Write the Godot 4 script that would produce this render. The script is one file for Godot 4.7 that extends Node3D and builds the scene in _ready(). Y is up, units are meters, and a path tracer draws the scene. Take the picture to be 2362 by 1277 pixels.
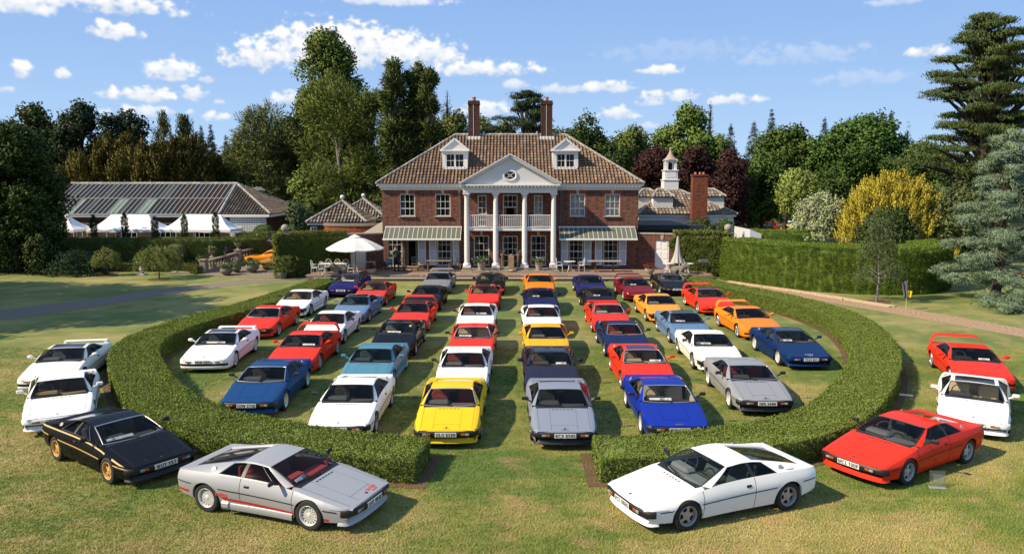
extends Node3D
# A lawn full of wedge-shaped sports cars in front of a brick country house. Metres, y up, the camera stands above the origin and looks along -z.

var used := {}
var mats := {}
var texs := {}
var shared := {}
var rng := RandomNumberGenerator.new()
var fbm := FastNoiseLite.new()
var fine := FastNoiseLite.new()


func _ready() -> void:
	rng.seed = 7
	fbm.seed = 3
	fbm.noise_type = FastNoiseLite.TYPE_SIMPLEX_SMOOTH
	fbm.frequency = 1.0
	fbm.fractal_octaves = 4
	fine.seed = 11
	fine.noise_type = FastNoiseLite.TYPE_SIMPLEX
	fine.frequency = 1.0
	fine.fractal_octaves = 2
	var cam := Camera3D.new()
	cam.name = "camera"
	cam.fov = 40.1
	cam.position = Vector3(0, 6.7, 0)
	cam.rotation_degrees.x = -7.27
	cam.far = 900.0
	add_child(cam)
	var we := WorldEnvironment.new()
	we.name = "environment"
	var env := Environment.new()
	env.background_mode = Environment.BG_SKY
	env.tonemap_mode = Environment.TONE_MAPPER_LINEAR
	env.tonemap_exposure = 1.6
	env.sdfgi_enabled = true
	env.ssao_enabled = true
	env.ssil_enabled = true
	var sky := Sky.new()
	var pano := PanoramaSkyMaterial.new()
	pano.panorama = sky_picture()
	sky.sky_material = pano
	env.sky = sky
	env.background_energy_multiplier = 0.70
	we.environment = env
	add_child(we)
	var sun := DirectionalLight3D.new()
	sun.name = "sun"
	sun.light_color = Color(1.0, 0.925, 0.8)
	sun.light_energy = 1.5
	sun.light_angular_distance = 0.5
	sun.shadow_enabled = true
	add_child(sun)
	sun.look_at_from_position(Vector3(-1.13, 1.0, 0.43) * 50.0, Vector3.ZERO)
	make_textures()
	build_ground()
	build_house()
	build_garden_walls()
	build_outbuildings()
	build_box_hedges()
	build_cars()
	build_terrace_things()
	build_left_garden()
	build_right_garden()
	build_trees()


func sky_picture() -> ImageTexture:
	# clear summer air, paler towards the horizon, with fair weather cumulus: [azimuth, elevation, half width, half height, thickness] in degrees
	var clouds := [[-27.1, 11.2, 4.8, 0.9, 1.00], [-31.8, 10.6, 2.0, 0.9, 1.00], [-26.9, 9.5, 1.7, 0.7, 1.00], [-32.3, 6.7, 0.6, 0.7, 1.00], [-30.0, 6.7, 0.45, 0.5, 0.90], [-33.2, 5.5, 0.6, 0.25, 0.50], [-23.8, 7.2, 1.8, 0.9, 0.95], [-21.5, 6.8, 0.6, 0.3, 0.60],
		[-25.6, 5.6, 2.3, 0.7, 1.00], [-22.3, 5.8, 1.0, 0.6, 0.80], [-20.7, 5.3, 0.4, 0.2, 0.50], [-25.4, 4.5, 2.7, 0.5, 0.75], [-21.1, 4.3, 1.0, 0.4, 0.80], [-12.5, 9.3, 5.9, 1.9, 1.15], [-17.9, 8.4, 2.6, 1.3, 1.00], [-7.6, 9.1, 3.8, 1.4, 1.00], [-5.4, 8.9, 1.7, 0.8, 0.80],
		[-2.1, 8.0, 4.6, 0.7, 0.95], [-16.2, 5.7, 1.2, 0.7, 0.90], [-9.3, 12.6, 4.7, 0.5, 0.80], [10.8, 7.8, 2.0, 0.4, 0.95], [7.0, 6.7, 1.9, 0.5, 0.85], [3.5, 6.6, 2.2, 0.4, 0.60], [0.3, 6.9, 1.0, 0.4, 0.60], [11.5, 6.0, 2.8, 0.5, 0.80], [10.1, 5.5, 1.5, 0.3, 0.60],
		[15.9, 5.6, 2.1, 0.4, 0.80], [7.8, 4.8, 1.5, 0.6, 0.85], [28.0, 8.2, 1.3, 0.4, 0.95], [26.0, 11.4, 1.8, 0.3, 0.40], [20.4, 8.4, 4.1, 0.9, 0.22], [24.5, 6.7, 3.1, 0.6, 0.20], [-2.1, 5.2, 1.9, 0.7, 0.80], [10.2, 3.9, 1.3, 0.3, 0.50], [11.9, 9.0, 5.9, 0.9, 0.12]]
	var w := 4096
	var h := 2048
	# the air all round, with the same kind of clouds scattered out of view, computed small and enlarged
	var far := Image.create_empty(256, 128, false, Image.FORMAT_RGBF)
	var wide := clouds.duplicate()
	for k in 90:
		var az := rng.randf_range(45, 315)
		var el := rng.randf_range(4, 70)
		wide.append([az if az < 180 else az - 360, el, rng.randf_range(2, 7), rng.randf_range(0.6, 2.2), 0.95])
	for y in 128:
		for x in 256:
			far.set_pixel(x, y, sky_colour(wrapf((x + 0.5) / 256.0 * 360.0, -180.0, 180.0), 90.0 - (y + 0.5) / 128.0 * 180.0, wide))
	far.resize(w, h, Image.INTERPOLATE_CUBIC)
	var x0 := int(-38.0 / 360.0 * w)
	var x1 := int(38.0 / 360.0 * w)
	var y0 := int((90.0 - 15.0) / 180.0 * h)
	var y1 := int((90.0 + 1.0) / 180.0 * h)
	for y in range(y0, y1):
		var el := 90.0 - (y + 0.5) / h * 180.0
		var row := clouds.filter(func(c): return absf(el - c[1]) < c[3] * 1.5 + 0.5)
		for x in range(x0, x1):
			far.set_pixel(posmod(x, w), y, sky_colour((x + 0.5) / w * 360.0, el, row))
	return ImageTexture.create_from_image(far)


func sky_colour(az: float, el: float, clouds: Array) -> Color:
	var t := clampf(el / 14.0, 0.0, 1.0)
	var t2 := clampf(el / 75.0, 0.0, 1.0)
	var air := Color(0.53, 0.73, 0.94).lerp(Color(0.27, 0.48, 0.90), pow(t, 0.8)).lerp(Color(0.20, 0.31, 0.50), sqrt(t2) * 0.75)
	if el < 0.0:
		return Color(0.16, 0.18, 0.10)
	var best := 0.0
	var shade := 0.0
	for c in clouds:
		var dx: float = (az - c[0]) / c[2]
		var dy: float = (el - c[1]) / c[3]
		if dy < 0.0:
			dy *= 1.5
		var q := dx * dx + dy * dy
		if q > 3.2:
			continue
		var nz := fbm.get_noise_3d(az * 0.8, el * 1.2, c[0]) * 0.8 + fine.get_noise_2d(az * 2.2, el * 3.2) * 0.16
		var d: float = smoothstep(-0.02, 0.85, 1.12 - q + nz * 1.7) * c[4]
		if d > best:
			best = d
			shade = clampf(0.50 + dy * 0.60 + nz * 0.9, 0.0, 1.0)
	best = clampf(best, 0.0, 1.0)
	var white := Color(0.60, 0.67, 0.78).lerp(Color(1.0, 0.98, 0.95), shade)
	return air.lerp(white, best * 0.96)


# ---------------------------------------------------------------- mesh building
class MB:
	var v := PackedVector3Array()
	var n := PackedVector3Array()
	var c := PackedColorArray()
	var u := PackedVector2Array()
	var ix := PackedInt32Array()
	var col := Color.WHITE

	func put(p: Vector3, nn: Vector3, uv := Vector2.ZERO) -> int:
		v.append(p)
		n.append(nn)
		c.append(col)
		u.append(uv)
		return v.size() - 1

	func quad(a: Vector3, b: Vector3, d: Vector3, e: Vector3) -> void:   # counter-clockwise seen from outside
		var nn := (d - a).cross(e - b).normalized()
		var i := put(a, nn, Vector2(0, 1))
		put(b, nn, Vector2(1, 1))
		put(d, nn, Vector2(1, 0))
		put(e, nn, Vector2(0, 0))
		ix.append_array([i, i + 2, i + 1, i, i + 3, i + 2])

	func tri(a: Vector3, b: Vector3, d: Vector3) -> void:
		var nn := (b - a).cross(d - a).normalized()
		var i := put(a, nn)
		put(b, nn)
		put(d, nn)
		ix.append_array([i, i + 2, i + 1])

	func fan(pts: PackedVector3Array) -> void:
		for i in range(1, pts.size() - 1):
			tri(pts[0], pts[i], pts[i + 1])

	func grid(rows: Array, flip := false) -> void:   # smooth sheet, rows x columns; outside is on the left of (columns x rows)
		var r := rows.size()
		var k: int = rows[0].size()
		var base := v.size()
		var nn := PackedVector3Array()
		nn.resize(r * k)
		for i in r - 1:
			for j in k - 1:
				var a: Vector3 = rows[i][j]
				var b: Vector3 = rows[i][j + 1]
				var d: Vector3 = rows[i + 1][j + 1]
				var e: Vector3 = rows[i + 1][j]
				var q := (d - a).cross(e - b)
				if flip:
					q = -q
				nn[i * k + j] += q
				nn[i * k + j + 1] += q
				nn[(i + 1) * k + j + 1] += q
				nn[(i + 1) * k + j] += q
		for i in r:
			for j in k:
				put(rows[i][j], nn[i * k + j].normalized(), Vector2(float(j) / (k - 1), float(i) / (r - 1)))
		for i in r - 1:
			for j in k - 1:
				var a := base + i * k + j
				if flip:
					ix.append_array([a, a + 1, a + k + 1, a, a + k + 1, a + k])
				else:
					ix.append_array([a, a + k + 1, a + 1, a, a + k, a + k + 1])

	func box(o: Vector3, s: Vector3, bev := 0.0, bs := Basis()) -> void:
		var h := s * 0.5
		var b: float = minf(bev, minf(h.x, minf(h.y, h.z)) * 0.9)
		if b <= 0.0:
			for ax in 3:
				for sg in [-1.0, 1.0]:
					var nx := Vector3.ZERO
					nx[ax] = sg
					var t1 := Vector3.ZERO
					t1[(ax + 1) % 3] = 1.0
					var t2 := nx.cross(t1)
					var q := nx * h
					quad(o + bs * (q - t1 * h - t2 * h), o + bs * (q + t1 * h - t2 * h), o + bs * (q + t1 * h + t2 * h), o + bs * (q - t1 * h + t2 * h))
			return
		var g := h - Vector3(b, b, b)
		for ax in 3:
			for sg in [-1.0, 1.0]:
				var nx := Vector3.ZERO
				nx[ax] = sg
				var t1 := Vector3.ZERO
				t1[(ax + 1) % 3] = 1.0
				var t2 := nx.cross(t1)
				var q := nx * h
				quad(o + bs * (q - t1 * g - t2 * g), o + bs * (q + t1 * g - t2 * g), o + bs * (q + t1 * g + t2 * g), o + bs * (q - t1 * g + t2 * g))
				for s2 in [-1.0, 1.0]:   # edges between this axis and the next
					var n2 := Vector3.ZERO
					n2[(ax + 1) % 3] = s2
					var t3 := Vector3.ZERO
					t3[(ax + 2) % 3] = 1.0
					var p1 := nx * h + n2 * g
					var p2 := nx * g + n2 * h
					if sg * s2 > 0.0:
						quad(o + bs * (p1 - t3 * g), o + bs * (p2 - t3 * g), o + bs * (p2 + t3 * g), o + bs * (p1 + t3 * g))
					else:
						quad(o + bs * (p2 - t3 * g), o + bs * (p1 - t3 * g), o + bs * (p1 + t3 * g), o + bs * (p2 + t3 * g))
		for sx in [-1.0, 1.0]:
			for sy in [-1.0, 1.0]:
				for sz in [-1.0, 1.0]:
					var k := Vector3(sx, sy, sz)
					var a := o + bs * (k * Vector3(h.x, g.y, g.z))
					var d := o + bs * (k * Vector3(g.x, h.y, g.z))
					var e := o + bs * (k * Vector3(g.x, g.y, h.z))
					if sx * sy * sz > 0.0:
						tri(a, d, e)
					else:
						tri(a, e, d)

	func lathe(prof: Array, seg := 24, xf := Transform3D()) -> void:   # profile of Vector2(radius, height), from the bottom up, round the y axis
		var rows := []
		for p in prof:
			var row := PackedVector3Array()
			for j in seg + 1:
				var a := -TAU * j / seg
				row.append(xf * Vector3(p.x * cos(a), p.y, p.x * sin(a)))
			rows.append(row)
		grid(rows)

	func flathe(prof: Array, seg := 24, xf := Transform3D()) -> void:   # the same with a crease at every profile point
		for i in prof.size() - 1:
			lathe([prof[i], prof[i + 1]], seg, xf)

	func tube(path: Array, rad: Array, seg := 8, caps := true) -> void:
		var rows := []
		var up := Vector3.UP
		for i in path.size():
			var t: Vector3 = (path[mini(i + 1, path.size() - 1)] - path[maxi(i - 1, 0)]).normalized()
			if absf(t.dot(up)) > 0.95:
				up = Vector3(1, 0, 0.1).normalized()
			var a := up.cross(t).normalized()
			var b := t.cross(a)
			up = b
			var row := PackedVector3Array()
			for j in seg + 1:
				var an := TAU * j / seg
				row.append(path[i] + (a * cos(an) + b * sin(an)) * rad[i])
			rows.append(row)
		grid(rows)
		if caps:
			for e in [0, path.size() - 1]:
				var pts := PackedVector3Array()
				for j in seg:
					pts.append(rows[e][j] if e > 0 else rows[e][seg - j])
				fan(pts)

	func bar(a: Vector3, b: Vector3, w: float, d: float) -> void:   # square bar between two points
		var t := (b - a).normalized()
		var s := t.cross(Vector3.UP if absf(t.y) < 0.9 else Vector3.BACK).normalized()
		box((a + b) * 0.5, Vector3(w, d, (b - a).length()), 0.0, Basis(s, t.cross(s), t))

	func prism(poly: Array, depth: float, xf := Transform3D()) -> void:   # convex or concave outline in x,y (counter-clockwise), from z = 0 to z = depth
		var p2 := PackedVector2Array(poly)
		var tr := Geometry2D.triangulate_polygon(p2)
		for i in range(0, tr.size(), 3):
			var a := p2[tr[i]]
			var b := p2[tr[i + 1]]
			var d := p2[tr[i + 2]]
			if (b - a).cross(d - a) < 0.0:
				var s := b
				b = d
				d = s
			tri(xf * Vector3(a.x, a.y, depth), xf * Vector3(b.x, b.y, depth), xf * Vector3(d.x, d.y, depth))
			tri(xf * Vector3(a.x, a.y, 0), xf * Vector3(d.x, d.y, 0), xf * Vector3(b.x, b.y, 0))
		for i in p2.size():
			var a := p2[i]
			var b := p2[(i + 1) % p2.size()]
			quad(xf * Vector3(a.x, a.y, 0), xf * Vector3(b.x, b.y, 0), xf * Vector3(b.x, b.y, depth), xf * Vector3(a.x, a.y, depth))

	func ball(o: Vector3, r: Vector3, seg := 16) -> void:
		var prof := []
		for i in seg / 2 + 1:
			var a := -PI / 2 + PI * i / (seg / 2)
			prof.append(Vector2(maxf(cos(a), 0.001), sin(a)))
		lathe(prof, seg, Transform3D(Basis.from_scale(r), o))

	func mesh(m: Material = null) -> ArrayMesh:
		var a := []
		a.resize(Mesh.ARRAY_MAX)
		a[Mesh.ARRAY_VERTEX] = v
		a[Mesh.ARRAY_NORMAL] = n
		a[Mesh.ARRAY_COLOR] = c
		a[Mesh.ARRAY_TEX_UV] = u
		a[Mesh.ARRAY_INDEX] = ix
		var am := ArrayMesh.new()
		if v.size() > 0:
			am.add_surface_from_arrays(Mesh.PRIMITIVE_TRIANGLES, a)
			if m:
				am.surface_set_material(0, m)
		return am


# ---------------------------------------------------------------- naming and tagging
func uname(called: String) -> String:
	var k: int = used.get(called, 0)
	used[called] = k + 1
	return called if k == 0 else "%s_%03d" % [called, k]


func tag(o: Node3D, label: String, category: String, group := "", kind := "") -> Node3D:
	if label:
		o.set_meta("label", label)
	if category:
		o.set_meta("category", category)
	if group:
		o.set_meta("group", group)
	if kind:
		o.set_meta("kind", kind)
	return o


func thing(called: String, label: String, category: String, at := Vector3.ZERO, turn := 0.0, group := "") -> Node3D:
	var o := Node3D.new()
	o.name = uname(called)
	add_child(o)
	o.position = at
	o.rotation.y = turn
	tag(o, label, category, group)
	return o


func part(parent: Node3D, called: String, m: Mesh, material: Material, label := "") -> MeshInstance3D:
	var o := MeshInstance3D.new()
	o.name = called if parent != self else uname(called)
	o.mesh = m
	o.material_override = material
	parent.add_child(o, true)
	if label:
		o.set_meta("label", label)
	return o


func mpart(parent: Node3D, called: String, b: MB, material: Material, label := "") -> MeshInstance3D:
	return part(parent, called, b.mesh(), material, label)


func setting(called: String, b: MB, material: Material) -> MeshInstance3D:
	var o := mpart(self, called, b, material)
	o.set_meta("kind", "structure")
	return o


func copy(o: Node3D, called: String, label: String, at: Vector3, turn := 0.0) -> Node3D:
	var r: Node3D = o.duplicate()
	r.name = uname(called)
	add_child(r)
	r.position = at
	r.rotation.y = turn
	if label:
		r.set_meta("label", label)
	return r


func writing(text: String, size: float, depth: float, bold := true, mono := false) -> TextMesh:
	var t := TextMesh.new()
	var f := SystemFont.new()
	f.font_names = PackedStringArray(["Droid Sans Mono" if mono else "Droid Sans"])
	f.font_weight = 700 if bold else 400
	t.font = f
	t.text = text
	t.font_size = 32
	t.pixel_size = size / 23.0   # capital letters become about size high
	t.depth = depth
	t.curve_step = 2.0
	return t


# ---------------------------------------------------------------- materials (albedo given as real-world linear values)
func lin(r: float, g: float, b: float, a := 1.0) -> Color:
	var k := Color(r, g, b).linear_to_srgb()
	k.a = a
	return k


func mat(key: String, colour: Color, rough := 0.6, metal := 0.0) -> StandardMaterial3D:
	if mats.has(key):
		return mats[key]
	var m := StandardMaterial3D.new()
	m.resource_name = key
	m.albedo_color = colour
	m.roughness = rough
	m.metallic = metal
	mats[key] = m
	return m


func paint(key: String, colour: Color, metal := 0.0) -> StandardMaterial3D:
	if mats.has(key):
		return mats[key]
	var m := mat(key, colour, 0.45, metal)
	m.metallic_specular = 0.06
	m.clearcoat_enabled = true
	m.clearcoat = 0.32
	m.clearcoat_roughness = 0.04
	return m


func glass(key: String, colour: Color, alpha: float) -> StandardMaterial3D:
	if mats.has(key):
		return mats[key]
	var m := mat(key, colour, 0.03, 0.0)
	m.metallic_specular = 0.24
	m.albedo_color.a = alpha
	m.transparency = BaseMaterial3D.TRANSPARENCY_ALPHA
	m.cull_mode = BaseMaterial3D.CULL_DISABLED
	return m


func tinted(key: String, rough := 0.8, tex := "", scale := 1.0, bump := 0.0, bumptex := "") -> StandardMaterial3D:   # colour from the vertices, grain from a texture laid in world space
	if mats.has(key):
		return mats[key]
	var m := mat(key, Color.WHITE, rough)
	m.vertex_color_use_as_albedo = true
	if tex:
		m.albedo_texture = texs[tex]
		m.uv1_triplanar = true
		m.uv1_world_triplanar = true
		m.uv1_scale = Vector3.ONE * scale
	if bump > 0.0:
		m.heightmap_enabled = true
		m.heightmap_texture = texs[bumptex if bumptex else tex]
		m.heightmap_scale = bump
	return m


func grained(key: String, colour: Color, rough: float, tex: String, scale: float, bump := 0.0, bumptex := "") -> StandardMaterial3D:
	if mats.has(key):
		return mats[key]
	var m := tinted(key, rough, tex, scale, bump, bumptex)
	m.vertex_color_use_as_albedo = false
	m.albedo_color = colour
	return m


func noise_tex(called: String, size: int, freq: float, oct: int, lo: float, hi: float, seed_: int, kind := FastNoiseLite.TYPE_SIMPLEX_SMOOTH) -> void:
	var f := FastNoiseLite.new()
	f.seed = seed_
	f.noise_type = kind
	f.frequency = freq
	f.fractal_octaves = oct
	f.fractal_gain = 0.65
	var im := f.get_seamless_image(size, size)
	im.convert(Image.FORMAT_RGB8)
	var d := im.get_data()
	for i in d.size():
		d[i] = int(clampf(lo + (hi - lo) * d[i] / 255.0, 0.0, 1.0) * 255.0)
	texs[called] = ImageTexture.create_from_image(Image.create_from_data(size, size, false, Image.FORMAT_RGB8, d))


func make_textures() -> void:
	noise_tex("grass_grain", 1024, 0.16, 3, 0.55, 1.3, 5)
	noise_tex("grain", 512, 0.06, 4, 0.62, 1.12, 6)
	noise_tex("stone_grain", 512, 0.03, 5, 0.55, 1.15, 8)
	noise_tex("bark_grain", 256, 0.06, 4, 0.35, 1.1, 9)
	noise_tex("speckle", 512, 0.3, 2, 0.4, 1.3, 10)
	# brickwork: ten stretchers wide, thirty courses high, flemish-like mix of stretchers and headers
	for nm in ["brick", "brick_height"]:
		var rr := RandomNumberGenerator.new()
		rr.seed = 21
		var im := Image.create_empty(1024, 1024, false, Image.FORMAT_RGB8)
		im.fill(Color(0.62, 0.55, 0.48) if nm == "brick" else Color(0.25, 0.25, 0.25))
		var ch := 1024.0 / 30.0
		for r in 30:
			var x := -60.0 if r % 2 else 0.0
			var k := r % 2
			while x < 1024.0:
				var bw := 1024.0 / 15.0 * (1.35 if k % 2 == 0 else 0.65)
				var q := rr.randf()
				var colr := Color(0.46, 0.26, 0.21).lerp(Color(0.56, 0.33, 0.25), rr.randf())
				if q < 0.22:
					colr = Color(0.30, 0.21, 0.20)
				elif q > 0.88:
					colr = Color(0.60, 0.40, 0.29)
				colr = colr * rr.randf_range(0.85, 1.1)
				colr.a = 1.0
				var he := rr.randf_range(0.8, 1.0)
				im.fill_rect(Rect2i(int(x + 3), int(r * ch + 3), int(bw - 5), int(ch - 5)), colr if nm == "brick" else Color(he, he, he))
				if x < 0.0:
					im.fill_rect(Rect2i(int(x + 1024 + 3), int(r * ch + 3), int(bw - 5), int(ch - 5)), colr if nm == "brick" else Color(he, he, he))
				x += bw
				k += 1
		texs[nm] = ImageTexture.create_from_image(im)
	# paving slabs and quarry tiles are geometry; wood grain for boards
	var wd := Image.create_empty(256, 256, false, Image.FORMAT_RGB8)
	for y in 256:
		for x in 256:
			var s := 0.85 + 0.14 * sin(x * 0.35 + 2.5 * fine.get_noise_2d(x * 0.03, y * 0.006) * 4.0) + 0.1 * fine.get_noise_2d(x * 0.3, y * 0.02)
			s = clampf(s, 0.0, 1.0)
			wd.set_pixel(x, y, Color(s, s, s))
	texs["wood"] = ImageTexture.create_from_image(wd)


func white() -> StandardMaterial3D:
	return grained("white_paint", lin(0.88, 0.88, 0.87), 0.45, "grain", 0.9)


func brickwork() -> StandardMaterial3D:
	return grained("brickwork", Color(0.79, 0.735, 0.735), 0.9, "brick", 1.0 / 2.25, 0.8, "brick_height")


func stone() -> StandardMaterial3D:
	return grained("stone", lin(0.42, 0.38, 0.31), 0.85, "stone_grain", 0.8, 0.5)


func black_trim() -> StandardMaterial3D:
	return mat("black_trim", lin(0.011, 0.011, 0.012), 0.5)


# ---------------------------------------------------------------- ground, lawns, paths
const HEDGE_R := [Vector2(1.98, -17.0), Vector2(3.36, -17.05), Vector2(4.98, -17.45), Vector2(6.58, -18.0), Vector2(8.5, -19.35), Vector2(10.6, -22.2), Vector2(12.45, -25.4), Vector2(13.85, -28.8), Vector2(14.73, -32.7), Vector2(14.67, -36.0), Vector2(14.0, -39.0), Vector2(12.85, -41.7), Vector2(11.75, -44.5), Vector2(11.0, -46.8)]
const HEDGE_L := [Vector2(-2.09, -16.9), Vector2(-3.56, -17.12), Vector2(-5.08, -17.62), Vector2(-6.78, -18.35), Vector2(-8.4, -19.3), Vector2(-10.3, -21.3), Vector2(-12.25, -24.2), Vector2(-13.5, -26.6), Vector2(-14.05, -29.0), Vector2(-13.8, -32.0), Vector2(-13.1, -34.8), Vector2(-12.3, -38.7), Vector2(-11.6, -43.5), Vector2(-11.2, -46.2)]


func curve_points(pts: Array, step: float) -> PackedVector2Array:   # Catmull-Rom through the points, at even steps
	var fine_pts := PackedVector2Array()
	for i in pts.size() - 1:
		var a: Vector2 = pts[maxi(i - 1, 0)]
		var b: Vector2 = pts[i]
		var c: Vector2 = pts[i + 1]
		var d: Vector2 = pts[mini(i + 2, pts.size() - 1)]
		for k in 16:
			fine_pts.append(b.cubic_interpolate(c, a, d, k / 16.0))
	fine_pts.append(pts[pts.size() - 1])
	var out := PackedVector2Array([fine_pts[0]])
	var left := step
	for i in fine_pts.size() - 1:
		var seg := fine_pts[i].distance_to(fine_pts[i + 1])
		while seg > 0.0 and left <= seg:
			out.append(fine_pts[i].lerp(fine_pts[i + 1], left / seg))
			left += step
		left -= seg
	if out[out.size() - 1].distance_to(fine_pts[fine_pts.size() - 1]) > step * 0.3:
		out.append(fine_pts[fine_pts.size() - 1])
	return out


func hgt(x: float, z: float) -> float:
	if x > -14.0:
		return 0.0
	var bank := 0.9 * smoothstep(-55.8, -57.8, z)
	var ramp := clampf(0.075 * (-53.0 - z), 0.0, 0.9)
	var side := smoothstep(-22.3, -23.2, x)
	return lerpf(ramp, bank, side) * smoothstep(-14.0, -15.0, x)


func lawn_colour(x: float, z: float) -> Color:
	var green := Color(0.205, 0.235, 0.050)
	var lush := Color(0.125, 0.190, 0.036)
	var dry := Color(0.40, 0.335, 0.125)
	var bare := Color(0.43, 0.30, 0.14)
	var n1 := fbm.get_noise_2d(x * 0.09, z * 0.16)
	var n2 := fbm.get_noise_2d(x * 0.45 + 40.0, z * 0.6)
	var n3 := fine.get_noise_2d(x * 2.1, z * 2.4)
	var front := smoothstep(-17.5, -13.0, z)
	var inside := Vector2((x - 0.2) / 12.6, (z + 31.0) / 14.6).length()
	var d := 0.34 + n1 * 0.55 + n2 * 0.42 + n3 * 0.16 + front * 0.27
	if inside < 1.0:
		d -= 0.03
		d += 0.55 * exp(-pow((x - 10.3) / 1.8, 2.0) - pow((z + 21.5) / 2.2, 2.0))
		d += 0.35 * exp(-pow((x + 9.2) / 1.6, 2.0) - pow((z + 23.0) / 1.6, 2.0))
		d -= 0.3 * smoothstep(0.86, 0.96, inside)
		d += 0.09 * signf(sin(z * 1.55 + n2 * 0.5))   # mown in bands across the axis
	else:
		var ring := Vector2((x - 0.2) / 14.6, (z + 31.0) / 16.6).length()
		if x > 0.0:
			d += 0.13 * smoothstep(-0.5, 0.5, sin(ring * 46.0 + n1 * 1.2)) - 0.04   # mown in arcs round the hedge
		else:
			d += 0.05 * sin(ring * 40.0) + 0.04
		if absf(x) < 2.0:
			d -= 0.18
	var c := lush.lerp(green, clampf(d * 2.6, 0.0, 1.0)).lerp(dry, clampf(d * 1.5 - 0.42, 0.0, 1.0))
	var b := fbm.get_noise_2d(x * 0.75 - 90.0, z * 0.95 + 12.0) + front * 0.12
	c = c.lerp(bare, clampf((b - 0.30) * 2.4, 0.0, 0.55))
	return c


func build_ground() -> void:
	var far := MB.new()
	far.col = Color(0.085, 0.10, 0.03)
	far.quad(Vector3(-450, -0.08, 60), Vector3(450, -0.08, 60), Vector3(450, -0.08, -700), Vector3(-450, -0.08, -700))
	setting("ground", far, tinted("far_ground", 0.95, "grain", 0.4))
	# the lawn, banked up to the garden terrace on the left
	var g := MB.new()
	var xs := []
	var x := -70.0
	while x < 62.0:
		xs.append(x)
		x += 0.22 if absf(x) < 24.0 else 0.7
	var zs := []
	var z := -7.0
	while z > -84.0:
		zs.append(z)
		z -= 0.16 if z > -24.0 else (0.3 if z > -52.0 else 0.8)
	var w := xs.size()
	for zz in zs:
		for xx in xs:
			g.col = lawn_colour(xx, zz)
			var e := 0.15
			var hh := hgt(xx, zz)
			var nn := Vector3.UP
			if xx < -13.5 and zz < -52.5:
				nn = Vector3(hgt(xx - e, zz) - hgt(xx + e, zz), 2.0 * e, hgt(xx, zz - e) - hgt(xx, zz + e)).normalized()
			g.put(Vector3(xx, hh, zz), nn)
	for i in zs.size() - 1:
		for j in w - 1:
			var a := i * w + j
			g.ix.append_array([a, a + w + 1, a + 1, a, a + w, a + w + 1])
	setting("lawn", g, tinted("lawn", 0.9, "grass_grain", 0.55, 1.6))
	# blades standing up from the nearer lawn
	var b := MB.new()
	for k in 7:
		var an := rng.randf() * TAU
		var o := Vector3(rng.randf_range(-0.035, 0.035), 0, rng.randf_range(-0.035, 0.035))
		var t := Vector3(cos(an), 0, sin(an))
		var tip := o + Vector3(rng.randf_range(-0.025, 0.025), rng.randf_range(0.018, 0.034), rng.randf_range(-0.025, 0.025))
		b.col = Color.WHITE * rng.randf_range(0.75, 1.25)
		b.tri(o - t * 0.005, o + t * 0.005, tip)
	var buf := PackedFloat32Array()
	var count := 0
	for k in 210000:
		var zz := -lerpf(10.8, 30.0, pow(rng.randf(), 1.5))
		var xx := rng.randf_range(-1.0, 1.0) * (-zz * 0.70 + 1.0)
		var s := rng.randf_range(0.8, 1.35)
		var an := rng.randf() * TAU
		var cc := lawn_colour(xx, zz) * rng.randf_range(0.9, 1.45)
		buf.append_array([cos(an) * s, 0, sin(an) * s, xx, 0, s, 0, 0.0, -sin(an) * s, 0, cos(an) * s, zz, cc.r, cc.g, cc.b, 1.0])
		count += 1
	var mm := MultiMesh.new()
	mm.transform_format = MultiMesh.TRANSFORM_3D
	mm.use_colors = true
	mm.mesh = b.mesh()
	mm.instance_count = count
	mm.buffer = buf
	var mi := MultiMeshInstance3D.new()
	mi.name = "grass_blades"
	mi.multimesh = mm
	var gm := tinted("grass_blade", 0.75)
	gm.cull_mode = BaseMaterial3D.CULL_DISABLED
	gm.metallic_specular = 0.25
	mi.material_override = gm
	add_child(mi)
	tag(mi, "short mown grass blades of the nearer lawn", "grass", "", "stuff")
	# the asphalt drive on the left, the sandy path on the right
	var drive := ribbon_between([Vector2(-33, -25), Vector2(-29, -30.5), Vector2(-24.7, -36.04), Vector2(-22.31, -39.8), Vector2(-20.29, -44.4), Vector2(-17.48, -48.6), Vector2(-14.42, -50.75), Vector2(-12.6, -51.2)], [Vector2(-36, -27), Vector2(-31.5, -33), Vector2(-26.6, -38.87), Vector2(-24.1, -42.3), Vector2(-21.4, -47.2), Vector2(-18.1, -50.5), Vector2(-14.8, -52.2), Vector2(-12.6, -52.6)], 0.008)
	setting("drive", drive, grained("asphalt", lin(0.26, 0.215, 0.17), 0.95, "speckle", 0.9, 0.6))
	var path := ribbon_between([Vector2(12.3, -50.6), Vector2(13.1, -49.3), Vector2(14.14, -47.2), Vector2(15.9, -44.4), Vector2(18.6, -39.2), Vector2(22.0, -32.0), Vector2(25.6, -24.0)], [Vector2(13.6, -51.0), Vector2(14.3, -50.2), Vector2(15.4, -48.6), Vector2(17.0, -46.2), Vector2(19.8, -41.6), Vector2(23.3, -33.9), Vector2(27.2, -25.2)], 0.008)
	setting("path", path, grained("sand_path", lin(0.47, 0.315, 0.19), 0.95, "stone_grain", 0.5, 0.6))
	# paved forecourt beside the balustrade
	var fc := MB.new()
	var rows := []
	for i in 16:
		var row := PackedVector3Array()
		var zz := -51.9 - i * 0.75
		for j in 9:
			var xx := lerpf(-22.0 if i > 1 else -20.4, -14.9, j / 8.0)
			if i == 0:
				zz = -51.9 + (xx + 14.9) * 0.02
			row.append(Vector3(xx, hgt(xx, zz) + 0.012, zz))
		rows.append(row)
	fc.grid(rows)
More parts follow.
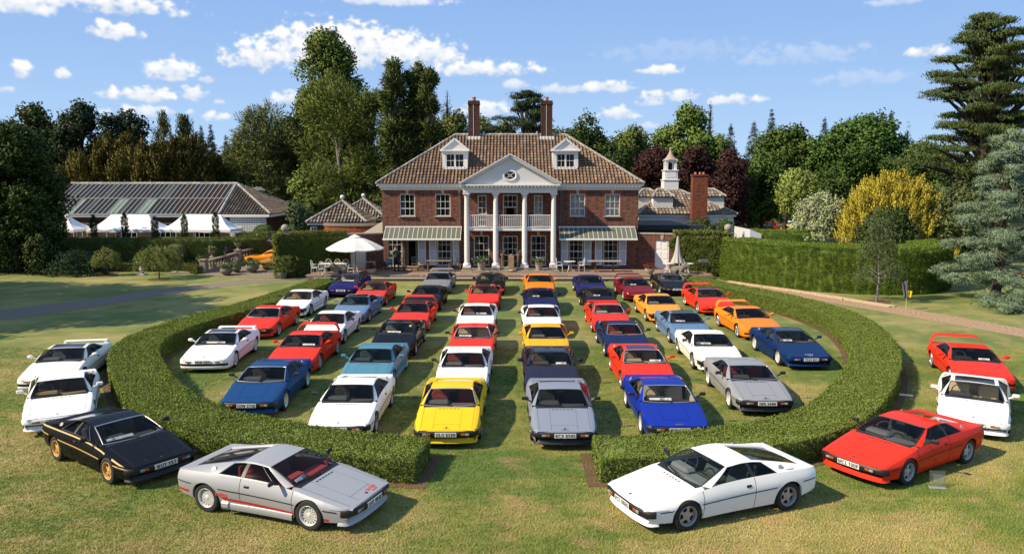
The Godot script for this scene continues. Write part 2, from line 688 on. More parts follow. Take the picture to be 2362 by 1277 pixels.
	for k in fc.n.size():
		fc.n[k] = fc.n[k] if fc.n[k].y > 0 else -fc.n[k]
	setting("forecourt", fc, grained("forecourt_paving", lin(0.29, 0.23, 0.165), 0.92, "stone_grain", 0.35, 0.5))
	# terrace and its two steps in front of the house
	var cols := [Color(0.36, 0.22, 0.16), Color(0.33, 0.24, 0.18), Color(0.40, 0.27, 0.20), Color(0.30, 0.20, 0.15)]
	var t0 := MB.new()
	t0.box(Vector3(-0.12, 0.15, -53.35), Vector3(27.4, 0.30, 5.4), 0.01)
	var terr := setting("terrace", t0, grained("terrace_core", lin(0.22, 0.17, 0.13), 0.9, "stone_grain", 0.6, 0.4))
	for i in 8:
		for j in 34:
			var sl := MB.new()
			sl.box(Vector3(-0.12 - 13.7 + (j + 0.5) * 27.4 / 34.0 + (0.13 if i % 2 else -0.13), 0.318, -50.68 - (i + 0.5) * 0.66), Vector3(27.4 / 34.0 - 0.016, 0.06, 0.645), 0.006)
			mpart(terr, "paving_slab", sl, grained("slab_%d" % ((i * 7 + j * 3 + (i * j) % 5) % 4), Color(cols[(i * 7 + j * 3 + (i * j) % 5) % 4]).linear_to_srgb(), 0.9, "stone_grain", 0.7, 0.3))
	var st := MB.new()
	st.box(Vector3(-0.12, 0.085, -50.42), Vector3(26.2, 0.17, 0.52), 0.012)
	setting("terrace_step", st, grained("terrace_core", Color.WHITE, 0.9, "stone_grain", 0.6))
	var ns := MB.new()
	ns.box(Vector3(-0.12, 0.19, -50.40), Vector3(26.3, 0.05, 0.58), 0.015)
	setting("step_tread", ns, stone())
	# tiled strip of the lower yard on the left of the terrace
	# loose planks and boards along the sandy path
	var plank := MB.new()
	plank.box(Vector3(0, 0.03, 0), Vector3(0.24, 0.06, 2.9), 0.006)
	var pm := plank.mesh()
	var wm := grained("new_boards", lin(0.62, 0.47, 0.30), 0.8, "wood", 0.7, 0.15)
	var pts := curve_points([Vector2(14.3, -49.9), Vector2(15.5, -48.2), Vector2(17.1, -45.8), Vector2(19.5, -41.3), Vector2(20.4, -39.5)], 2.95)
	for i in pts.size() - 1:
		for k in 2:
			var d := (pts[i + 1] - pts[i]).normalized()
			var o := pts[i].lerp(pts[i + 1], 0.5) + Vector2(d.y, -d.x) * (-0.18 + 0.34 * k) * (1.0 if i % 2 else 1.15)
			var t := thing("board", "pale board %s on the sandy path, %s side" % [["nearest the terrace", "second from the terrace", "third from the terrace", "farthest from the terrace"][mini(i, 3)], ["lawn", "hedge"][k]], "board", Vector3(o.x, 0.012, o.y), atan2(d.x, d.y) + (0.02 if k else -0.015), "boards along the sandy path")
			part(t, "plank", pm, wm)


func ribbon_between(a: Array, b: Array, y: float) -> MB:
	var pa := curve_points(a, 0.2)
	var pb := curve_points(b, 0.2)
	var m := MB.new()
	var rows := []
	var n := 60
	for i in n + 1:
		var p := pa[int(float(i) / n * (pa.size() - 1))]
		var q := pb[int(float(i) / n * (pb.size() - 1))]
		var row := PackedVector3Array()
		for j in 5:
			var r := p.lerp(q, j / 4.0)
			row.append(Vector3(r.x, y, r.y))
		rows.append(row)
	m.grid(rows)
	if m.n[0].y < 0.0:
		for k in m.n.size():
			m.n[k] = -m.n[k]
		for k in range(0, m.ix.size(), 3):
			var s := m.ix[k + 1]
			m.ix[k + 1] = m.ix[k + 2]
			m.ix[k + 2] = s
	return m


# ---------------------------------------------------------------- leaves
func leaf_clump(key: String) -> ArrayMesh:
	if shared.has(key):
		return shared[key]
	var r := RandomNumberGenerator.new()
	r.seed = hash(key)
	var m := MB.new()
	var cfg: Array = {   # count, spread x/y/z, leaf length, leaf width, droop direction, randomness
		"broad": [15, Vector3(1, 0.8, 1), 0.62, 0.42, Vector3(0, 0.1, 0), 1.0],
		"broad2": [12, Vector3(1, 0.7, 1), 0.75, 0.5, Vector3(0, 0.0, 0), 1.0],
		"hang": [16, Vector3(0.55, 1.3, 0.55), 0.75, 0.16, Vector3(0, -1.6, 0), 0.6],
		"plate": [22, Vector3(1.2, 0.22, 1.2), 0.62, 0.13, Vector3(0, 0.1, 0), 1.0],
		"needle": [18, Vector3(0.9, 0.45, 0.9), 0.8, 0.14, Vector3(0, -0.25, 0), 1.0],
		"plume": [16, Vector3(0.55, 1.1, 0.55), 0.75, 0.2, Vector3(0, 1.5, 0), 0.55],
		"hedge": [12, Vector3(1, 0.6, 1), 0.62, 0.42, Vector3(0, 0.5, 0), 1.0],
		"clip": [14, Vector3(1, 0.5, 1), 0.6, 0.22, Vector3(0, 0.8, 0), 0.8],
		"fringe": [20, Vector3(1.1, 0.3, 1.1), 0.6, 0.11, Vector3(0, -0.7, 0), 0.9],
		"sparse": [9, Vector3(1, 0.9, 1), 0.5, 0.22, Vector3(0, -0.4, 0), 1.0],
	}[key]
	for k in cfg[0]:
		var o: Vector3 = Vector3(r.randfn(), r.randfn(), r.randfn()) * 0.5 * cfg[1]
		var d: Vector3 = (cfg[4] + Vector3(r.randf_range(-1, 1), r.randf_range(-1, 1), r.randf_range(-1, 1)) * cfg[5]).normalized()
		var s := d.cross(Vector3(r.randf_range(-1, 1), r.randf_range(-1, 1), r.randf_range(-1, 1))).normalized()
		var l: float = cfg[2] * r.randf_range(0.75, 1.2)
		var wd: float = cfg[3] * r.randf_range(0.8, 1.2)
		m.col = Color.WHITE * r.randf_range(0.88, 1.12)
		var n0 := m.v.size()
		m.quad(o - d * l * 0.5, o + s * wd * 0.5, o + d * l * 0.5, o - s * wd * 0.5)
		var soft := (o.normalized() + Vector3.UP * 0.8).normalized()
		for q in range(n0, m.v.size()):
			var gn := m.n[q] if m.n[q].dot(soft) >= 0.0 else -m.n[q]
			m.n[q] = (gn + soft * 0.9).normalized() if gn == m.n[q] else -(gn + soft * 0.9).normalized()
	shared[key] = m.mesh()
	return shared[key]


func leafy(key: String, rough := 0.55) -> StandardMaterial3D:
	var m := tinted("leaf_" + key, rough)
	m.cull_mode = BaseMaterial3D.CULL_DISABLED
	m.metallic_specular = 0.22
	m.backlight_enabled = true
	m.backlight = Color(0.34, 0.38, 0.18)
	return m


class Leaves:
	var buf := PackedFloat32Array()
	var count := 0

	func add(o: Vector3, b: Basis, c: Color) -> void:
		buf.append_array([b.x.x, b.y.x, b.z.x, o.x, b.x.y, b.y.y, b.z.y, o.y, b.x.z, b.y.z, b.z.z, o.z, c.r, c.g, c.b, 1.0])
		count += 1


func leaves_part(parent: Node3D, called: String, l: Leaves, m: Mesh, material: Material) -> MultiMeshInstance3D:
	var mm := MultiMesh.new()
	mm.transform_format = MultiMesh.TRANSFORM_3D
	mm.use_colors = true
	mm.mesh = m
	mm.instance_count = l.count
	mm.buffer = l.buf
	var mi := MultiMeshInstance3D.new()
	mi.name = called
	mi.multimesh = mm
	mi.material_override = material
	parent.add_child(mi, true)
	mi.set_meta("kind", "stuff")
	return mi


func rand_basis(s: float, up := Vector3.UP, r: RandomNumberGenerator = rng) -> Basis:   # scaled turn round an axis
	var a := up.cross(Vector3(0.31, 0.2, 0.93)).normalized()
	var b := up.cross(a)
	var an := r.randf() * TAU
	var x := a * cos(an) + b * sin(an)
	return Basis(x * s, up * s, x.cross(up) * s)


# hedge along a line: box section with rounded shoulders, faces covered with leaves
func hedge_line(called: String, label: String, pts: PackedVector2Array, width: float, height: float, colour: Color, clump: String, size: float, dens: float, group := "", base := 0.0, caps := true, bumps := 0.05, rise := 0.0) -> Node3D:
	var t := thing(called, label, "hedge", Vector3.ZERO, 0.0, group)
	var core := MB.new()
	core.col = colour
	var sect := [Vector2(-0.5, 0.0), Vector2(-0.5, 0.86), Vector2(-0.44, 0.97), Vector2(0.44, 0.97), Vector2(0.5, 0.86), Vector2(0.5, 0.0)]
	var rows := []
	var l := Leaves.new()
	var n := pts.size()
	for i in n:
		var d := (pts[mini(i + 1, n - 1)] - pts[maxi(i - 1, 0)]).normalized()
		var s := Vector3(-d.y, 0, d.x)
		var row := PackedVector3Array()
		for q in sect:
			row.append(Vector3(pts[i].x, base + height * (1.0 - rise * (1.0 - minf(1.0, i / 34.0))) * q.y * 0.96, pts[i].y) + s * q.x * (width - 0.10 - 2.0 * bumps))
		rows.append(row)
	core.grid(rows)
	for e in [0, n - 1]:
		var poly := PackedVector3Array()
		for k in 6:
			poly.append(rows[e][k if e > 0 else 5 - k])
		core.fan(poly)
	mpart(t, "hedge_core", core, tinted("hedge_core", 0.95))
	for i in n - 1:
		var a := pts[i]
		var b := pts[i + 1]
		var d2 := (b - a).normalized()
		var s := Vector3(-d2.y, 0, d2.x)
		var high := height * (1.0 - rise * (1.0 - minf(1.0, i / 34.0)))
		var per := a.distance_to(b) * (2.0 * high + width) * dens
		var cnt := int(per) + (1 if rng.randf() < per - int(per) else 0)
		for k in cnt:
			var p2 := a.lerp(b, rng.randf())
			var q := rng.randf() * (2.0 * high + width)
			var lump := fbm.get_noise_3d(p2.x * 0.9, q * 1.2, p2.y * 0.9) * bumps
			var up := Vector3.UP
			var o := Vector3(p2.x, base, p2.y)
			var rounded := 0.12 * minf(high, 1.0)
			if q < high:
				up = s
				o += s * (width * 0.5 + lump - (rounded * 0.6 if q > high - rounded else 0.0)) + Vector3.UP * q
			elif q < 2.0 * high:
				up = -s
				o += -s * (width * 0.5 + lump - (rounded * 0.6 if q - high > high - rounded else 0.0)) + Vector3.UP * (q - high)
			else:
				o += s * (q - 2.0 * high - width * 0.5) + Vector3.UP * (high + lump)
			up = (up + Vector3(rng.randf_range(-0.5, 0.5), rng.randf_range(-0.2, 0.5), rng.randf_range(-0.5, 0.5))).normalized()
			o -= up * size * 0.3
			var tone := rng.randf_range(0.72, 1.28) * (1.0 + fbm.get_noise_2d(p2.x * 1.7 + 9.0, p2.y * 1.7 + q) * 0.10)
			var cc := colour * tone
			cc.r *= 1.0 + rng.randf_range(-0.1, 0.16)
			l.add(o, rand_basis(size * rng.randf_range(0.8, 1.25), up), cc)
	if caps:
		for e in [0, n - 1]:
			var d2 := (pts[1] - pts[0]).normalized() * -1.0 if e == 0 else (pts[n - 1] - pts[n - 2]).normalized()
			var s := Vector3(-d2.y, 0, d2.x)
			for k in int(width * height * dens):
				var o := Vector3(pts[e].x, base + rng.randf() * height * (1.0 - (rise if e == 0 else 0.0)), pts[e].y) + s * (rng.randf() - 0.5) * width
				var up := (Vector3(d2.x, 0, d2.y) + Vector3(rng.randf_range(-0.5, 0.5), rng.randf_range(-0.2, 0.5), rng.randf_range(-0.5, 0.5))).normalized()
				l.add(o, rand_basis(size * rng.randf_range(0.8, 1.25), up), colour * rng.randf_range(0.72, 1.28))
	leaves_part(t, "leaves", l, leaf_clump(clump), leafy("hedge", 0.6))
	return t


func build_box_hedges() -> void:
	for k in 2:
		var pts := curve_points(HEDGE_R if k else HEDGE_L, 0.35)
		# soil bed under the hedge
		var bed := MB.new()
		var rows := []
		for i in pts.size():
			var d := (pts[mini(i + 1, pts.size() - 1)] - pts[maxi(i - 1, 0)]).normalized()
			var s := Vector3(-d.y, 0, d.x)
			var c := Vector3(pts[i].x, 0.014, pts[i].y)
			if i == 0:
				c -= Vector3(d.x, 0, d.y) * 0.3
			rows.append(PackedVector3Array([c - s * 1.02, c, c + s * 1.02]))
		bed.grid(rows)
		for q in bed.n.size():
			bed.n[q] = Vector3.UP
		setting("soil_bed", bed, grained("soil", lin(0.16, 0.085, 0.048), 0.97, "stone_grain", 1.3, 1.5))
		hedge_line("box_hedge", ["low clipped box hedge curving round the left of the parked cars", "low clipped box hedge curving round the right of the parked cars"][k], pts, 1.6, 0.74, Color(0.150, 0.200, 0.042), "hedge", 0.055, 400.0, "low hedges round the oval of cars", 0.0, true, 0.06, 0.25)


# ---------------------------------------------------------------- house
func wall_holes(m: MB, x0: float, x1: float, y0: float, y1: float, z: float, thick: float, holes: Array, xf := Transform3D()) -> void:   # faces +z at z, holes are Rect2
	var xs := [x0, x1]
	var ys := [y0, y1]
	for h in holes:
		xs.append_array([h.position.x, h.end.x])
		ys.append_array([h.position.y, h.end.y])
	xs.sort()
	ys.sort()
	for i in xs.size() - 1:
		for j in ys.size() - 1:
			var a: float = xs[i]
			var b: float = xs[i + 1]
			var c: float = ys[j]
			var d: float = ys[j + 1]
			if b - a < 0.001 or d - c < 0.001:
				continue
			var mid := Vector2((a + b) / 2, (c + d) / 2)
			if holes.any(func(h): return h.has_point(mid)):
				continue
			m.quad(xf * Vector3(a, c, z), xf * Vector3(b, c, z), xf * Vector3(b, d, z), xf * Vector3(a, d, z))
			m.quad(xf * Vector3(b, c, z - thick), xf * Vector3(a, c, z - thick), xf * Vector3(a, d, z - thick), xf * Vector3(b, d, z - thick))
	for h in holes:
		var a: float = h.position.x
		var b: float = h.end.x
		var c: float = h.position.y
		var d: float = h.end.y
		var q := z - thick
		m.quad(xf * Vector3(a, c, z), xf * Vector3(a, d, z), xf * Vector3(a, d, q), xf * Vector3(a, c, q))
		m.quad(xf * Vector3(b, c, q), xf * Vector3(b, d, q), xf * Vector3(b, d, z), xf * Vector3(b, c, z))
		m.quad(xf * Vector3(a, c, q), xf * Vector3(b, c, q), xf * Vector3(b, c, z), xf * Vector3(a, c, z))
		m.quad(xf * Vector3(a, d, z), xf * Vector3(b, d, z), xf * Vector3(b, d, q), xf * Vector3(a, d, q))
	for e in [[x0, -1.0], [x1, 1.0]]:
		var a := xf * Vector3(e[0], y0, z)
		var b := xf * Vector3(e[0], y1, z)
		var c := xf * Vector3(e[0], y1, z - thick)
		var d := xf * Vector3(e[0], y0, z - thick)
		if e[1] < 0:
			m.quad(a, b, c, d)
		else:
			m.quad(d, c, b, a)
	m.quad(xf * Vector3(x0, y1, z), xf * Vector3(x1, y1, z), xf * Vector3(x1, y1, z - thick), xf * Vector3(x0, y1, z - thick))


func pane_glass() -> StandardMaterial3D:
	return glass("window_glass", Color(0.06, 0.08, 0.08), 0.30)


func window_part(parent: Node3D, r: Rect2, cols: int, rows: int, z: float, from_row := 0, fw := 0.055, xf := Transform3D(), called := "window") -> MeshInstance3D:   # r is the hole; frame, bars and panes set 6 cm back
	var f := MB.new()
	var x0 := r.position.x
	var x1 := r.end.x
	var y0 := r.position.y
	var y1 := r.end.y
	var zz := z - 0.07
	f.box(Vector3((x0 + x1) / 2, y0 + fw / 2, zz), Vector3(x1 - x0, fw, 0.08))
	f.box(Vector3((x0 + x1) / 2, y1 - fw / 2, zz), Vector3(x1 - x0, fw, 0.08))
	f.box(Vector3(x0 + fw / 2, (y0 + y1) / 2, zz), Vector3(fw, y1 - y0 - 2 * fw, 0.08))
	f.box(Vector3(x1 - fw / 2, (y0 + y1) / 2, zz), Vector3(fw, y1 - y0 - 2 * fw, 0.08))
	var w := mpart(parent, called, f, white())
	w.transform = xf
	var pw := (x1 - x0 - 2 * fw) / cols
	var ph := (y1 - y0 - 2 * fw) / rows
	var g := MB.new()
	for i in range(1, cols):
		var yb := y0 + fw + ph * from_row
		g.box(Vector3(x0 + fw + pw * i, (yb + y1 - fw) / 2, zz + 0.003), Vector3(0.026, y1 - fw - yb, 0.05))
	for j in range(maxi(1, from_row), rows):
		var bw := 0.05 if j == rows / 2 and rows > 2 else 0.028
		g.box(Vector3((x0 + x1) / 2, y0 + fw + ph * j, zz), Vector3(x1 - x0 - 2 * fw, bw, 0.05))
	if g.v.size():
		mpart(w, "glazing_bars", g, white())
	var key := "pane_%.3f_%.3f" % [pw, ph]
	if not shared.has(key):
		var p := MB.new()
		p.quad(Vector3(-pw / 2, -ph / 2, 0), Vector3(pw / 2, -ph / 2, 0), Vector3(pw / 2, ph / 2, 0), Vector3(-pw / 2, ph / 2, 0))
		shared[key] = p.mesh()
	for i in cols:
		for j in range(from_row, rows):
			var p := part(w, "pane", shared[key], pane_glass())
			p.position = Vector3(x0 + fw + pw * (i + 0.5), y0 + fw + ph * (j + 0.5), zz - 0.01)
			p.rotation = Vector3(rng.randf_range(-0.012, 0.012), rng.randf_range(-0.012, 0.012), 0)
	return w


func tiled_slope(m: MB, el: Vector3, er: Vector3, rl: Vector3, rr: Vector3, tw: float, course: float, palette: Array) -> void:   # eave left/right, ridge left/right, seen from outside
	var across := (er - el).normalized()
	var slope := (rl - el) - across * (rl - el).dot(across)
	var ln := slope.length()
	var up := slope / ln
	var nn := across.cross(up).normalized()
	var nc := int(ceil(ln / course))
	var prof := [0.0, 0.0, 0.02, 0.095, 0.0]
	var pos := [0.05, 0.33, 0.62, 0.78, 0.90]
	for c in nc:
		var s0 := c * course
		var s1 := minf(ln, (c + 1) * course + 0.06)
		var l0 := (rl - el).dot(across) * (s0 / ln)
		var l1 := (rl - el).dot(across) * (minf(s1, ln) / ln)
		var r0 := (er - el).length() + (rr - er).dot(across) * (s0 / ln)
		var r1 := (er - el).length() + (rr - er).dot(across) * (minf(s1, ln) / ln)
		var k := floori(minf(l0, l1) / tw)
		while k * tw < maxf(r0, r1):
			var q := rng.randf()
			m.col = palette[rng.randi() % palette.size()] * rng.randf_range(0.8, 1.2)
			if q > 0.975:
				m.col = Color(0.27, 0.25, 0.21) * rng.randf_range(0.8, 1.2)   # lichen
			for e in 4:
				var a0 := clampf((k + pos[e]) * tw, l0, r0)
				var b0 := clampf((k + pos[e + 1]) * tw, l0, r0)
				var a1 := clampf((k + pos[e]) * tw, l1, r1)
				var b1 := clampf((k + pos[e + 1]) * tw, l1, r1)
				if b0 - a0 < 0.002 and b1 - a1 < 0.002:
					continue
				var ha: float = prof[e]
				var hb: float = prof[e + 1]
				if e == 1:
					ha = -0.012
				if e == 0:
					hb = -0.012
				var la := el + across * a0 + up * s0 + nn * (ha + 0.085)
				var lb := el + across * b0 + up * s0 + nn * (hb + 0.085)
				var ua := el + across * a1 + up * s1 + nn * (ha + 0.018)
				var ub := el + across * b1 + up * s1 + nn * (hb + 0.018)
				m.quad(la, lb, ub, ua)
				m.quad(el + across * a0 + up * s0 - nn * 0.01, el + across * b0 + up * s0 - nn * 0.01, lb, la)
			k += 1


func ridge_cap(m: MB, a: Vector3, b: Vector3, r: float) -> void:
	var n := int(a.distance_to(b) / 0.42) + 1
	for i in n:
		var p := a.lerp(b, float(i) / n)
		var q := a.lerp(b, (i + 0.94) / n)
		m.col = Color(0.42, 0.41, 0.39) * rng.randf_range(0.7, 1.15)
		m.tube([p, q], [r * 0.95, r * 1.05], 8)


func roof_palette() -> Array:
	return [Color(0.23, 0.145, 0.095), Color(0.27, 0.175, 0.11), Color(0.19, 0.125, 0.09), Color(0.30, 0.205, 0.13), Color(0.24, 0.17, 0.13)]


func hip_roof(parent: Node3D, x0: float, x1: float, z0: float, z1: float, ye: float, yr: float, ridge0: Vector2, ridge1: Vector2, tw: float, palette: Array, called := "roof") -> MeshInstance3D:   # z0 front (larger), ridge ends as (x, z)
	var core := MB.new()
	core.col = Color(0.12, 0.08, 0.06)
	var a := Vector3(x0, ye, z0)
	var b := Vector3(x1, ye, z0)
	var c := Vector3(x1, ye, z1)
	var d := Vector3(x0, ye, z1)
	var r0 := Vector3(ridge0.x, yr, ridge0.y)
	var r1 := Vector3(ridge1.x, yr, ridge1.y)
	core.quad(a, b, r1, r0)
	core.tri(b, c, r1)
	core.quad(c, d, r0, r1)
	core.tri(d, a, r0)
	core.quad(d, c, b, a)
	var roof := mpart(parent, called, core, tinted("tiles", 0.88, "grain", 1.6))
	var t := MB.new()
	tiled_slope(t, a, b, r0, r1, tw, tw * 1.55, palette)
	tiled_slope(t, b, c, r1, r1, tw, tw * 1.55, palette)
	tiled_slope(t, d, a, r0, r0, tw, tw * 1.55, palette)
	var tl := mpart(roof, "roof_tiles", t, tinted("tiles", 0.88, "grain", 1.6))
	tl.set_meta("kind", "stuff")
	var cap := MB.new()
	for e in [[a, r0], [b, r1], [c, r1], [d, r0]]:
		ridge_cap(cap, e[0] + Vector3.UP * 0.05, e[1] + Vector3.UP * 0.05, 0.11)
	if r0.distance_to(r1) > 0.2:
		ridge_cap(cap, r0 + Vector3.UP * 0.05, r1 + Vector3.UP * 0.05, 0.12)
	mpart(roof, "ridge_tiles", cap, tinted("tiles", 0.88, "grain", 1.6))
	return roof


func lintel(m: MB, st: MB, x: float, y: float, w: float, z: float) -> void:   # gauged flat arch of red rubbers with a keystone
	var n := 14
	for i in n:
		var t := (i + 0.5) / n - 0.5
		if absf(t) < 0.05:
			continue
		var b0 := t * w * 1.06
		var b1 := t * w * 1.45
		m.col = Color(0.30, 0.085, 0.05) * rng.randf_range(0.8, 1.2)
		var h := w / n * 0.46
		m.prism([Vector2(b0 - h, 0), Vector2(b0 + h, 0), Vector2(b1 + h * 1.3, 0.30), Vector2(b1 - h * 1.3, 0.30)], 0.03, Transform3D(Basis(), Vector3(x, y, z)))
	st.prism([Vector2(-0.08, -0.01), Vector2(0.08, -0.01), Vector2(0.115, 0.32), Vector2(-0.115, 0.32)], 0.05, Transform3D(Basis(), Vector3(x, y, z)))


func build_house() -> void:
	var h := thing("brick_house", "two storey red brick country house with white columned portico and tiled hip roof", "house", Vector3(-0.13, 0, -54.46))
	var y0 := 0.34
	var hx := 9.18
	# openings: rect, columns, rows, first glazed row
	var up := []
	for x in [-7.36, -4.82, 4.82, 7.32]:
		up.append([Rect2(x - 0.54, 4.15, 1.08, 1.57), 3, 3, 0])
	up.append([Rect2(-2.32, 3.42, 0.62, 2.22), 2, 5, 0])
	up.append([Rect2(-0.52, 3.9, 1.04, 1.76), 3, 4, 2])
	up.append([Rect2(1.70, 3.42, 0.62, 2.22), 2, 5, 0])
	var down := [[Rect2(-2.62, 0.62, 1.1, 2.12), 3, 4, 0], [Rect2(-0.55, 0.42, 1.1, 2.30), 3, 5, 0], [Rect2(1.48, 0.62, 1.1, 2.12), 3, 4, 0],
		[Rect2(-8.85, 0.55, 1.06, 2.10), 3, 4, 0], [Rect2(-7.62, 0.42, 0.98, 2.24), 0, 0, 0], [Rect2(-5.26, 0.58, 1.02, 2.06), 3, 4, 0],
		[Rect2(4.22, 0.58, 1.04, 2.06), 3, 4, 0], [Rect2(6.72, 0.58, 1.06, 2.06), 3, 4, 0]]
	var holes := []
	for o in up + down:
		holes.append(o[0])
	var wall := MB.new()
	wall_holes(wall, -hx, hx, y0, 6.1, 0.0, 0.3, holes)
	mpart(h, "front_wall", wall, brickwork())
	var sides := MB.new()
	sides.box(Vector3(-hx + 0.15, 3.2, -5.7), Vector3(0.3, 5.75, 10.78))
	sides.box(Vector3(hx - 0.15, 3.2, -5.7), Vector3(0.3, 5.75, 10.78))
	sides.box(Vector3(0, 3.2, -11.0), Vector3(2 * hx - 0.02, 5.74, 0.3))
	mpart(h, "side_and_back_walls", sides, brickwork())
	var inner := MB.new()
	inner.box(Vector3(0, 3.05, -5.6), Vector3(2 * hx - 0.64, 0.25, 10.2))
	inner.box(Vector3(0, 5.98, -5.6), Vector3(2 * hx - 0.64, 0.2, 10.2))
	inner.box(Vector3(0, 0.36, -5.6), Vector3(2 * hx - 0.64, 0.1, 10.2))
	for x in [-6.2, -3.2, 3.2, 6.2]:
		inner.box(Vector3(x, 3.2, -5.6), Vector3(0.12, 5.4, 10.1))
	inner.box(Vector3(0, 3.2, -5.0), Vector3(2 * hx - 0.7, 5.4, 0.12))
	mpart(h, "rooms", inner, grained("room_plaster", lin(0.28, 0.24, 0.19), 0.9, "grain", 0.8))
	var arches := MB.new()
	var sills := MB.new()
	for o in up + down:
		var r: Rect2 = o[0]
		if o[1]:
			window_part(h, r, o[1], o[2], 0.0, o[3])
		if r.size.y < 2.2 and (r.position.y < 1.0 or r.position.y > 4.0):
			var keys := MB.new()
			lintel(arches, keys, r.get_center().x, r.end.y + 0.01, r.size.x, -0.01)
			mpart(h, "keystone", keys, grained("keystone", lin(0.55, 0.50, 0.42), 0.8, "stone_grain", 0.8))
		if r.position.y > 4.0 or (r.position.y < 1.0 and r.position.y > 0.5):
			sills.box(Vector3(r.get_center().x, r.position.y - 0.04, 0.03), Vector3(r.size.x + 0.16, 0.08, 0.2), 0.01)
	mpart(h, "brick_arches", arches, tinted("rubbed_brick", 0.85, "grain", 1.0))
	mpart(h, "window_sills", sills, stone())
	# red brick dressings beside the upper windows
	var dress := MB.new()
	for o in up.slice(0, 4):
		var r: Rect2 = o[0]
		for s in [r.position.x - 0.075, r.end.x + 0.075]:
			for k in 10:
				dress.col = Color(0.31, 0.09, 0.052) * rng.randf_range(0.8, 1.15)
				dress.box(Vector3(s + (0.02 if k % 2 else -0.02) * signf(s - r.get_center().x), r.position.y + 0.08 + k * 0.155, 0.004), Vector3(0.15 if k % 2 else 0.11, 0.148, 0.02))
	mpart(h, "brick_dressings", dress, tinted("rubbed_brick", 0.85, "grain", 1.0))
	# blinds and curtains behind the glass
	var blind := MB.new()
	for x in [4.82, 7.32]:
		blind.box(Vector3(x, 4.95, -0.26), Vector3(1.0, 1.5, 0.02))
	blind.box(Vector3(2.01, 4.75, -0.26), Vector3(0.56, 1.9, 0.02))
	mpart(h, "window_blinds", blind, mat("blind", lin(0.62, 0.60, 0.55), 0.8))
	var cur := MB.new()
	for o in up + down:
		var r: Rect2 = o[0]
		for s in [-1.0, 1.0]:
			var rows := []
			for j in 2:
				var row := PackedVector3Array()
				for i in 13:
					row.append(Vector3(r.get_center().x + s * (r.size.x * 0.5 - 0.02 * i), lerpf(r.position.y, r.end.y, j), -0.36 + 0.035 * sin(i * 1.9)))
				rows.append(row)
			cur.grid(rows, s > 0)
	var cm := grained("curtain", lin(0.42, 0.33, 0.22), 0.9, "grain", 2.0)
	cm.cull_mode = BaseMaterial3D.CULL_DISABLED
	mpart(h, "curtains", cur, cm)
	# shutters beside the ground floor windows, louvred
	for x in [[-6.36, 0.56], [-5.58, 0.54], [-3.88, 0.55], [3.90, 0.55], [5.58, 0.55], [6.37, 0.52], [8.10, 0.55]]:
		var f := MB.new()
		var w: float = x[1]
		f.box(Vector3(x[0] - w / 2 + 0.035, 1.61, 0.03), Vector3(0.07, 2.0, 0.05))
		f.box(Vector3(x[0] + w / 2 - 0.035, 1.61, 0.03), Vector3(0.07, 2.0, 0.05))
		for y in [0.66, 1.68, 2.57]:
			f.box(Vector3(x[0], y, 0.03), Vector3(w - 0.14, 0.09, 0.05))
		var s := mpart(h, "shutter", f, white())
		var lv := MB.new()
		for k in 32:
			var yy := 0.735 + k * 0.0575
			if absf(yy - 1.68) > 0.06:
				lv.box(Vector3(x[0], yy, 0.026), Vector3(w - 0.14, 0.05, 0.008), 0.0, Basis(Vector3.RIGHT, -0.6))
		mpart(s, "louvres", lv, white())
	# cornice with modillions, gutter
	var cor := MB.new()
	for e in [[0.06, 6.06, 0.12], [0.16, 6.20, 0.14], [0.30, 6.345, 0.15], [0.36, 6.43, 0.05]]:
		for s in [-1.0, 1.0]:
			var xa: float = 3.32 if s > 0 else -hx - e[0]
			var xb: float = hx + e[0] if s > 0 else -3.32
			cor.box(Vector3((xa + xb) / 2, e[1], e[0] - 0.25), Vector3(xb - xa, e[2] - 0.004, 0.5), 0.008)
			cor.box(Vector3(s * (hx + e[0] - 0.25), e[1] - 0.002, -5.7), Vector3(0.5, e[2] - 0.01, 11.3), 0.008)
	var k := 0
	while k < 24:
		for s in [-1.0, 1.0]:
			cor.box(Vector3(s * (3.55 + k * 0.245), 6.235, 0.22), Vector3(0.11, 0.085, 0.14), 0.006)
		k += 1
	mpart(h, "cornice", cor, white())
	hip_roof(h, -hx - 0.34, hx + 0.34, 0.36, -11.4, 6.44, 10.15, Vector2(-4.3, -5.5), Vector2(4.3, -5.5), 0.25, roof_palette())
	# chimneys
	for s in [-1.0, 1.0]:
		var c := MB.new()
		c.box(Vector3(s * 2.82, 10.6, -5.5), Vector3(0.86, 4.0, 0.62))
		c.box(Vector3(s * 2.82, 12.55, -5.5), Vector3(0.95, 0.14, 0.71))
		c.box(Vector3(s * 2.82, 12.70, -5.5), Vector3(0.90, 0.16, 0.66))
		var ch := mpart(h, "chimney", c, grained("chimney_brick", Color(0.50, 0.42, 0.41), 0.92, "brick", 1.0 / 2.25, 0.8, "brick_height"))
		var strip := MB.new()
		strip.box(Vector3(s * 2.82 - 0.03, 11.25, -5.18), Vector3(0.045, 2.5, 0.03))
		mpart(ch, "cable_strap", strip, mat("lead", lin(0.42, 0.42, 0.42), 0.6))
		var pot := MB.new()
		pot.lathe([Vector2(0.15, 12.76), Vector2(0.13, 13.0), Vector2(0.16, 13.02), Vector2(0.15, 13.08), Vector2(0.11, 13.08)], 12, Transform3D(Basis(), Vector3(s * 2.82, 0, -5.5)))
		mpart(ch, "chimney_pot", pot, mat("terracotta", lin(0.36, 0.15, 0.08), 0.85))
		var fl := MB.new()
		fl.box(Vector3(s * 2.82, 9.93, -5.0), Vector3(1.1, 0.04, 0.5), 0.0, Basis(Vector3.RIGHT, 0.57))
		fl.box(Vector3(s * (2.82 - 0.75), 10.33, -5.4), Vector3(0.1, 0.26, 0.1), 0.01)
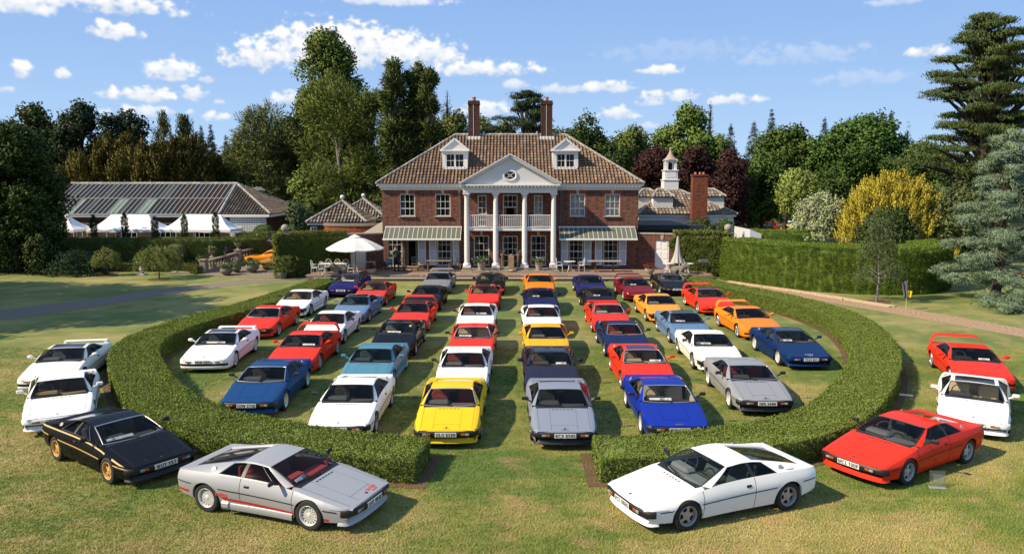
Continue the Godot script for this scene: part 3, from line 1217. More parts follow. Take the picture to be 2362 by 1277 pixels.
		mpart(ch, "lead_flashing", fl, mat("lead", Color.WHITE, 0.6))
	# dormers
	for s in [-1.0, 1.0]:
		var o := Vector3(s * 4.02, 0, -1.25)
		var d := MB.new()
		var hole := Rect2(-0.68, 7.60, 1.36, 1.02)
		wall_holes(d, -0.92, 0.92, 7.36, 8.78, 0.0, 0.12, [hole], Transform3D(Basis(), o))
		d.box(o + Vector3(-0.86, 8.1, -1.5), Vector3(0.1, 1.36, 2.75))
		d.box(o + Vector3(0.86, 8.1, -1.5), Vector3(0.1, 1.36, 2.75))
		var body := mpart(h, "dormer", d, white())
		window_part(body, hole, 4, 2, 0.02, 0, 0.07, Transform3D(Basis(), o), "dormer_window")
		var mid := MB.new()
		mid.box(o + Vector3(0, 8.11, -0.045), Vector3(0.13, 1.0, 0.09))
		mid.box(o + Vector3(0, 7.52, 0.04), Vector3(1.66, 0.08, 0.16), 0.01)
		mid.box(o + Vector3(0, 8.72, 0.05), Vector3(1.86, 0.12, 0.13), 0.01)
		mpart(body, "window_trim", mid, white())
		var ped := MB.new()
		ped.prism([Vector2(-1.0, 8.80), Vector2(1.0, 8.80), Vector2(0, 9.58)], 3.3, Transform3D(Basis(), o + Vector3(0, 0, -3.2)))
		for q in [-1.0, 1.0]:
			ped.bar(o + Vector3(q * 1.06, 8.80, 0.16), o + Vector3(0, 9.66, 0.16), 0.12, 0.14)
			ped.bar(o + Vector3(q * 1.06, 8.84, -1.5), o + Vector3(0, 9.69, -1.5), 3.3, 0.05)
		ped.box(o + Vector3(0, 8.82, 0.13), Vector3(2.12, 0.09, 0.24), 0.01)
		mpart(body, "dormer_pediment", ped, white())
		var dk := MB.new()
		dk.box(o + Vector3(0, 8.1, -1.6), Vector3(1.6, 1.3, 0.05))
		dk.box(o + Vector3(-0.56, 8.1, -0.2), Vector3(0.2, 1.0, 0.03))
		dk.box(o + Vector3(0.56, 8.1, -0.2), Vector3(0.2, 1.0, 0.03))
		mpart(body, "dormer_room", dk, mat("dark_room", lin(0.10, 0.095, 0.085), 0.9))
	build_portico(h)
	# awnings
	for s in [-1.0, 1.0]:
		var xa := 3.5 if s > 0 else -8.92
		var n := 16
		var prof := []
		for i in 9:
			var t := i / 8.0
			prof.append(Vector3(0, lerpf(3.34, 2.60, t) + 0.10 * sin(t * PI), lerpf(0.06, 1.28, t)))
		var cv := MB.new()
		var rows := []
		for p in prof:
			rows.append(PackedVector3Array([Vector3(xa, p.y, p.z), Vector3(xa + 5.42, p.y, p.z)]))
		cv.grid(rows, true)
		var aw := mpart(h, "awning", cv, grained("awning_canvas", lin(0.135, 0.15, 0.115), 0.85, "grain", 1.5))
		var stripes := MB.new()
		for k2 in n + 1:
			var x := xa + 5.42 * k2 / n
			var rr := []
			for p in prof:
				rr.append(PackedVector3Array([Vector3(x - 0.014, p.y + 0.006, p.z + 0.003), Vector3(x + 0.014, p.y + 0.006, p.z + 0.003)]))
			stripes.grid(rr, true)
		mpart(aw, "canvas_stripes", stripes, mat("canvas_stripe", lin(0.66, 0.66, 0.60), 0.85))
		var rail := MB.new()
		rail.box(Vector3(xa + 2.71, 2.57, 1.31), Vector3(5.52, 0.13, 0.1), 0.02)
		rail.box(Vector3(xa + 2.71, 3.37, 0.07), Vector3(5.5, 0.1, 0.14), 0.02)
		for q in [0.4, 5.0]:
			rail.bar(Vector3(xa + q, 2.75, 0.03), Vector3(xa + q, 2.6, 1.28), 0.04, 0.04)
		mpart(aw, "awning_rail", rail, white())
	# lead rainwater pipe heads either side of the portico
	var pipe := MB.new()
	for s in [-1.0, 1.0]:
		pipe.box(Vector3(s * 3.62, 5.9, 0.1), Vector3(0.2, 0.2, 0.18), 0.02)
		pipe.tube([Vector3(s * 3.62, 5.85, 0.08), Vector3(s * 3.62, 0.4, 0.08)], [0.045, 0.045], 8)
	mpart(h, "rainwater_pipes", pipe, mat("dark_lead", lin(0.09, 0.085, 0.08), 0.6))


func build_portico(h: Node3D) -> void:
	var zc := 1.5
	for x in [-3.03, -1.01, 1.01, 3.03]:
		var c := MB.new()
		c.lathe([Vector2(0.185, 0.98), Vector2(0.188, 1.6), Vector2(0.184, 2.6), Vector2(0.172, 4.0), Vector2(0.158, 5.0), Vector2(0.150, 5.52)], 24, Transform3D(Basis(), Vector3(x, 0, zc)))
		var col := mpart(h, "column", c, white())
		var b := MB.new()
		b.box(Vector3(x, 0.70, zc), Vector3(0.56, 0.16, 0.56), 0.015)
		b.lathe([Vector2(0.25, 0.76), Vector2(0.285, 0.80), Vector2(0.285, 0.85), Vector2(0.25, 0.89), Vector2(0.235, 0.92), Vector2(0.215, 0.95), Vector2(0.20, 0.99)], 24, Transform3D(Basis(), Vector3(x, 0, zc)))
		mpart(col, "column_base", b, white())
		var pl := MB.new()
		pl.box(Vector3(x, 0.485, zc), Vector3(0.60, 0.28, 0.60), 0.015)
		mpart(col, "plinth", pl, grained("plinth_stone", lin(0.36, 0.27, 0.16), 0.85, "stone_grain", 1.0))
		var cp := MB.new()
		cp.lathe([Vector2(0.158, 5.50), Vector2(0.178, 5.53), Vector2(0.162, 5.56), Vector2(0.162, 5.63), Vector2(0.20, 5.67), Vector2(0.225, 5.72)], 24, Transform3D(Basis(), Vector3(x, 0, zc)))
		cp.box(Vector3(x, 5.775, zc), Vector3(0.50, 0.10, 0.50), 0.01)
		mpart(col, "capital", cp, white())
	# entablature and pediment
	var e := MB.new()
	e.box(Vector3(0, 5.98, zc / 2 + 0.14), Vector3(6.52, 0.30, zc + 0.24), 0.01)
	e.box(Vector3(0, 6.18, zc / 2 + 0.18), Vector3(6.62, 0.10, zc + 0.32), 0.01)
	e.box(Vector3(0, 6.36, zc / 2 + 0.26), Vector3(6.92, 0.10, zc + 0.50), 0.015)
	var k := -13
	while k <= 13:
		e.box(Vector3(k * 0.247, 6.27, 1.93), Vector3(0.10, 0.075, 0.12), 0.005)
		k += 1
	var en := mpart(h, "entablature", e, white())
	var zt := zc + 0.22
	var sl := atan2(1.93, 3.42)
	var rake := MB.new()
	for s in [-1.0, 1.0]:
		rake.bar(Vector3(s * 3.46, 6.44, zt + 0.14), Vector3(0, 8.37, zt + 0.14), 0.30, 0.16)
		rake.bar(Vector3(s * 3.52, 6.50, zt + 0.20), Vector3(0, 8.47, zt + 0.20), 0.36, 0.07)
		rake.bar(Vector3(s * 3.50, 6.49, -1.6), Vector3(0, 8.455, -1.6), 6.6, 0.06)
		var q := 0.1
		while q < 0.97:
			var p := Vector3(s * 3.40, 6.36, zt + 0.12).lerp(Vector3(0, 8.265, zt + 0.12), q)
			rake.box(p, Vector3(0.10, 0.09, 0.16), 0.005, Basis(Vector3.BACK, -s * sl))
			q += 0.061
	mpart(en, "raking_cornice", rake, white())
	# tympanum boards round the oval window
	var y := 6.42
	var i := 0
	while y < 8.2:
		var half := 3.30 * (8.33 - y) / 1.92
		if half > 0.1:
			var b := MB.new()
			b.box(Vector3(0, y + 0.062, zt + 0.012), Vector3(half * 2.0, 0.128, 0.03), 0.0, Basis(Vector3.RIGHT, 0.09))
			mpart(en, "tympanum_board", b, white())
		y += 0.125
		i += 1
	var back := MB.new()
	back.prism([Vector2(-3.4, 6.42), Vector2(3.4, 6.42), Vector2(0, 8.35)], 1.0, Transform3D(Basis(), Vector3(0, 0, zt - 1.02)))
	mpart(en, "tympanum", back, white())
	var ov := MB.new()
	var ring := []
	for a in 33:
		var an := TAU * a / 32.0
		ring.append(PackedVector3Array([Vector3(cos(an) * 0.36, 7.02 + sin(an) * 0.25, zt + 0.03), Vector3(cos(an) * 0.40, 7.02 + sin(an) * 0.29, zt + 0.10), Vector3(cos(an) * 0.50, 7.02 + sin(an) * 0.38, zt + 0.10), Vector3(cos(an) * 0.54, 7.02 + sin(an) * 0.42, zt + 0.02)]))
	ov.grid(ring, true)
	var oval := mpart(en, "oval_window", ov, white())
	var gl := MB.new()
	var pts := PackedVector3Array()
	for a in 32:
		pts.append(Vector3(cos(TAU * a / 32.0) * 0.37, 7.02 + sin(TAU * a / 32.0) * 0.26, zt + 0.040))
	gl.fan(pts)
	mpart(oval, "oval_pane", gl, mat("dark_glass", lin(0.012, 0.013, 0.014), 0.06))
	var br := MB.new()
	for a in 4:
		var an := PI / 4 + a * PI / 2
		br.bar(Vector3(cos(an) * 0.08, 7.02 + sin(an) * 0.06, zt + 0.055), Vector3(cos(an) * 0.37, 7.02 + sin(an) * 0.26, zt + 0.055), 0.03, 0.03)
	br.flathe([Vector2(0.12, 0.0), Vector2(0.12, 0.03), Vector2(0.08, 0.03), Vector2(0.08, 0.0)], 16, Transform3D(Basis(Vector3.RIGHT, PI / 2).scaled_local(Vector3(1, 1, 0.72)), Vector3(0, 7.02, zt + 0.045)))
	mpart(oval, "oval_glazing_bars", br, white())
	# balcony
	var f := MB.new()
	f.box(Vector3(0, 3.29, zc / 2 + 0.03), Vector3(6.2, 0.2, zc - 0.06), 0.01)
	var bal := mpart(h, "balcony", f, white())
	for bay in 3:
		var xa := -3.03 + bay * 2.02 + 0.19
		var xb := xa + 2.02 - 0.38
		var r := MB.new()
		r.box(Vector3((xa + xb) / 2, 4.27, zc), Vector3(xb - xa, 0.06, 0.09), 0.012)
		r.box(Vector3((xa + xb) / 2, 3.46, zc), Vector3(xb - xa, 0.05, 0.07), 0.01)
		mpart(bal, "handrail", r, white())
		for q in 12:
			var b := MB.new()
			b.box(Vector3(lerpf(xa, xb, (q + 0.5) / 12.0), 3.862, zc), Vector3(0.045, 0.755, 0.045))
			mpart(bal, "baluster", b, white())
	# step of the portico floor
	var st := MB.new()
	st.box(Vector3(0, 0.40, zc / 2 + 0.1), Vector3(6.9, 0.10, zc + 0.7), 0.012)
	mpart(h, "portico_step", st, stone())


func build_garden_walls() -> void:
	# brick walls carrying creeper and stone balls, running out from both corners of the house
	for s in [-1.0, 1.0]:
		var a := Vector3(-9.33, 0, -54.5) if s < 0 else Vector3(9.07, 0, -54.5)
		var b := Vector3(-15.7, 0, -52.1) if s < 0 else Vector3(15.1, 0, -52.6)
		var ln := a.distance_to(b)
		var dir := (b - a).normalized()
		var t := thing("garden_wall", "brick garden wall with stone coping and creeper %s of the house" % ["left", "right"][int(s > 0)], "wall", a if s > 0 else b, atan2(-dir.z, dir.x) if s > 0 else atan2(dir.z, -dir.x))
		var door := Rect2(1.22, 0.36, 1.0, 2.1) if s > 0 else Rect2(ln - 2.3, 0.36, 1.1, 1.95)
		var m := MB.new()
		wall_holes(m, 0, ln, 0.0, 2.85, 0.0, 0.35, [door])
		mpart(t, "brick_face", m, brickwork())
		var cp := MB.new()
		var n := int(ln / 0.6)
		for i in n:
			cp.box(Vector3((i + 0.5) * ln / n, 2.90, -0.175), Vector3(ln / n - 0.008, 0.11, 0.47), 0.015)
		mpart(t, "coping", cp, stone())
		var d := MB.new()
		d.box(Vector3(door.get_center().x, door.get_center().y, -0.12), Vector3(door.size.x, door.size.y, 0.05))
		var dp := mpart(t, "door", d, white())
		for i in 2:
			for j in 3:
				var pn := MB.new()
				pn.box(Vector3(door.position.x + door.size.x * (0.27 + 0.46 * i), door.position.y + door.size.y * (0.17 + 0.32 * j), -0.09), Vector3(0.36, door.size.y * 0.25, 0.03), 0.012)
				mpart(dp, "door_panel", pn, white())
		var ky := MB.new()
		ky.prism([Vector2(-0.08, 0), Vector2(0.08, 0), Vector2(0.12, 0.34), Vector2(-0.12, 0.34)], 0.06, Transform3D(Basis(), Vector3(door.get_center().x, door.end.y + 0.01, -0.01)))
		mpart(t, "keystone", ky, stone())
		# end pier with a stone ball
		var e := (ln - 0.1) if s > 0 else 0.1
		var pr := MB.new()
		pr.box(Vector3(e, 1.48, -0.17), Vector3(0.62, 2.96, 0.62))
		mpart(t, "pier", pr, brickwork())
		var bl := MB.new()
		bl.box(Vector3(e, 3.02, -0.17), Vector3(0.76, 0.14, 0.76), 0.02)
		bl.lathe([Vector2(0.24, 3.09), Vector2(0.13, 3.15), Vector2(0.12, 3.19)], 16, Transform3D(Basis(), Vector3(e, 0, -0.17)))
		bl.ball(Vector3(e, 3.42, -0.17), Vector3(0.27, 0.27, 0.27), 20)
		mpart(t, "stone_ball", bl, stone())
		# creeper: leaves over the outer part of the wall, tops trailing over the coping
		var l := Leaves.new()
		var x0 := 2.25 if s > 0 else -0.35
		var x1 := ln + 0.2 if s > 0 else ln - 2.3
		for k in 5200:
			var x := rng.randf_range(x0, x1)
			var y := rng.randf_range(0.05, 3.06)
			var edge := 0.35 * fbm.get_noise_2d(y * 1.1, 5.0 + s)
			if (s > 0 and x < x0 + 0.2 + edge) or (s < 0 and x > x1 - 0.25 + edge):
				continue
			var out := 0.12 + 0.14 * fbm.get_noise_2d(x * 1.3, y * 1.3)
			var o := Vector3(x, y, out)
			var up := Vector3(rng.randf_range(-0.6, 0.6), rng.randf_range(-0.2, 0.8), 1.0).normalized()
			if y > 2.8:
				o.z = rng.randf_range(-0.3, 0.3)
				o.y = 2.98 + rng.randf_range(0.0, 0.12)
				up = Vector3(rng.randf_range(-0.4, 0.4), 1.0, rng.randf_range(0.0, 0.6)).normalized()
			var c := Color(0.075, 0.10, 0.018) * rng.randf_range(0.6, 1.35)
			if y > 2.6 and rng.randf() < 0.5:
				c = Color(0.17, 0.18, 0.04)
			if rng.randf() < 0.004:
				c = Color(0.32, 0.10, 0.03)
			l.add(o, rand_basis(rng.randf_range(0.10, 0.17), up), c)
		if s < 0:   # the creeper wraps the end of the wall
			for k in 1300:
				var up := Vector3(-1.0, rng.randf_range(-0.2, 0.8), rng.randf_range(-0.6, 0.6)).normalized()
				l.add(Vector3(-0.35 - 0.25 * absf(fbm.get_noise_2d(k * 0.01, 3.0)) - rng.randf() * 0.15, rng.randf_range(0.0, 3.0), rng.randf_range(-0.7, 0.3)), rand_basis(rng.randf_range(0.11, 0.18), up), Color(0.12, 0.14, 0.028) * rng.randf_range(0.6, 1.4))
		leaves_part(t, "creeper", l, leaf_clump("broad"), leafy("creeper", 0.5))


# ---------------------------------------------------------------- cars
# A low wedge coupe, 4.2 m long. s runs from the nose (0) to the tail (4.19); the nose points along +z. kind: "wedge" (sharp, black bumpers), "turbo" (skirts and deep spoiler), "round" (softer, body coloured bumpers).
const CAR_L := 2.1
var ckind := "wedge"


func tab(t: Array, s: float) -> float:
	if s <= t[0].x:
		return t[0].y
	for i in t.size() - 1:
		if s <= t[i + 1].x:
			return lerpf(t[i].y, t[i + 1].y, (s - t[i].x) / (t[i + 1].x - t[i].x))
	return t[t.size() - 1].y


func stab(t: Array, s: float) -> float:   # smooth curve through the table
	var n := t.size()
	if s <= t[0].x:
		return t[0].y
	for i in n - 1:
		if s <= t[i + 1].x:
			var a: Vector2 = t[maxi(i - 1, 0)]
			var b: Vector2 = t[i]
			var c: Vector2 = t[i + 1]
			var d: Vector2 = t[mini(i + 2, n - 1)]
			return cubic_interpolate_in_time(b.y, c.y, a.y, d.y, (s - b.x) / (c.x - b.x), c.x - b.x, (a.x - b.x) if i > 0 else -(c.x - b.x), (d.x - b.x) if i < n - 2 else 2.0 * (c.x - b.x))
	return t[n - 1].y


func car_hw(s: float) -> float:   # half width at the waist
	if ckind == "round":
		return stab([Vector2(0.0, 0.70), Vector2(0.12, 0.78), Vector2(0.4, 0.855), Vector2(0.93, 0.895), Vector2(1.4, 0.885), Vector2(2.3, 0.885), Vector2(3.2, 0.93), Vector2(3.6, 0.925), Vector2(4.0, 0.88), Vector2(4.19, 0.80)], s)
	return stab([Vector2(0.0, 0.725), Vector2(0.12, 0.765), Vector2(0.4, 0.82), Vector2(0.93, 0.875), Vector2(1.4, 0.87), Vector2(2.3, 0.88), Vector2(3.2, 0.92), Vector2(3.6, 0.915), Vector2(4.0, 0.88), Vector2(4.19, 0.83)], s)


func hood_y(s: float) -> float:
	if ckind == "round":
		return stab([Vector2(0.0, 0.515), Vector2(0.15, 0.575), Vector2(0.5, 0.64), Vector2(1.2, 0.775), Vector2(1.4, 0.80)], s)
	return tab([Vector2(0.0, 0.525), Vector2(1.2, 0.765), Vector2(1.4, 0.795)], s)


func sh_y(s: float) -> float:   # shoulder line
	var drop := 0.05 if ckind == "round" else 0.035
	if s < 1.2:
		return hood_y(s) - drop
	return stab([Vector2(1.2, hood_y(1.2) - drop), Vector2(1.7, 0.785), Vector2(2.5, 0.82), Vector2(3.3, 0.832), Vector2(4.0, 0.805), Vector2(4.19, 0.79)], s)


func sh_x(s: float) -> float:
	var k := 0.075 if ckind == "round" else 0.06
	return car_hw(s) - k * smoothstep(0.0, 0.9, s) - 0.02


func waist_y(s: float) -> float:
	return tab([Vector2(0.0, 0.43), Vector2(0.25, 0.44), Vector2(0.93, 0.475), Vector2(2.0, 0.52), Vector2(3.4, 0.575), Vector2(4.19, 0.60)], s)


func sill_y(s: float) -> float:
	return tab([Vector2(0.0, 0.25), Vector2(0.5, 0.22), Vector2(1.3, 0.19), Vector2(3.0, 0.20), Vector2(3.8, 0.27), Vector2(4.19, 0.36)], s)


func side_x(s: float, y: float) -> float:
	var w := waist_y(s)
	var hw := car_hw(s)
	if y >= w:
		var t := clampf((y - w) / maxf(sh_y(s) - w, 0.02), 0.0, 1.0)
		return lerpf(hw, sh_x(s), pow(t, 2.4 if ckind == "round" else 1.8))
	var t2 := clampf((w - y) / 0.32, 0.0, 1.3)
	return hw - 0.055 * pow(t2, 1.5) - (0.006 if ckind != "round" else 0.0)


func side_pt(s: float, y: float, sg: float, off := 0.0) -> Vector3:
	return Vector3(sg * (side_x(s, y) + off), y, CAR_L - s)


const AXLES := [[0.93, 0.335], [3.37, 0.352]]


func arch_y(s: float) -> float:
	for a in AXLES:
		if absf(s - a[0]) < a[1]:
			return 0.29 + sqrt(a[1] * a[1] - (s - a[0]) * (s - a[0]))
	return sill_y(s)


func side_patch(m: MB, s0: float, s1: float, sg: float) -> void:
	var st := []   # stations as (s, bottom)
	var s := s0
	while s < s1 - 0.03:
		var skip := false
		for a in AXLES:
			if absf(s - a[0]) < a[1] + 0.02:
				skip = true
		if not skip:
			st.append(Vector2(s, sill_y(s)))
		s += 0.12
	st.append(Vector2(s1, sill_y(s1)))
	if st[0].x > s0 + 0.001:
		st.push_front(Vector2(s0, sill_y(s0)))
	for a in AXLES:
		if a[0] > s0 and a[0] < s1:
			st.append(Vector2(a[0] - a[1] - 0.001, sill_y(a[0] - a[1])))
			st.append(Vector2(a[0] + a[1] + 0.001, sill_y(a[0] + a[1])))
			for k in 15:
				var an := PI * k / 14.0
				st.append(Vector2(a[0] - a[1] * cos(an), 0.29 + a[1] * sin(an)))
	st.sort_custom(func(p, q): return p.x < q.x)
	var rows := []
	for p in st:
		var row := PackedVector3Array()
		var top := sh_y(p.x)
		for j in 9:
			row.append(side_pt(p.x, lerpf(p.y, top, j / 8.0), sg))
		rows.append(row)
	m.grid(rows, sg > 0)   # rows run to the tail, columns upwards
	for a in AXLES:   # arch lips turned inwards
		if a[0] > s0 and a[0] < s1:
			var lip := []
			for k in 15:
				var an := PI * k / 14.0
				var ss: float = a[0] - a[1] * cos(an)
				var yy: float = 0.29 + a[1] * sin(an)
				var o := side_pt(ss, yy, sg)
				lip.append(PackedVector3Array([o - Vector3(sg * 0.06, 0, 0), o]))
			m.grid(lip, sg > 0)


func edge_pt(s: float, sg: float) -> Vector3:   # roof edge: up the windscreen pillar, along the roof, down the rear buttress
	var wide := 0.02 if ckind == "round" else 0.0
	var x := stab([Vector2(1.33, 0.705), Vector2(1.96, 0.575), Vector2(2.35, 0.558), Vector2(2.62, 0.553), Vector2(3.0, 0.565), Vector2(3.6, 0.605), Vector2(3.96, 0.64)], s)
	var y := tab([Vector2(1.33, 0.785), Vector2(1.96, 1.042), Vector2(2.35, 1.075), Vector2(2.62, 1.068), Vector2(3.0, 1.0), Vector2(3.6, 0.88), Vector2(3.96, 0.80)], s)
	return Vector3(sg * (x + wide), y, CAR_L - s)


func belt_pt(s: float, sg: float) -> Vector3:
	return Vector3(sg * sh_x(s), sh_y(s), CAR_L - s)


func green_pt(sb: float, st: float, t: float, sg: float) -> Vector3:
	var a := belt_pt(sb, sg)
	var b := edge_pt(st, sg)
	var p := a.lerp(b, t)
	p.x += sg * 0.025 * 4.0 * t * (1.0 - t) * (1.4 if ckind == "round" else 0.8)
	return p


func green_cell(m: MB, a: Vector2, b: Vector2, t0: float, t1: float, sg: float, nu := 4, nt := 3, off := 0.0) -> void:   # a and b are (belt s, roof s) of the two slanted ends
	var rows := []
	for i in nu + 1:
		var row := PackedVector3Array()
		var c := a.lerp(b, float(i) / nu)
		for j in nt + 1:
			row.append(green_pt(c.x, c.y, lerpf(t0, t1, float(j) / nt), sg) + Vector3(sg * off, 0, 0))
		rows.append(row)
	m.grid(rows, sg > 0)


func hood_pt(s: float, x: float) -> Vector3:
	var cr := 0.03 if ckind == "round" else 0.010
	return Vector3(x, hood_y(s) - cr * pow(absf(x) / 0.66, 2.0), CAR_L - s)


func hood_edge(s: float) -> float:
	return minf(tab([Vector2(0.0, 0.66), Vector2(0.25, 0.655), Vector2(1.2, 0.675), Vector2(1.33, 0.705)], s), sh_x(s) - 0.012)


func hood_grid(m: MB, s0: float, s1: float, x0: float, x1: float, lift := 0.0) -> void:   # x0, x1 as shares of the half width of the bonnet
	var rows := []
	for i in 7:
		var s := lerpf(s0, s1, i / 6.0)
		var row := PackedVector3Array()
		for j in 7:
			row.append(hood_pt(s, lerpf(x0, x1, j / 6.0) * hood_edge(s)) + Vector3(0, lift, 0))
		rows.append(row)
	m.grid(rows)


func nose_path(n: int) -> Array:   # (x, s) round the nose in plan, from the left wheel to the right
	var out := []
	for i in n + 1:
		var t := -1.0 + 2.0 * i / n
		var a := absf(t)
		if a > 0.62:
			var q := (a - 0.62) / 0.38
			var s := 0.10 + 0.36 * q
			out.append(Vector2(signf(t) * (car_hw(s) + 0.004), s))
		else:
			var q := a / 0.62
			out.append(Vector2(signf(t) * q * car_hw(0.10), 0.10 * pow(q, 3.0)))
	return out


func sweep_nose(m: MB, prof: Array, from := 0, to := 24) -> void:   # profile of (outwards, y) from the top down, swept round the nose
	var path := nose_path(24)
	var rows := []
	for i in range(from, to + 1):
		var p: Vector2 = path[i]
		var t: Vector2 = (path[mini(i + 1, 24)] - path[maxi(i - 1, 0)]).normalized()
		var row := PackedVector3Array()
		for q in prof:
			row.append(Vector3(p.x, q.y, CAR_L - p.y) + Vector3(t.y, 0, t.x).normalized() * q.x)
		rows.append(row)
	m.grid(rows)


func car_meshes(kind: String) -> Dictionary:
	if shared.has("car_" + kind):
		return shared["car_" + kind]
	ckind = kind
	var round_ := kind == "round"
	var d := {}
	# painted shell: wings, sills, pillars, roof, buttresses, tail
	var b := MB.new()
	for sg in [-1.0, 1.0]:
		side_patch(b, 0.10, 1.285, sg)
		side_patch(b, 2.525, 4.11, sg)
		var rows := []   # wing top between bonnet edge and shoulder
		for i in 13:
			var s := lerpf(0.02, 1.33, i / 12.0)
			var row := PackedVector3Array()
			var x0 := hood_edge(s)
			var x1 := sh_x(s)
			for j in 5:
				var t := j / 4.0
				var y := lerpf(hood_pt(s, x0).y, sh_y(s), pow(t, 1.8))
				row.append(Vector3(sg * lerpf(x0, x1, t), y, CAR_L - s))
			rows.append(row)
		b.grid(rows, sg < 0)
		# windscreen pillar and roof rail
		rows = []
		for i in 11:
			var t := i / 10.0
			var c := Vector2(1.47, 2.06)
			var o := green_pt(c.x, c.y, t, sg)
			var e := edge_pt(lerpf(1.33, 2.06, t), sg)
			rows.append(PackedVector3Array([o, o.lerp(e, 0.5) + Vector3(sg * 0.006, 0.004, 0), e]))
		b.grid(rows, sg > 0)
		green_cell(b, Vector2(1.33, 1.33), Vector2(1.47, 1.34), 0.0, 0.02, sg, 2, 1)
		green_cell(b, Vector2(1.47, 2.06), Vector2(2.53, 2.53), 0.92, 1.0, sg, 8, 1)
		green_cell(b, Vector2(1.47, 2.06), Vector2(2.53, 2.53), 0.0, 0.06, sg, 8, 1)
		green_cell(b, Vector2(2.53, 2.53), Vector2(3.08, 2.82), 0.0, 0.07, sg, 4, 1)
		green_cell(b, Vector2(2.53, 2.53), Vector2(3.08, 2.82), 0.91, 1.0, sg, 4, 1)
		green_cell(b, Vector2(3.08, 2.82), Vector2(4.11, 3.96), 0.0, 1.0, sg, 10, 5)
		# inner face of the buttress
		rows = []
		for i in 9:
			var s := lerpf(2.62, 3.96, i / 8.0)
			var e := edge_pt(s, sg)
			rows.append(PackedVector3Array([e, e - Vector3(sg * 0.05, 0.0, 0), e - Vector3(sg * 0.075, 0.045, 0)]))
		b.grid(rows, sg > 0)
	# roof
	var rr := []
	for i in 7:
		var s := lerpf(1.96, 2.66, i / 6.0)
		var e := edge_pt(s, 1.0)
		var row := PackedVector3Array()
		for j in 11:
			var t := -1.0 + j * 0.2
			row.append(Vector3(e.x * t, e.y + 0.022 * (1.0 - t * t), e.z - 0.03 * (1.0 - t * t) * (1.0 if i == 0 else 0.0) * -1.0))
		rr.append(row)
	b.grid(rr)
	# bonnet surround: the parts of the nose left and right of the lid and in front of it
	hood_grid(b, 0.02, 0.30, -1.0, 1.0)
	hood_grid(b, 0.30, 1.20, 0.516, 1.0)
	hood_grid(b, 0.30, 1.20, -1.0, -0.516)
	# tail: deck lip and rear panel
	var tail := []
	for i in 9:
		var t := -1.0 + i * 0.25
		var x := t * sh_x(4.05)
		tail.append(PackedVector3Array([Vector3(x * 0.98, 0.40, CAR_L - 4.02), Vector3(x * 1.03, 0.58, CAR_L - 4.11), Vector3(x, 0.77, CAR_L - 4.10), Vector3(x, 0.798, CAR_L - 4.12), Vector3(x, 0.802, CAR_L - 4.07), Vector3(x, 0.785, CAR_L - 3.93)]))
	b.grid(tail)
	if kind == "turbo":
		for sg in [-1.0, 1.0]:   # side skirts
			var sk := []
			for i in 9:
				var s := lerpf(1.30, 2.98, i / 8.0)
				sk.append(PackedVector3Array([side_pt(s, 0.13, sg, 0.02), side_pt(s, 0.15, sg, 0.05), side_pt(s, 0.25, sg, 0.035), side_pt(s, 0.285, sg, 0.0)]))
			b.grid(sk, sg > 0)
			b.box(Vector3(sg * 0.86, 0.24, CAR_L - 2.88), Vector3(0.1, 0.14, 0.22), 0.03)
	if round_:
		var prof := [Vector2(-0.035, 0.535), Vector2(0.012, 0.50), Vector2(0.032, 0.44), Vector2(0.036, 0.36)]
		sweep_nose(b, prof)
		sweep_nose(b, [Vector2(0.03, 0.275), Vector2(0.036, 0.24), Vector2(0.02, 0.17), Vector2(-0.05, 0.16)])
		sweep_nose(b, [Vector2(0.036, 0.36), Vector2(0.03, 0.275)], 0, 4)
		sweep_nose(b, [Vector2(0.036, 0.36), Vector2(0.03, 0.275)], 20, 24)
	else:
		sweep_nose(b, [Vector2(-0.01, 0.53), Vector2(0.002, 0.505), Vector2(0.0, 0.495)])
	d.body = b.mesh()
	var lp := MB.new()
	if not round_:
		sweep_nose(lp, [Vector2(-0.08, 0.30), Vector2(-0.05, 0.25), Vector2(0.005 if kind == "turbo" else -0.02, 0.19), Vector2(-0.02, 0.178), Vector2(-0.10, 0.185)], 2, 22)
	d.lip = lp.mesh()
	# lid
	var lid := MB.new()
	hood_grid(lid, 0.308, 1.195, -0.508, 0.508)
	d.bonnet = lid.mesh()
	var sl := MB.new()   # shut lines of the headlamp lids and the wing seams
	for sg in [-1.0, 1.0]:
		for e in [[0.10, 1.19, 0.975, 0.985], [0.10, 0.30, 0.50, 0.51]]:
			var rows := []
			for i in 9:
				var ss := lerpf(e[0], e[1], i / 8.0)
				rows.append(PackedVector3Array([hood_pt(ss, sg * e[2] * hood_edge(ss)) + Vector3(0, 0.0022, 0), hood_pt(ss, sg * e[3] * hood_edge(ss)) + Vector3(0, 0.0022, 0)]))
			sl.grid(rows, sg < 0)
	d.lines = sl.mesh()
	# doors
	for sg in [-1.0, 1.0]:
		var dm := MB.new()
		side_patch(dm, 1.297, 2.513, sg)
		d["door%d" % int(sg)] = dm.mesh()
		var dh := MB.new()
		dh.box(side_pt(2.36, 0.68, sg, 0.004), Vector3(0.02, 0.055, 0.12), 0.008)
		d["handle%d" % int(sg)] = dh.mesh()
	# black parts: gaps, window frames, underside, wheel houses, cowl, grille
	var k := MB.new()
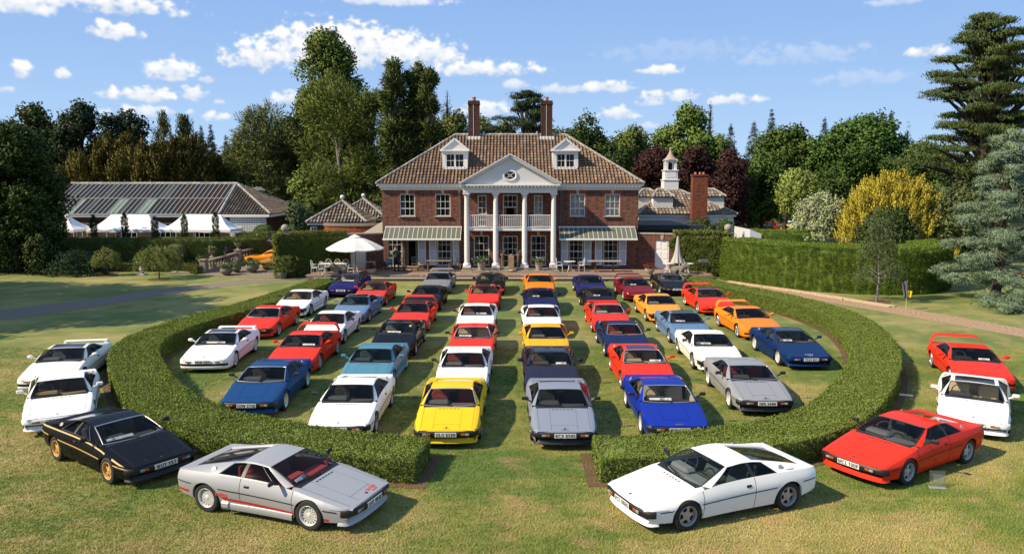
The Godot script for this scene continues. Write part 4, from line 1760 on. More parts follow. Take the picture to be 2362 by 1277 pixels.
	for sg in [-1.0, 1.0]:
		for s in [1.291, 2.519]:
			var rows := []
			for j in 7:
				var y := lerpf(sill_y(s), sh_y(s), j / 6.0)
				rows.append(PackedVector3Array([side_pt(s - 0.02, y, sg, -0.02), side_pt(s + 0.02, y, sg, -0.02)]))
			k.grid(rows, sg > 0)
		green_cell(k, Vector2(2.45, 2.45), Vector2(2.53, 2.53), 0.06, 0.92, sg, 1, 3, 0.001)
		green_cell(k, Vector2(1.70, 2.185), Vector2(1.725, 2.20), 0.06, 0.92, sg, 1, 3, 0.003)
		green_cell(k, Vector2(3.05, 2.80), Vector2(3.09, 2.83), 0.06, 0.92, sg, 1, 3, 0.003)
		green_cell(k, Vector2(1.47, 2.06), Vector2(3.08, 2.82), 0.05, 0.085, sg, 8, 1, 0.004)
		for a in AXLES:
			var hs := []
			for q in 13:
				var an := PI * q / 12.0
				var z: float = CAR_L - a[0] + (a[1] + 0.012) * cos(an)
				var y: float = 0.27 + (a[1] + 0.012) * sin(an)
				hs.append(PackedVector3Array([Vector3(sg * 0.50, y, z), Vector3(sg * (side_x(a[0], y) - 0.03), y, z)]))
			k.grid(hs, sg < 0)
			var cap := PackedVector3Array()
			for q in 13:
				cap.append(hs[q][0] if sg > 0 else hs[12 - q][0])
			k.fan(cap)
		var pod := []
	hood_grid(k, 0.29, 1.21, -0.54, 0.54, -0.012)
	var cw := []   # cowl between bonnet and windscreen
	for j in 9:
		var t := -1.0 + j * 0.25
		var sb := 1.245 + 0.085 * t * t
		cw.append(PackedVector3Array([hood_pt(1.20, t * hood_edge(1.2)), Vector3(t * 0.70, 0.768 + 0.016 * t * t, CAR_L - sb)]))
	k.grid(cw, true)
	k.box(Vector3(0, 0.21, 0.0), Vector3(1.38, 0.05, 3.9))
	k.box(Vector3(0, 0.34, CAR_L - 0.22), Vector3(1.34, 0.27, 0.10))
	k.box(Vector3(0, 0.62, CAR_L - 3.5), Vector3(1.3, 0.05, 1.2))
	d.black = k.mesh()
	# wiper
	var wp := MB.new()
	wp.bar(Vector3(0.08, 0.785, CAR_L - 1.22), Vector3(-0.45, 0.81, CAR_L - 1.335), 0.014, 0.012)
	wp.bar(Vector3(-0.02, 0.80, CAR_L - 1.29), Vector3(-0.62, 0.815, CAR_L - 1.36), 0.012, 0.01)
	d.wiper = wp.mesh()
	# bonnet air slots
	var vs := MB.new()
	for i in 6:
		vs.box(hood_pt(1.115, -0.25 + i * 0.10) + Vector3(0, 0.0015, 0), Vector3(0.068, 0.004, 0.03), 0.0, Basis(Vector3.RIGHT, 0.2))
	d.slots = vs.mesh()
	# waist strips, cut at the wheel arches
	var ws := MB.new()
	for sg in [-1.0, 1.0]:
		for span in [[0.32, 0.60], [1.25, 3.03], [3.71, 4.08]]:
			var rows := []
			for i in 13:
				var s := lerpf(span[0], span[1], i / 12.0)
				var w := waist_y(s)
				rows.append(PackedVector3Array([side_pt(s, w - 0.012, sg, 0.003), side_pt(s, w, sg, 0.011), side_pt(s, w + 0.012, sg, 0.003)]))
			ws.grid(rows, sg > 0)
	d.waist = ws.mesh()
	# bumpers
	var fb := MB.new()
	if round_:
		sweep_nose(fb, [Vector2(0.015, 0.365), Vector2(0.005, 0.32), Vector2(0.01, 0.27)], 3, 21)
	else:
		sweep_nose(fb, [Vector2(-0.005, 0.50), Vector2(0.028, 0.495), Vector2(0.036, 0.44), Vector2(0.030, 0.365), Vector2(0.0, 0.355)], 3, 21)
	d.bumper = fb.mesh()
	var rb := MB.new()
	var rbr := []
	for i in 13:
		var t := -1.0 + i / 6.0
		var a := absf(t)
		var z := CAR_L - 4.16 + (0.25 * pow(maxf(a - 0.6, 0.0) / 0.4, 2.0))
		var x := t * 0.87
		rbr.append(PackedVector3Array([Vector3(x, 0.44, z + 0.03), Vector3(x * 1.01, 0.46, z), Vector3(x * 1.01, 0.56, z), Vector3(x, 0.585, z + 0.03)]))
	rb.grid(rbr)
	d.rear_bumper = rb.mesh()
	# lamps
	var li := MB.new()
	var lc := MB.new()
	for sg in [-1.0, 1.0]:
		var yy := 0.43
		li.box(Vector3(sg * (0.545 if round_ else 0.43), yy, CAR_L + (0.035 if round_ else 0.03) - 0.03 * pow(0.5, 2)), Vector3(0.095, 0.05, 0.025), 0.006)
		lc.box(Vector3(sg * (0.45 if round_ else 0.53), yy, CAR_L + 0.018), Vector3(0.095, 0.05, 0.03), 0.006)
	d.indicator = li.mesh()
	d.side_lamp = lc.mesh()
	var tl := MB.new()
	for sg in [-1.0, 1.0]:
		tl.box(Vector3(sg * 0.60, 0.70, CAR_L - 4.115), Vector3(0.34, 0.13, 0.03), 0.01)
	d.tail = tl.mesh()
	# windscreen
	var wsx := []
	for i in 7:
		var v := i / 6.0
		var row := PackedVector3Array()
		for j in 11:
			var t := -1.0 + j * 0.2
			var lo := Vector3(t * 0.70, 0.768 + 0.016 * t * t, CAR_L - (1.245 + 0.085 * t * t))
			var e := edge_pt(1.96, 1.0)
			var hi := Vector3(t * e.x * 0.995, e.y + 0.022 * (1.0 - t * t), e.z + 0.03 * (1.0 - t * t))
			var p := lo.lerp(hi, v)
			p.y += 0.018 * sin(v * PI)
			row.append(p)
		wsx.append(row)
	var g := MB.new()
	var inner := []
	for i in 7:
		inner.append(wsx[i])
	g.grid(inner)
	d.windscreen = g.mesh()
	var fr := MB.new()   # rubber and bright strip round the screen
	var edge := []
	for j in 11:
		edge.append(wsx[0][j])
	for i in range(1, 7):
		edge.append(wsx[i][10])
	for j in range(9, -1, -1):
		edge.append(wsx[6][j])
	for i in range(5, -1, -1):
		edge.append(wsx[i][0])
	var er := []
	for p in edge:
		er.append(0.013)
	fr.tube(edge, er, 5, false)
	d.screen_frame = fr.mesh()
	# side glass
	for sg in [-1.0, 1.0]:
		var dg := MB.new()
		green_cell(dg, Vector2(1.47, 2.06), Vector2(2.45, 2.45), 0.06, 0.92, sg, 6, 3)
		d["door_glass%d" % int(sg)] = dg.mesh()
		var qg := MB.new()
		green_cell(qg, Vector2(2.53, 2.53), Vector2(3.08, 2.82), 0.07, 0.91, sg, 4, 3)
		d["quarter_glass%d" % int(sg)] = qg.mesh()
	# rear hatch between the buttresses
	var rg := []
	for i in 9:
		var s := lerpf(2.64, 3.96, i / 8.0)
		var e := edge_pt(s, 1.0)
		var row := PackedVector3Array()
		for j in 9:
			var t := -1.0 + j * 0.25
			row.append(Vector3(t * (e.x - 0.07), e.y - 0.03 + 0.015 * (1.0 - t * t), e.z))
		rg.append(row)
	var rgm := MB.new()
	rgm.grid(rg)
	d.rear_glass = rgm.mesh()
	# roof panel of tinted glass
	var rp := MB.new()
	var rpr := []
	for i in 5:
		var s := lerpf(2.03, 2.55, i / 4.0)
		var e := edge_pt(s, 1.0)
		var row := PackedVector3Array()
		for j in 9:
			var t := -0.86 + j * 0.215
			row.append(Vector3(e.x * t, e.y + 0.022 * (1.0 - t * t) + 0.005, e.z))
		rpr.append(row)
	rp.grid(rpr)
	d.roof_panel = rp.mesh()
	# mirrors
	for sg in [-1.0, 1.0]:
		var mm := MB.new()
		if round_:
			mm.ball(Vector3(sg * 0.985, 0.875, CAR_L - 1.66), Vector3(0.10, 0.062, 0.06), 14)
			mm.bar(Vector3(sg * 0.82, 0.82, CAR_L - 1.64), Vector3(sg * 0.93, 0.855, CAR_L - 1.65), 0.05, 0.03)
		else:
			mm.box(Vector3(sg * 0.975, 0.895, CAR_L - 1.66), Vector3(0.17, 0.095, 0.065), 0.02)
			mm.bar(Vector3(sg * 0.80, 0.815, CAR_L - 1.62), Vector3(sg * 0.91, 0.86, CAR_L - 1.65), 0.04, 0.03)
		d["mirror%d" % int(sg)] = mm.mesh()
	# cabin: tub, dashboard with binnacle, seats, wheel
	var tub := MB.new()
	tub.box(Vector3(0, 0.27, CAR_L - 2.05), Vector3(1.46, 0.04, 1.5))
	tub.box(Vector3(0, 0.61, CAR_L - 2.72), Vector3(1.24, 0.70, 0.05))
	for sg in [-1.0, 1.0]:
		tub.box(Vector3(sg * 0.755, 0.49, CAR_L - 2.13), Vector3(0.04, 0.50, 1.15))
	tub.box(Vector3(0, 0.42, CAR_L - 2.0), Vector3(0.30, 0.32, 1.4), 0.04)
	d.tub = tub.mesh()
	var ds := MB.new()
	ds.box(Vector3(0, 0.63, CAR_L - 1.60), Vector3(1.34, 0.18, 0.40), 0.06)
	ds.box(Vector3(-0.33, 0.755, CAR_L - 1.63), Vector3(0.60, 0.13, 0.28), 0.055)
	d.dash = ds.mesh()
	for sg in [-1.0, 1.0]:
		var seat := MB.new()
		seat.box(Vector3(sg * 0.36, 0.42, CAR_L - 2.12), Vector3(0.50, 0.16, 0.56), 0.06)
		seat.box(Vector3(sg * 0.36, 0.66, CAR_L - 2.48), Vector3(0.50, 0.50, 0.15), 0.06, Basis(Vector3.RIGHT, -0.42))
		seat.box(Vector3(sg * 0.36, 0.92, CAR_L - 2.575), Vector3(0.30, 0.17, 0.11), 0.045, Basis(Vector3.RIGHT, -0.30))
		d["seat%d" % int(sg)] = seat.mesh()
	var sw := MB.new()
	var ring := []
	var rad := []
	for i in 25:
		var an := TAU * i / 24.0
		ring.append(Basis(Vector3.RIGHT, -0.5) * Vector3(cos(an) * 0.18, sin(an) * 0.18, 0) + Vector3(-0.36, 0.80, CAR_L - 1.86))
		rad.append(0.014)
	sw.tube(ring, rad, 6, false)
	sw.bar(ring[0], ring[12], 0.03, 0.012)
	d.steering = sw.mesh()
	# mirror inside
	var im := MB.new()
	im.box(Vector3(0, 1.0, CAR_L - 1.95), Vector3(0.22, 0.06, 0.03), 0.012)
	d.inside_mirror = im.mesh()
	# rear wing and small roof-end spoiler
	var wg := MB.new()
	var wr := []
	for i in 17:
		var t := -1.0 + i / 8.0
		var a := absf(t)
		var x := t * 0.83
		var y := 1.09 - 0.26 * pow(maxf(a - 0.72, 0.0) / 0.28, 2.2)
		var z := CAR_L - 4.04 + 0.16 * pow(maxf(a - 0.7, 0.0) / 0.3, 2.0)
		wr.append(PackedVector3Array([Vector3(x, y - 0.02, z + 0.15), Vector3(x, y + 0.012, z + 0.13), Vector3(x, y + 0.022, z), Vector3(x, y + 0.045, z - 0.10), Vector3(x, y + 0.02, z - 0.11), Vector3(x, y - 0.02, z + 0.15)]))
	wg.grid(wr, true)
	d.wing = wg.mesh()
	var lw := MB.new()
	lw.box(Vector3(0, 0.90, CAR_L - 4.02), Vector3(1.45, 0.035, 0.20), 0.015, Basis(Vector3.RIGHT, 0.06))
	for sg in [-1.0, 1.0]:
		lw.box(Vector3(sg * 0.66, 0.84, CAR_L - 4.02), Vector3(0.14, 0.10, 0.18), 0.02)
	d.low_wing = lw.mesh()
	# fuel filler cap on the sail panel, emblem on the nose
	var fc := MB.new()
	fc.flathe([Vector2(0.062, 0.0), Vector2(0.062, 0.014), Vector2(0.05, 0.02), Vector2(0.001, 0.02)], 16)
	d.cap = fc.mesh()
	shared["car_" + kind] = d
	return d


func wheel_meshes(style: String) -> Array:   # [tyre, rim, well]; axis along x, outer face at +x
	if shared.has("wheel_" + style):
		return shared["wheel_" + style]
	var turn := Transform3D(Basis(Vector3.BACK, -PI / 2), Vector3.ZERO)   # y axis to +x
	var r := 0.305
	var rr := 0.198 if style != "five" else 0.215
	var t := MB.new()
	t.lathe([Vector2(rr, -0.10), Vector2(r - 0.03, -0.105), Vector2(r - 0.008, -0.092), Vector2(r, -0.07), Vector2(r, 0.07), Vector2(r - 0.008, 0.092), Vector2(r - 0.03, 0.104), Vector2(rr + 0.03, 0.104), Vector2(rr, 0.095)], 28, turn)
	var m := MB.new()
	m.lathe([Vector2(rr + 0.004, 0.09), Vector2(rr + 0.004, 0.100), Vector2(rr - 0.008, 0.098), Vector2(rr - 0.016, 0.07), Vector2(rr - 0.022, 0.02)], 28, turn)
	m.lathe([Vector2(0.055, 0.02), Vector2(0.05, 0.062), Vector2(0.035, 0.07), Vector2(0.001, 0.07)], 14, turn)
	if style == "mesh":
		for i in 16:
			for q in [-0.35, 0.35]:
				var a := TAU * i / 16.0
				var b: float = a + q
				m.bar(Vector3(0.055, cos(a) * 0.045, sin(a) * 0.045), Vector3(0.05, cos(b) * (rr - 0.02), sin(b) * (rr - 0.02)), 0.011, 0.016)
	elif style == "five":
		for i in 5:
			var a := TAU * i / 5.0 + 0.3
			m.tube([Vector3(0.06, cos(a) * 0.03, sin(a) * 0.03), Vector3(0.062, cos(a) * 0.12, sin(a) * 0.12), Vector3(0.075, cos(a) * (rr - 0.015), sin(a) * (rr - 0.015))], [0.030, 0.026, 0.034], 6)
	else:   # slotted disc
		var n := 5
		for i in n:
			var a := TAU * (i + 0.5) / n
			var w := 0.26
			var rows := []
			for j in 7:
				var an := a + lerpf(-w, w, j / 6.0)
				rows.append(PackedVector3Array([Vector3(0.06, cos(an) * 0.05, sin(an) * 0.05), Vector3(0.055, cos(an) * 0.11, sin(an) * 0.11), Vector3(0.04, cos(an) * (rr - 0.02), sin(an) * (rr - 0.02))]))
			m.grid(rows)
		m.lathe([Vector2(0.09, 0.059), Vector2(0.05, 0.062)], 20, turn)
		m.lathe([Vector2(rr - 0.018, 0.041), Vector2(rr - 0.034, 0.043)], 20, turn)
	var w := MB.new()
	w.lathe([Vector2(rr, 0.0), Vector2(0.001, 0.0)], 20, turn)
	shared["wheel_" + style] = [t.mesh(), m.mesh(), w.mesh()]
	return shared["wheel_" + style]


func number_plate(t: Node3D, text: String, y: float, z: float, yellow := false) -> void:
	var p := MB.new()
	p.box(Vector3(0, y, z), Vector3(0.533 if text.length() > 5 else 0.42, 0.112, 0.012), 0.004)
	var pl := mpart(t, "number_plate", p, mat("plate", lin(0.66, 0.66, 0.64), 0.4))
	var w := part(pl, "plate_characters", writing(text, 0.086, 0.003), mat("plate_black", lin(0.01, 0.01, 0.01), 0.5))
	var ab := w.mesh.get_aabb()
	w.scale = Vector3(minf(1.0, 0.49 / maxf(ab.size.x, 0.01)), 1, 1)
	w.position = Vector3(0, y, z + 0.0075)


func car_word(t: Node3D, called: String, text: String, size: float, at: Vector3, bs: Basis, m: Material) -> void:
	var w := part(t, called, writing(text, size, 0.002), m)
	w.transform = Transform3D(bs, at)


func make_car(c: Dictionary) -> Node3D:
	var kind: String = c.get("kind", "wedge")
	var d := car_meshes(kind)
	ckind = kind
	var col: Color = c.colour
	var metal: float = c.get("metal", 0.0)
	var body := paint("paint_%s_%.1f" % [col.to_html(false), metal], col, metal)
	var blk := black_trim()
	var t := thing("sports_car", c.label, "sports car", Vector3(c.at.x, 0.0, c.at.y), deg_to_rad(c.get("yaw", 0.0)), c.get("group", "sports cars parked in rows inside the hedge"))
	var trim: Material = body if kind == "round" else blk
	part(t, "body", d.body, body)
	part(t, "bonnet", d.bonnet, body)
	if kind != "round":
		part(t, "front_spoiler", d.lip, blk if c.get("dark_lip", 0) else body)
	part(t, "shut_lines", d.lines, mat("shut_line", lin(0.03, 0.03, 0.03), 0.8))
	for sg in [-1, 1]:
		var dr := part(t, "door", d["door%d" % sg], body)
		part(dr, "door_handle", d["handle%d" % sg], blk)
		part(t, "door_window", d["door_glass%d" % sg], glass("car_side_glass", Color(0.05, 0.07, 0.075), 0.34))
		part(t, "quarter_window", d["quarter_glass%d" % sg], glass("car_side_glass", Color.WHITE, 0.3))
		if c.get("mirror", 1) or sg < 0:
			part(t, "mirror", d["mirror%d" % sg], body if c.get("body_mirror", kind == "round") else blk)
	part(t, "black_trim", d.black, blk)
	part(t, "windscreen", d.windscreen, glass("car_screen_glass", Color(0.08, 0.10, 0.10), 0.18))
	part(t, "windscreen_frame", d.screen_frame, mat("bright_trim", lin(0.5, 0.5, 0.5), 0.3, 0.8) if c.get("bright", 0) else blk)
	part(t, "rear_window", d.rear_glass, mat("rear_glass", lin(0.012, 0.013, 0.015), 0.06))
	part(t, "wiper", d.wiper, blk)
	if kind != "round":
		part(t, "bonnet_slots", d.slots, mat("slot_black", lin(0.008, 0.008, 0.008), 0.7))
	part(t, "waist_strip", d.waist, blk if not c.has("waist") else mat("waist_" + str(c.waist), c.waist, 0.4))
	part(t, "front_bumper", d.bumper, body if c.get("body_bumper", 0) else blk)
	part(t, "rear_bumper", d.rear_bumper, trim)
	part(t, "indicators", d.indicator, mat("amber", lin(0.34, 0.085, 0.012), 0.25))
	part(t, "side_lamps", d.side_lamp, mat("lamp_lens", lin(0.27, 0.27, 0.26), 0.2))
	part(t, "tail_lamps", d.tail, mat("tail_red", lin(0.30, 0.01, 0.01), 0.25))
	if c.get("roof", 0):
		part(t, "roof_panel", d.roof_panel, mat("roof_glass", lin(0.014, 0.015, 0.018), 0.08))
	if c.get("wing", "") == "high":
		part(t, "rear_wing", d.wing, body)
	elif c.get("wing", "") == "low":
		part(t, "rear_wing", d.low_wing, body)
	# cabin
	var inc: Color = c.get("inside", lin(0.014, 0.014, 0.015))
	var im := grained("trim_" + inc.to_html(false), inc, 0.85, "grain", 2.5)
	part(t, "cabin_tub", d.tub, im)
	part(t, "dashboard", d.dash, grained("dash_" + str(c.get("dash", inc).to_html(false)), c.get("dash", inc), 0.9, "grain", 2.5))
	for sg in [-1, 1]:
		part(t, "seat", d["seat%d" % sg], grained("seat_" + str(c.get("seat", inc).to_html(false)), c.get("seat", inc), 0.9, "grain", 2.5))
	part(t, "steering_wheel", d.steering, blk)
	part(t, "inside_mirror", d.inside_mirror, blk)
	# wheels
	var style: String = c.get("wheels", "five" if kind == "round" else ("mesh" if kind == "turbo" else "slot"))
	var wm := wheel_meshes(style)
	var rimc: Color = c.get("rim", lin(0.40, 0.40, 0.41))
	var rim := mat("rim_" + rimc.to_html(false), rimc, 0.35, 0.55 if not c.has("rim") else 0.15)
	for a in AXLES:
		for sg in [-1, 1]:
			var w := part(t, "wheel", wm[0], mat("tyre", lin(0.016, 0.016, 0.016), 0.85))
			w.position = Vector3(sg * (0.745 if a[0] < 2.0 else 0.775), 0.303, CAR_L - a[0])
			if sg < 0:
				w.rotation.y = PI
			if a[0] < 2.0 and c.has("steer"):
				w.rotation.y += c.steer
			w.rotation.x = rng.randf() * TAU if style != "slot" else 0.4
			part(w, "rim", wm[1], rim)
			part(w, "wheel_disc", wm[2], mat("brake_dark", lin(0.03, 0.03, 0.03), 0.6))
	# nose emblem and words
	var em := part(t, "emblem", d.cap, mat("emblem", c.get("emblem", lin(0.02, 0.03, 0.025)), 0.35))
	em.transform = Transform3D(Basis(Vector3.RIGHT, 0.2).scaled(Vector3(0.5, 0.3, 0.5)), hood_pt(0.15, 0.0) + Vector3(0, 0.002, 0))
	if kind != "round" and c.get("cap", 1):
		for sg in [-1]:
			var p := green_pt(3.30, 3.15, 0.42, sg)
			var cp := part(t, "filler_cap", d.cap, mat("cap_metal", lin(0.30, 0.30, 0.30), 0.5, 0.3))
			cp.transform = Transform3D(Basis(Vector3(0, 0, 1), PI / 2 - 0.62 if sg < 0 else -PI / 2 + 0.62), p)
			var p2 := green_pt(3.30, 3.15, 0.42, 1.0)
			var cp2 := part(t, "filler_cap", d.cap, mat("cap_metal", Color.WHITE, 0.4, 0.4))
			cp2.transform = Transform3D(Basis(Vector3(0, 0, 1), -PI / 2 + 0.62), p2)
	if c.has("plate"):
		number_plate(t, c.plate, 0.43, CAR_L + 0.046)
	if c.has("word"):
		var mw := mat("word_" + c.wordc.to_html(false), c.wordc, 0.5)
		car_word(t, "bonnet_lettering", c.word, c.get("words", 0.075), hood_pt(0.20 if c.word == "turbo" else 0.09, c.get("wordx", 0.0)) + Vector3(0, 0.005, 0), Basis(Vector3.RIGHT, -PI / 2 + 0.2), mw)
		if c.word == "turbo":
			car_word(t, "bonnet_lettering", "esprit", 0.045, hood_pt(0.11, c.get("wordx", 0.0)) + Vector3(0.02, 0.005, 0), Basis(Vector3.RIGHT, -PI / 2 + 0.2), mw)
	for f in c.get("stripes", []):   # [colour, centre line offset from the waist or shoulder, height, from, to, "waist" or "shoulder"]
		var sm := MB.new()
		for sg in [-1.0, 1.0]:
			var rows := []
			for i in 41:
				var s := lerpf(f[3], f[4], i / 40.0)
				var y: float = (waist_y(s) if f[5] == "waist" else sh_y(s)) + f[1]
				if y - f[2] / 2 < arch_y(s) + 0.004:
					if rows.size() > 1:
						sm.grid(rows, sg > 0)
					rows = []
					continue
				rows.append(PackedVector3Array([side_pt(s, y - f[2] / 2, sg, 0.003), side_pt(s, y + f[2] / 2, sg, 0.003)]))
			if rows.size() > 1:
				sm.grid(rows, sg > 0)
		mpart(t, "side_stripe", sm, mat("stripe_" + f[0].to_html(false), f[0], 0.4))
	return t


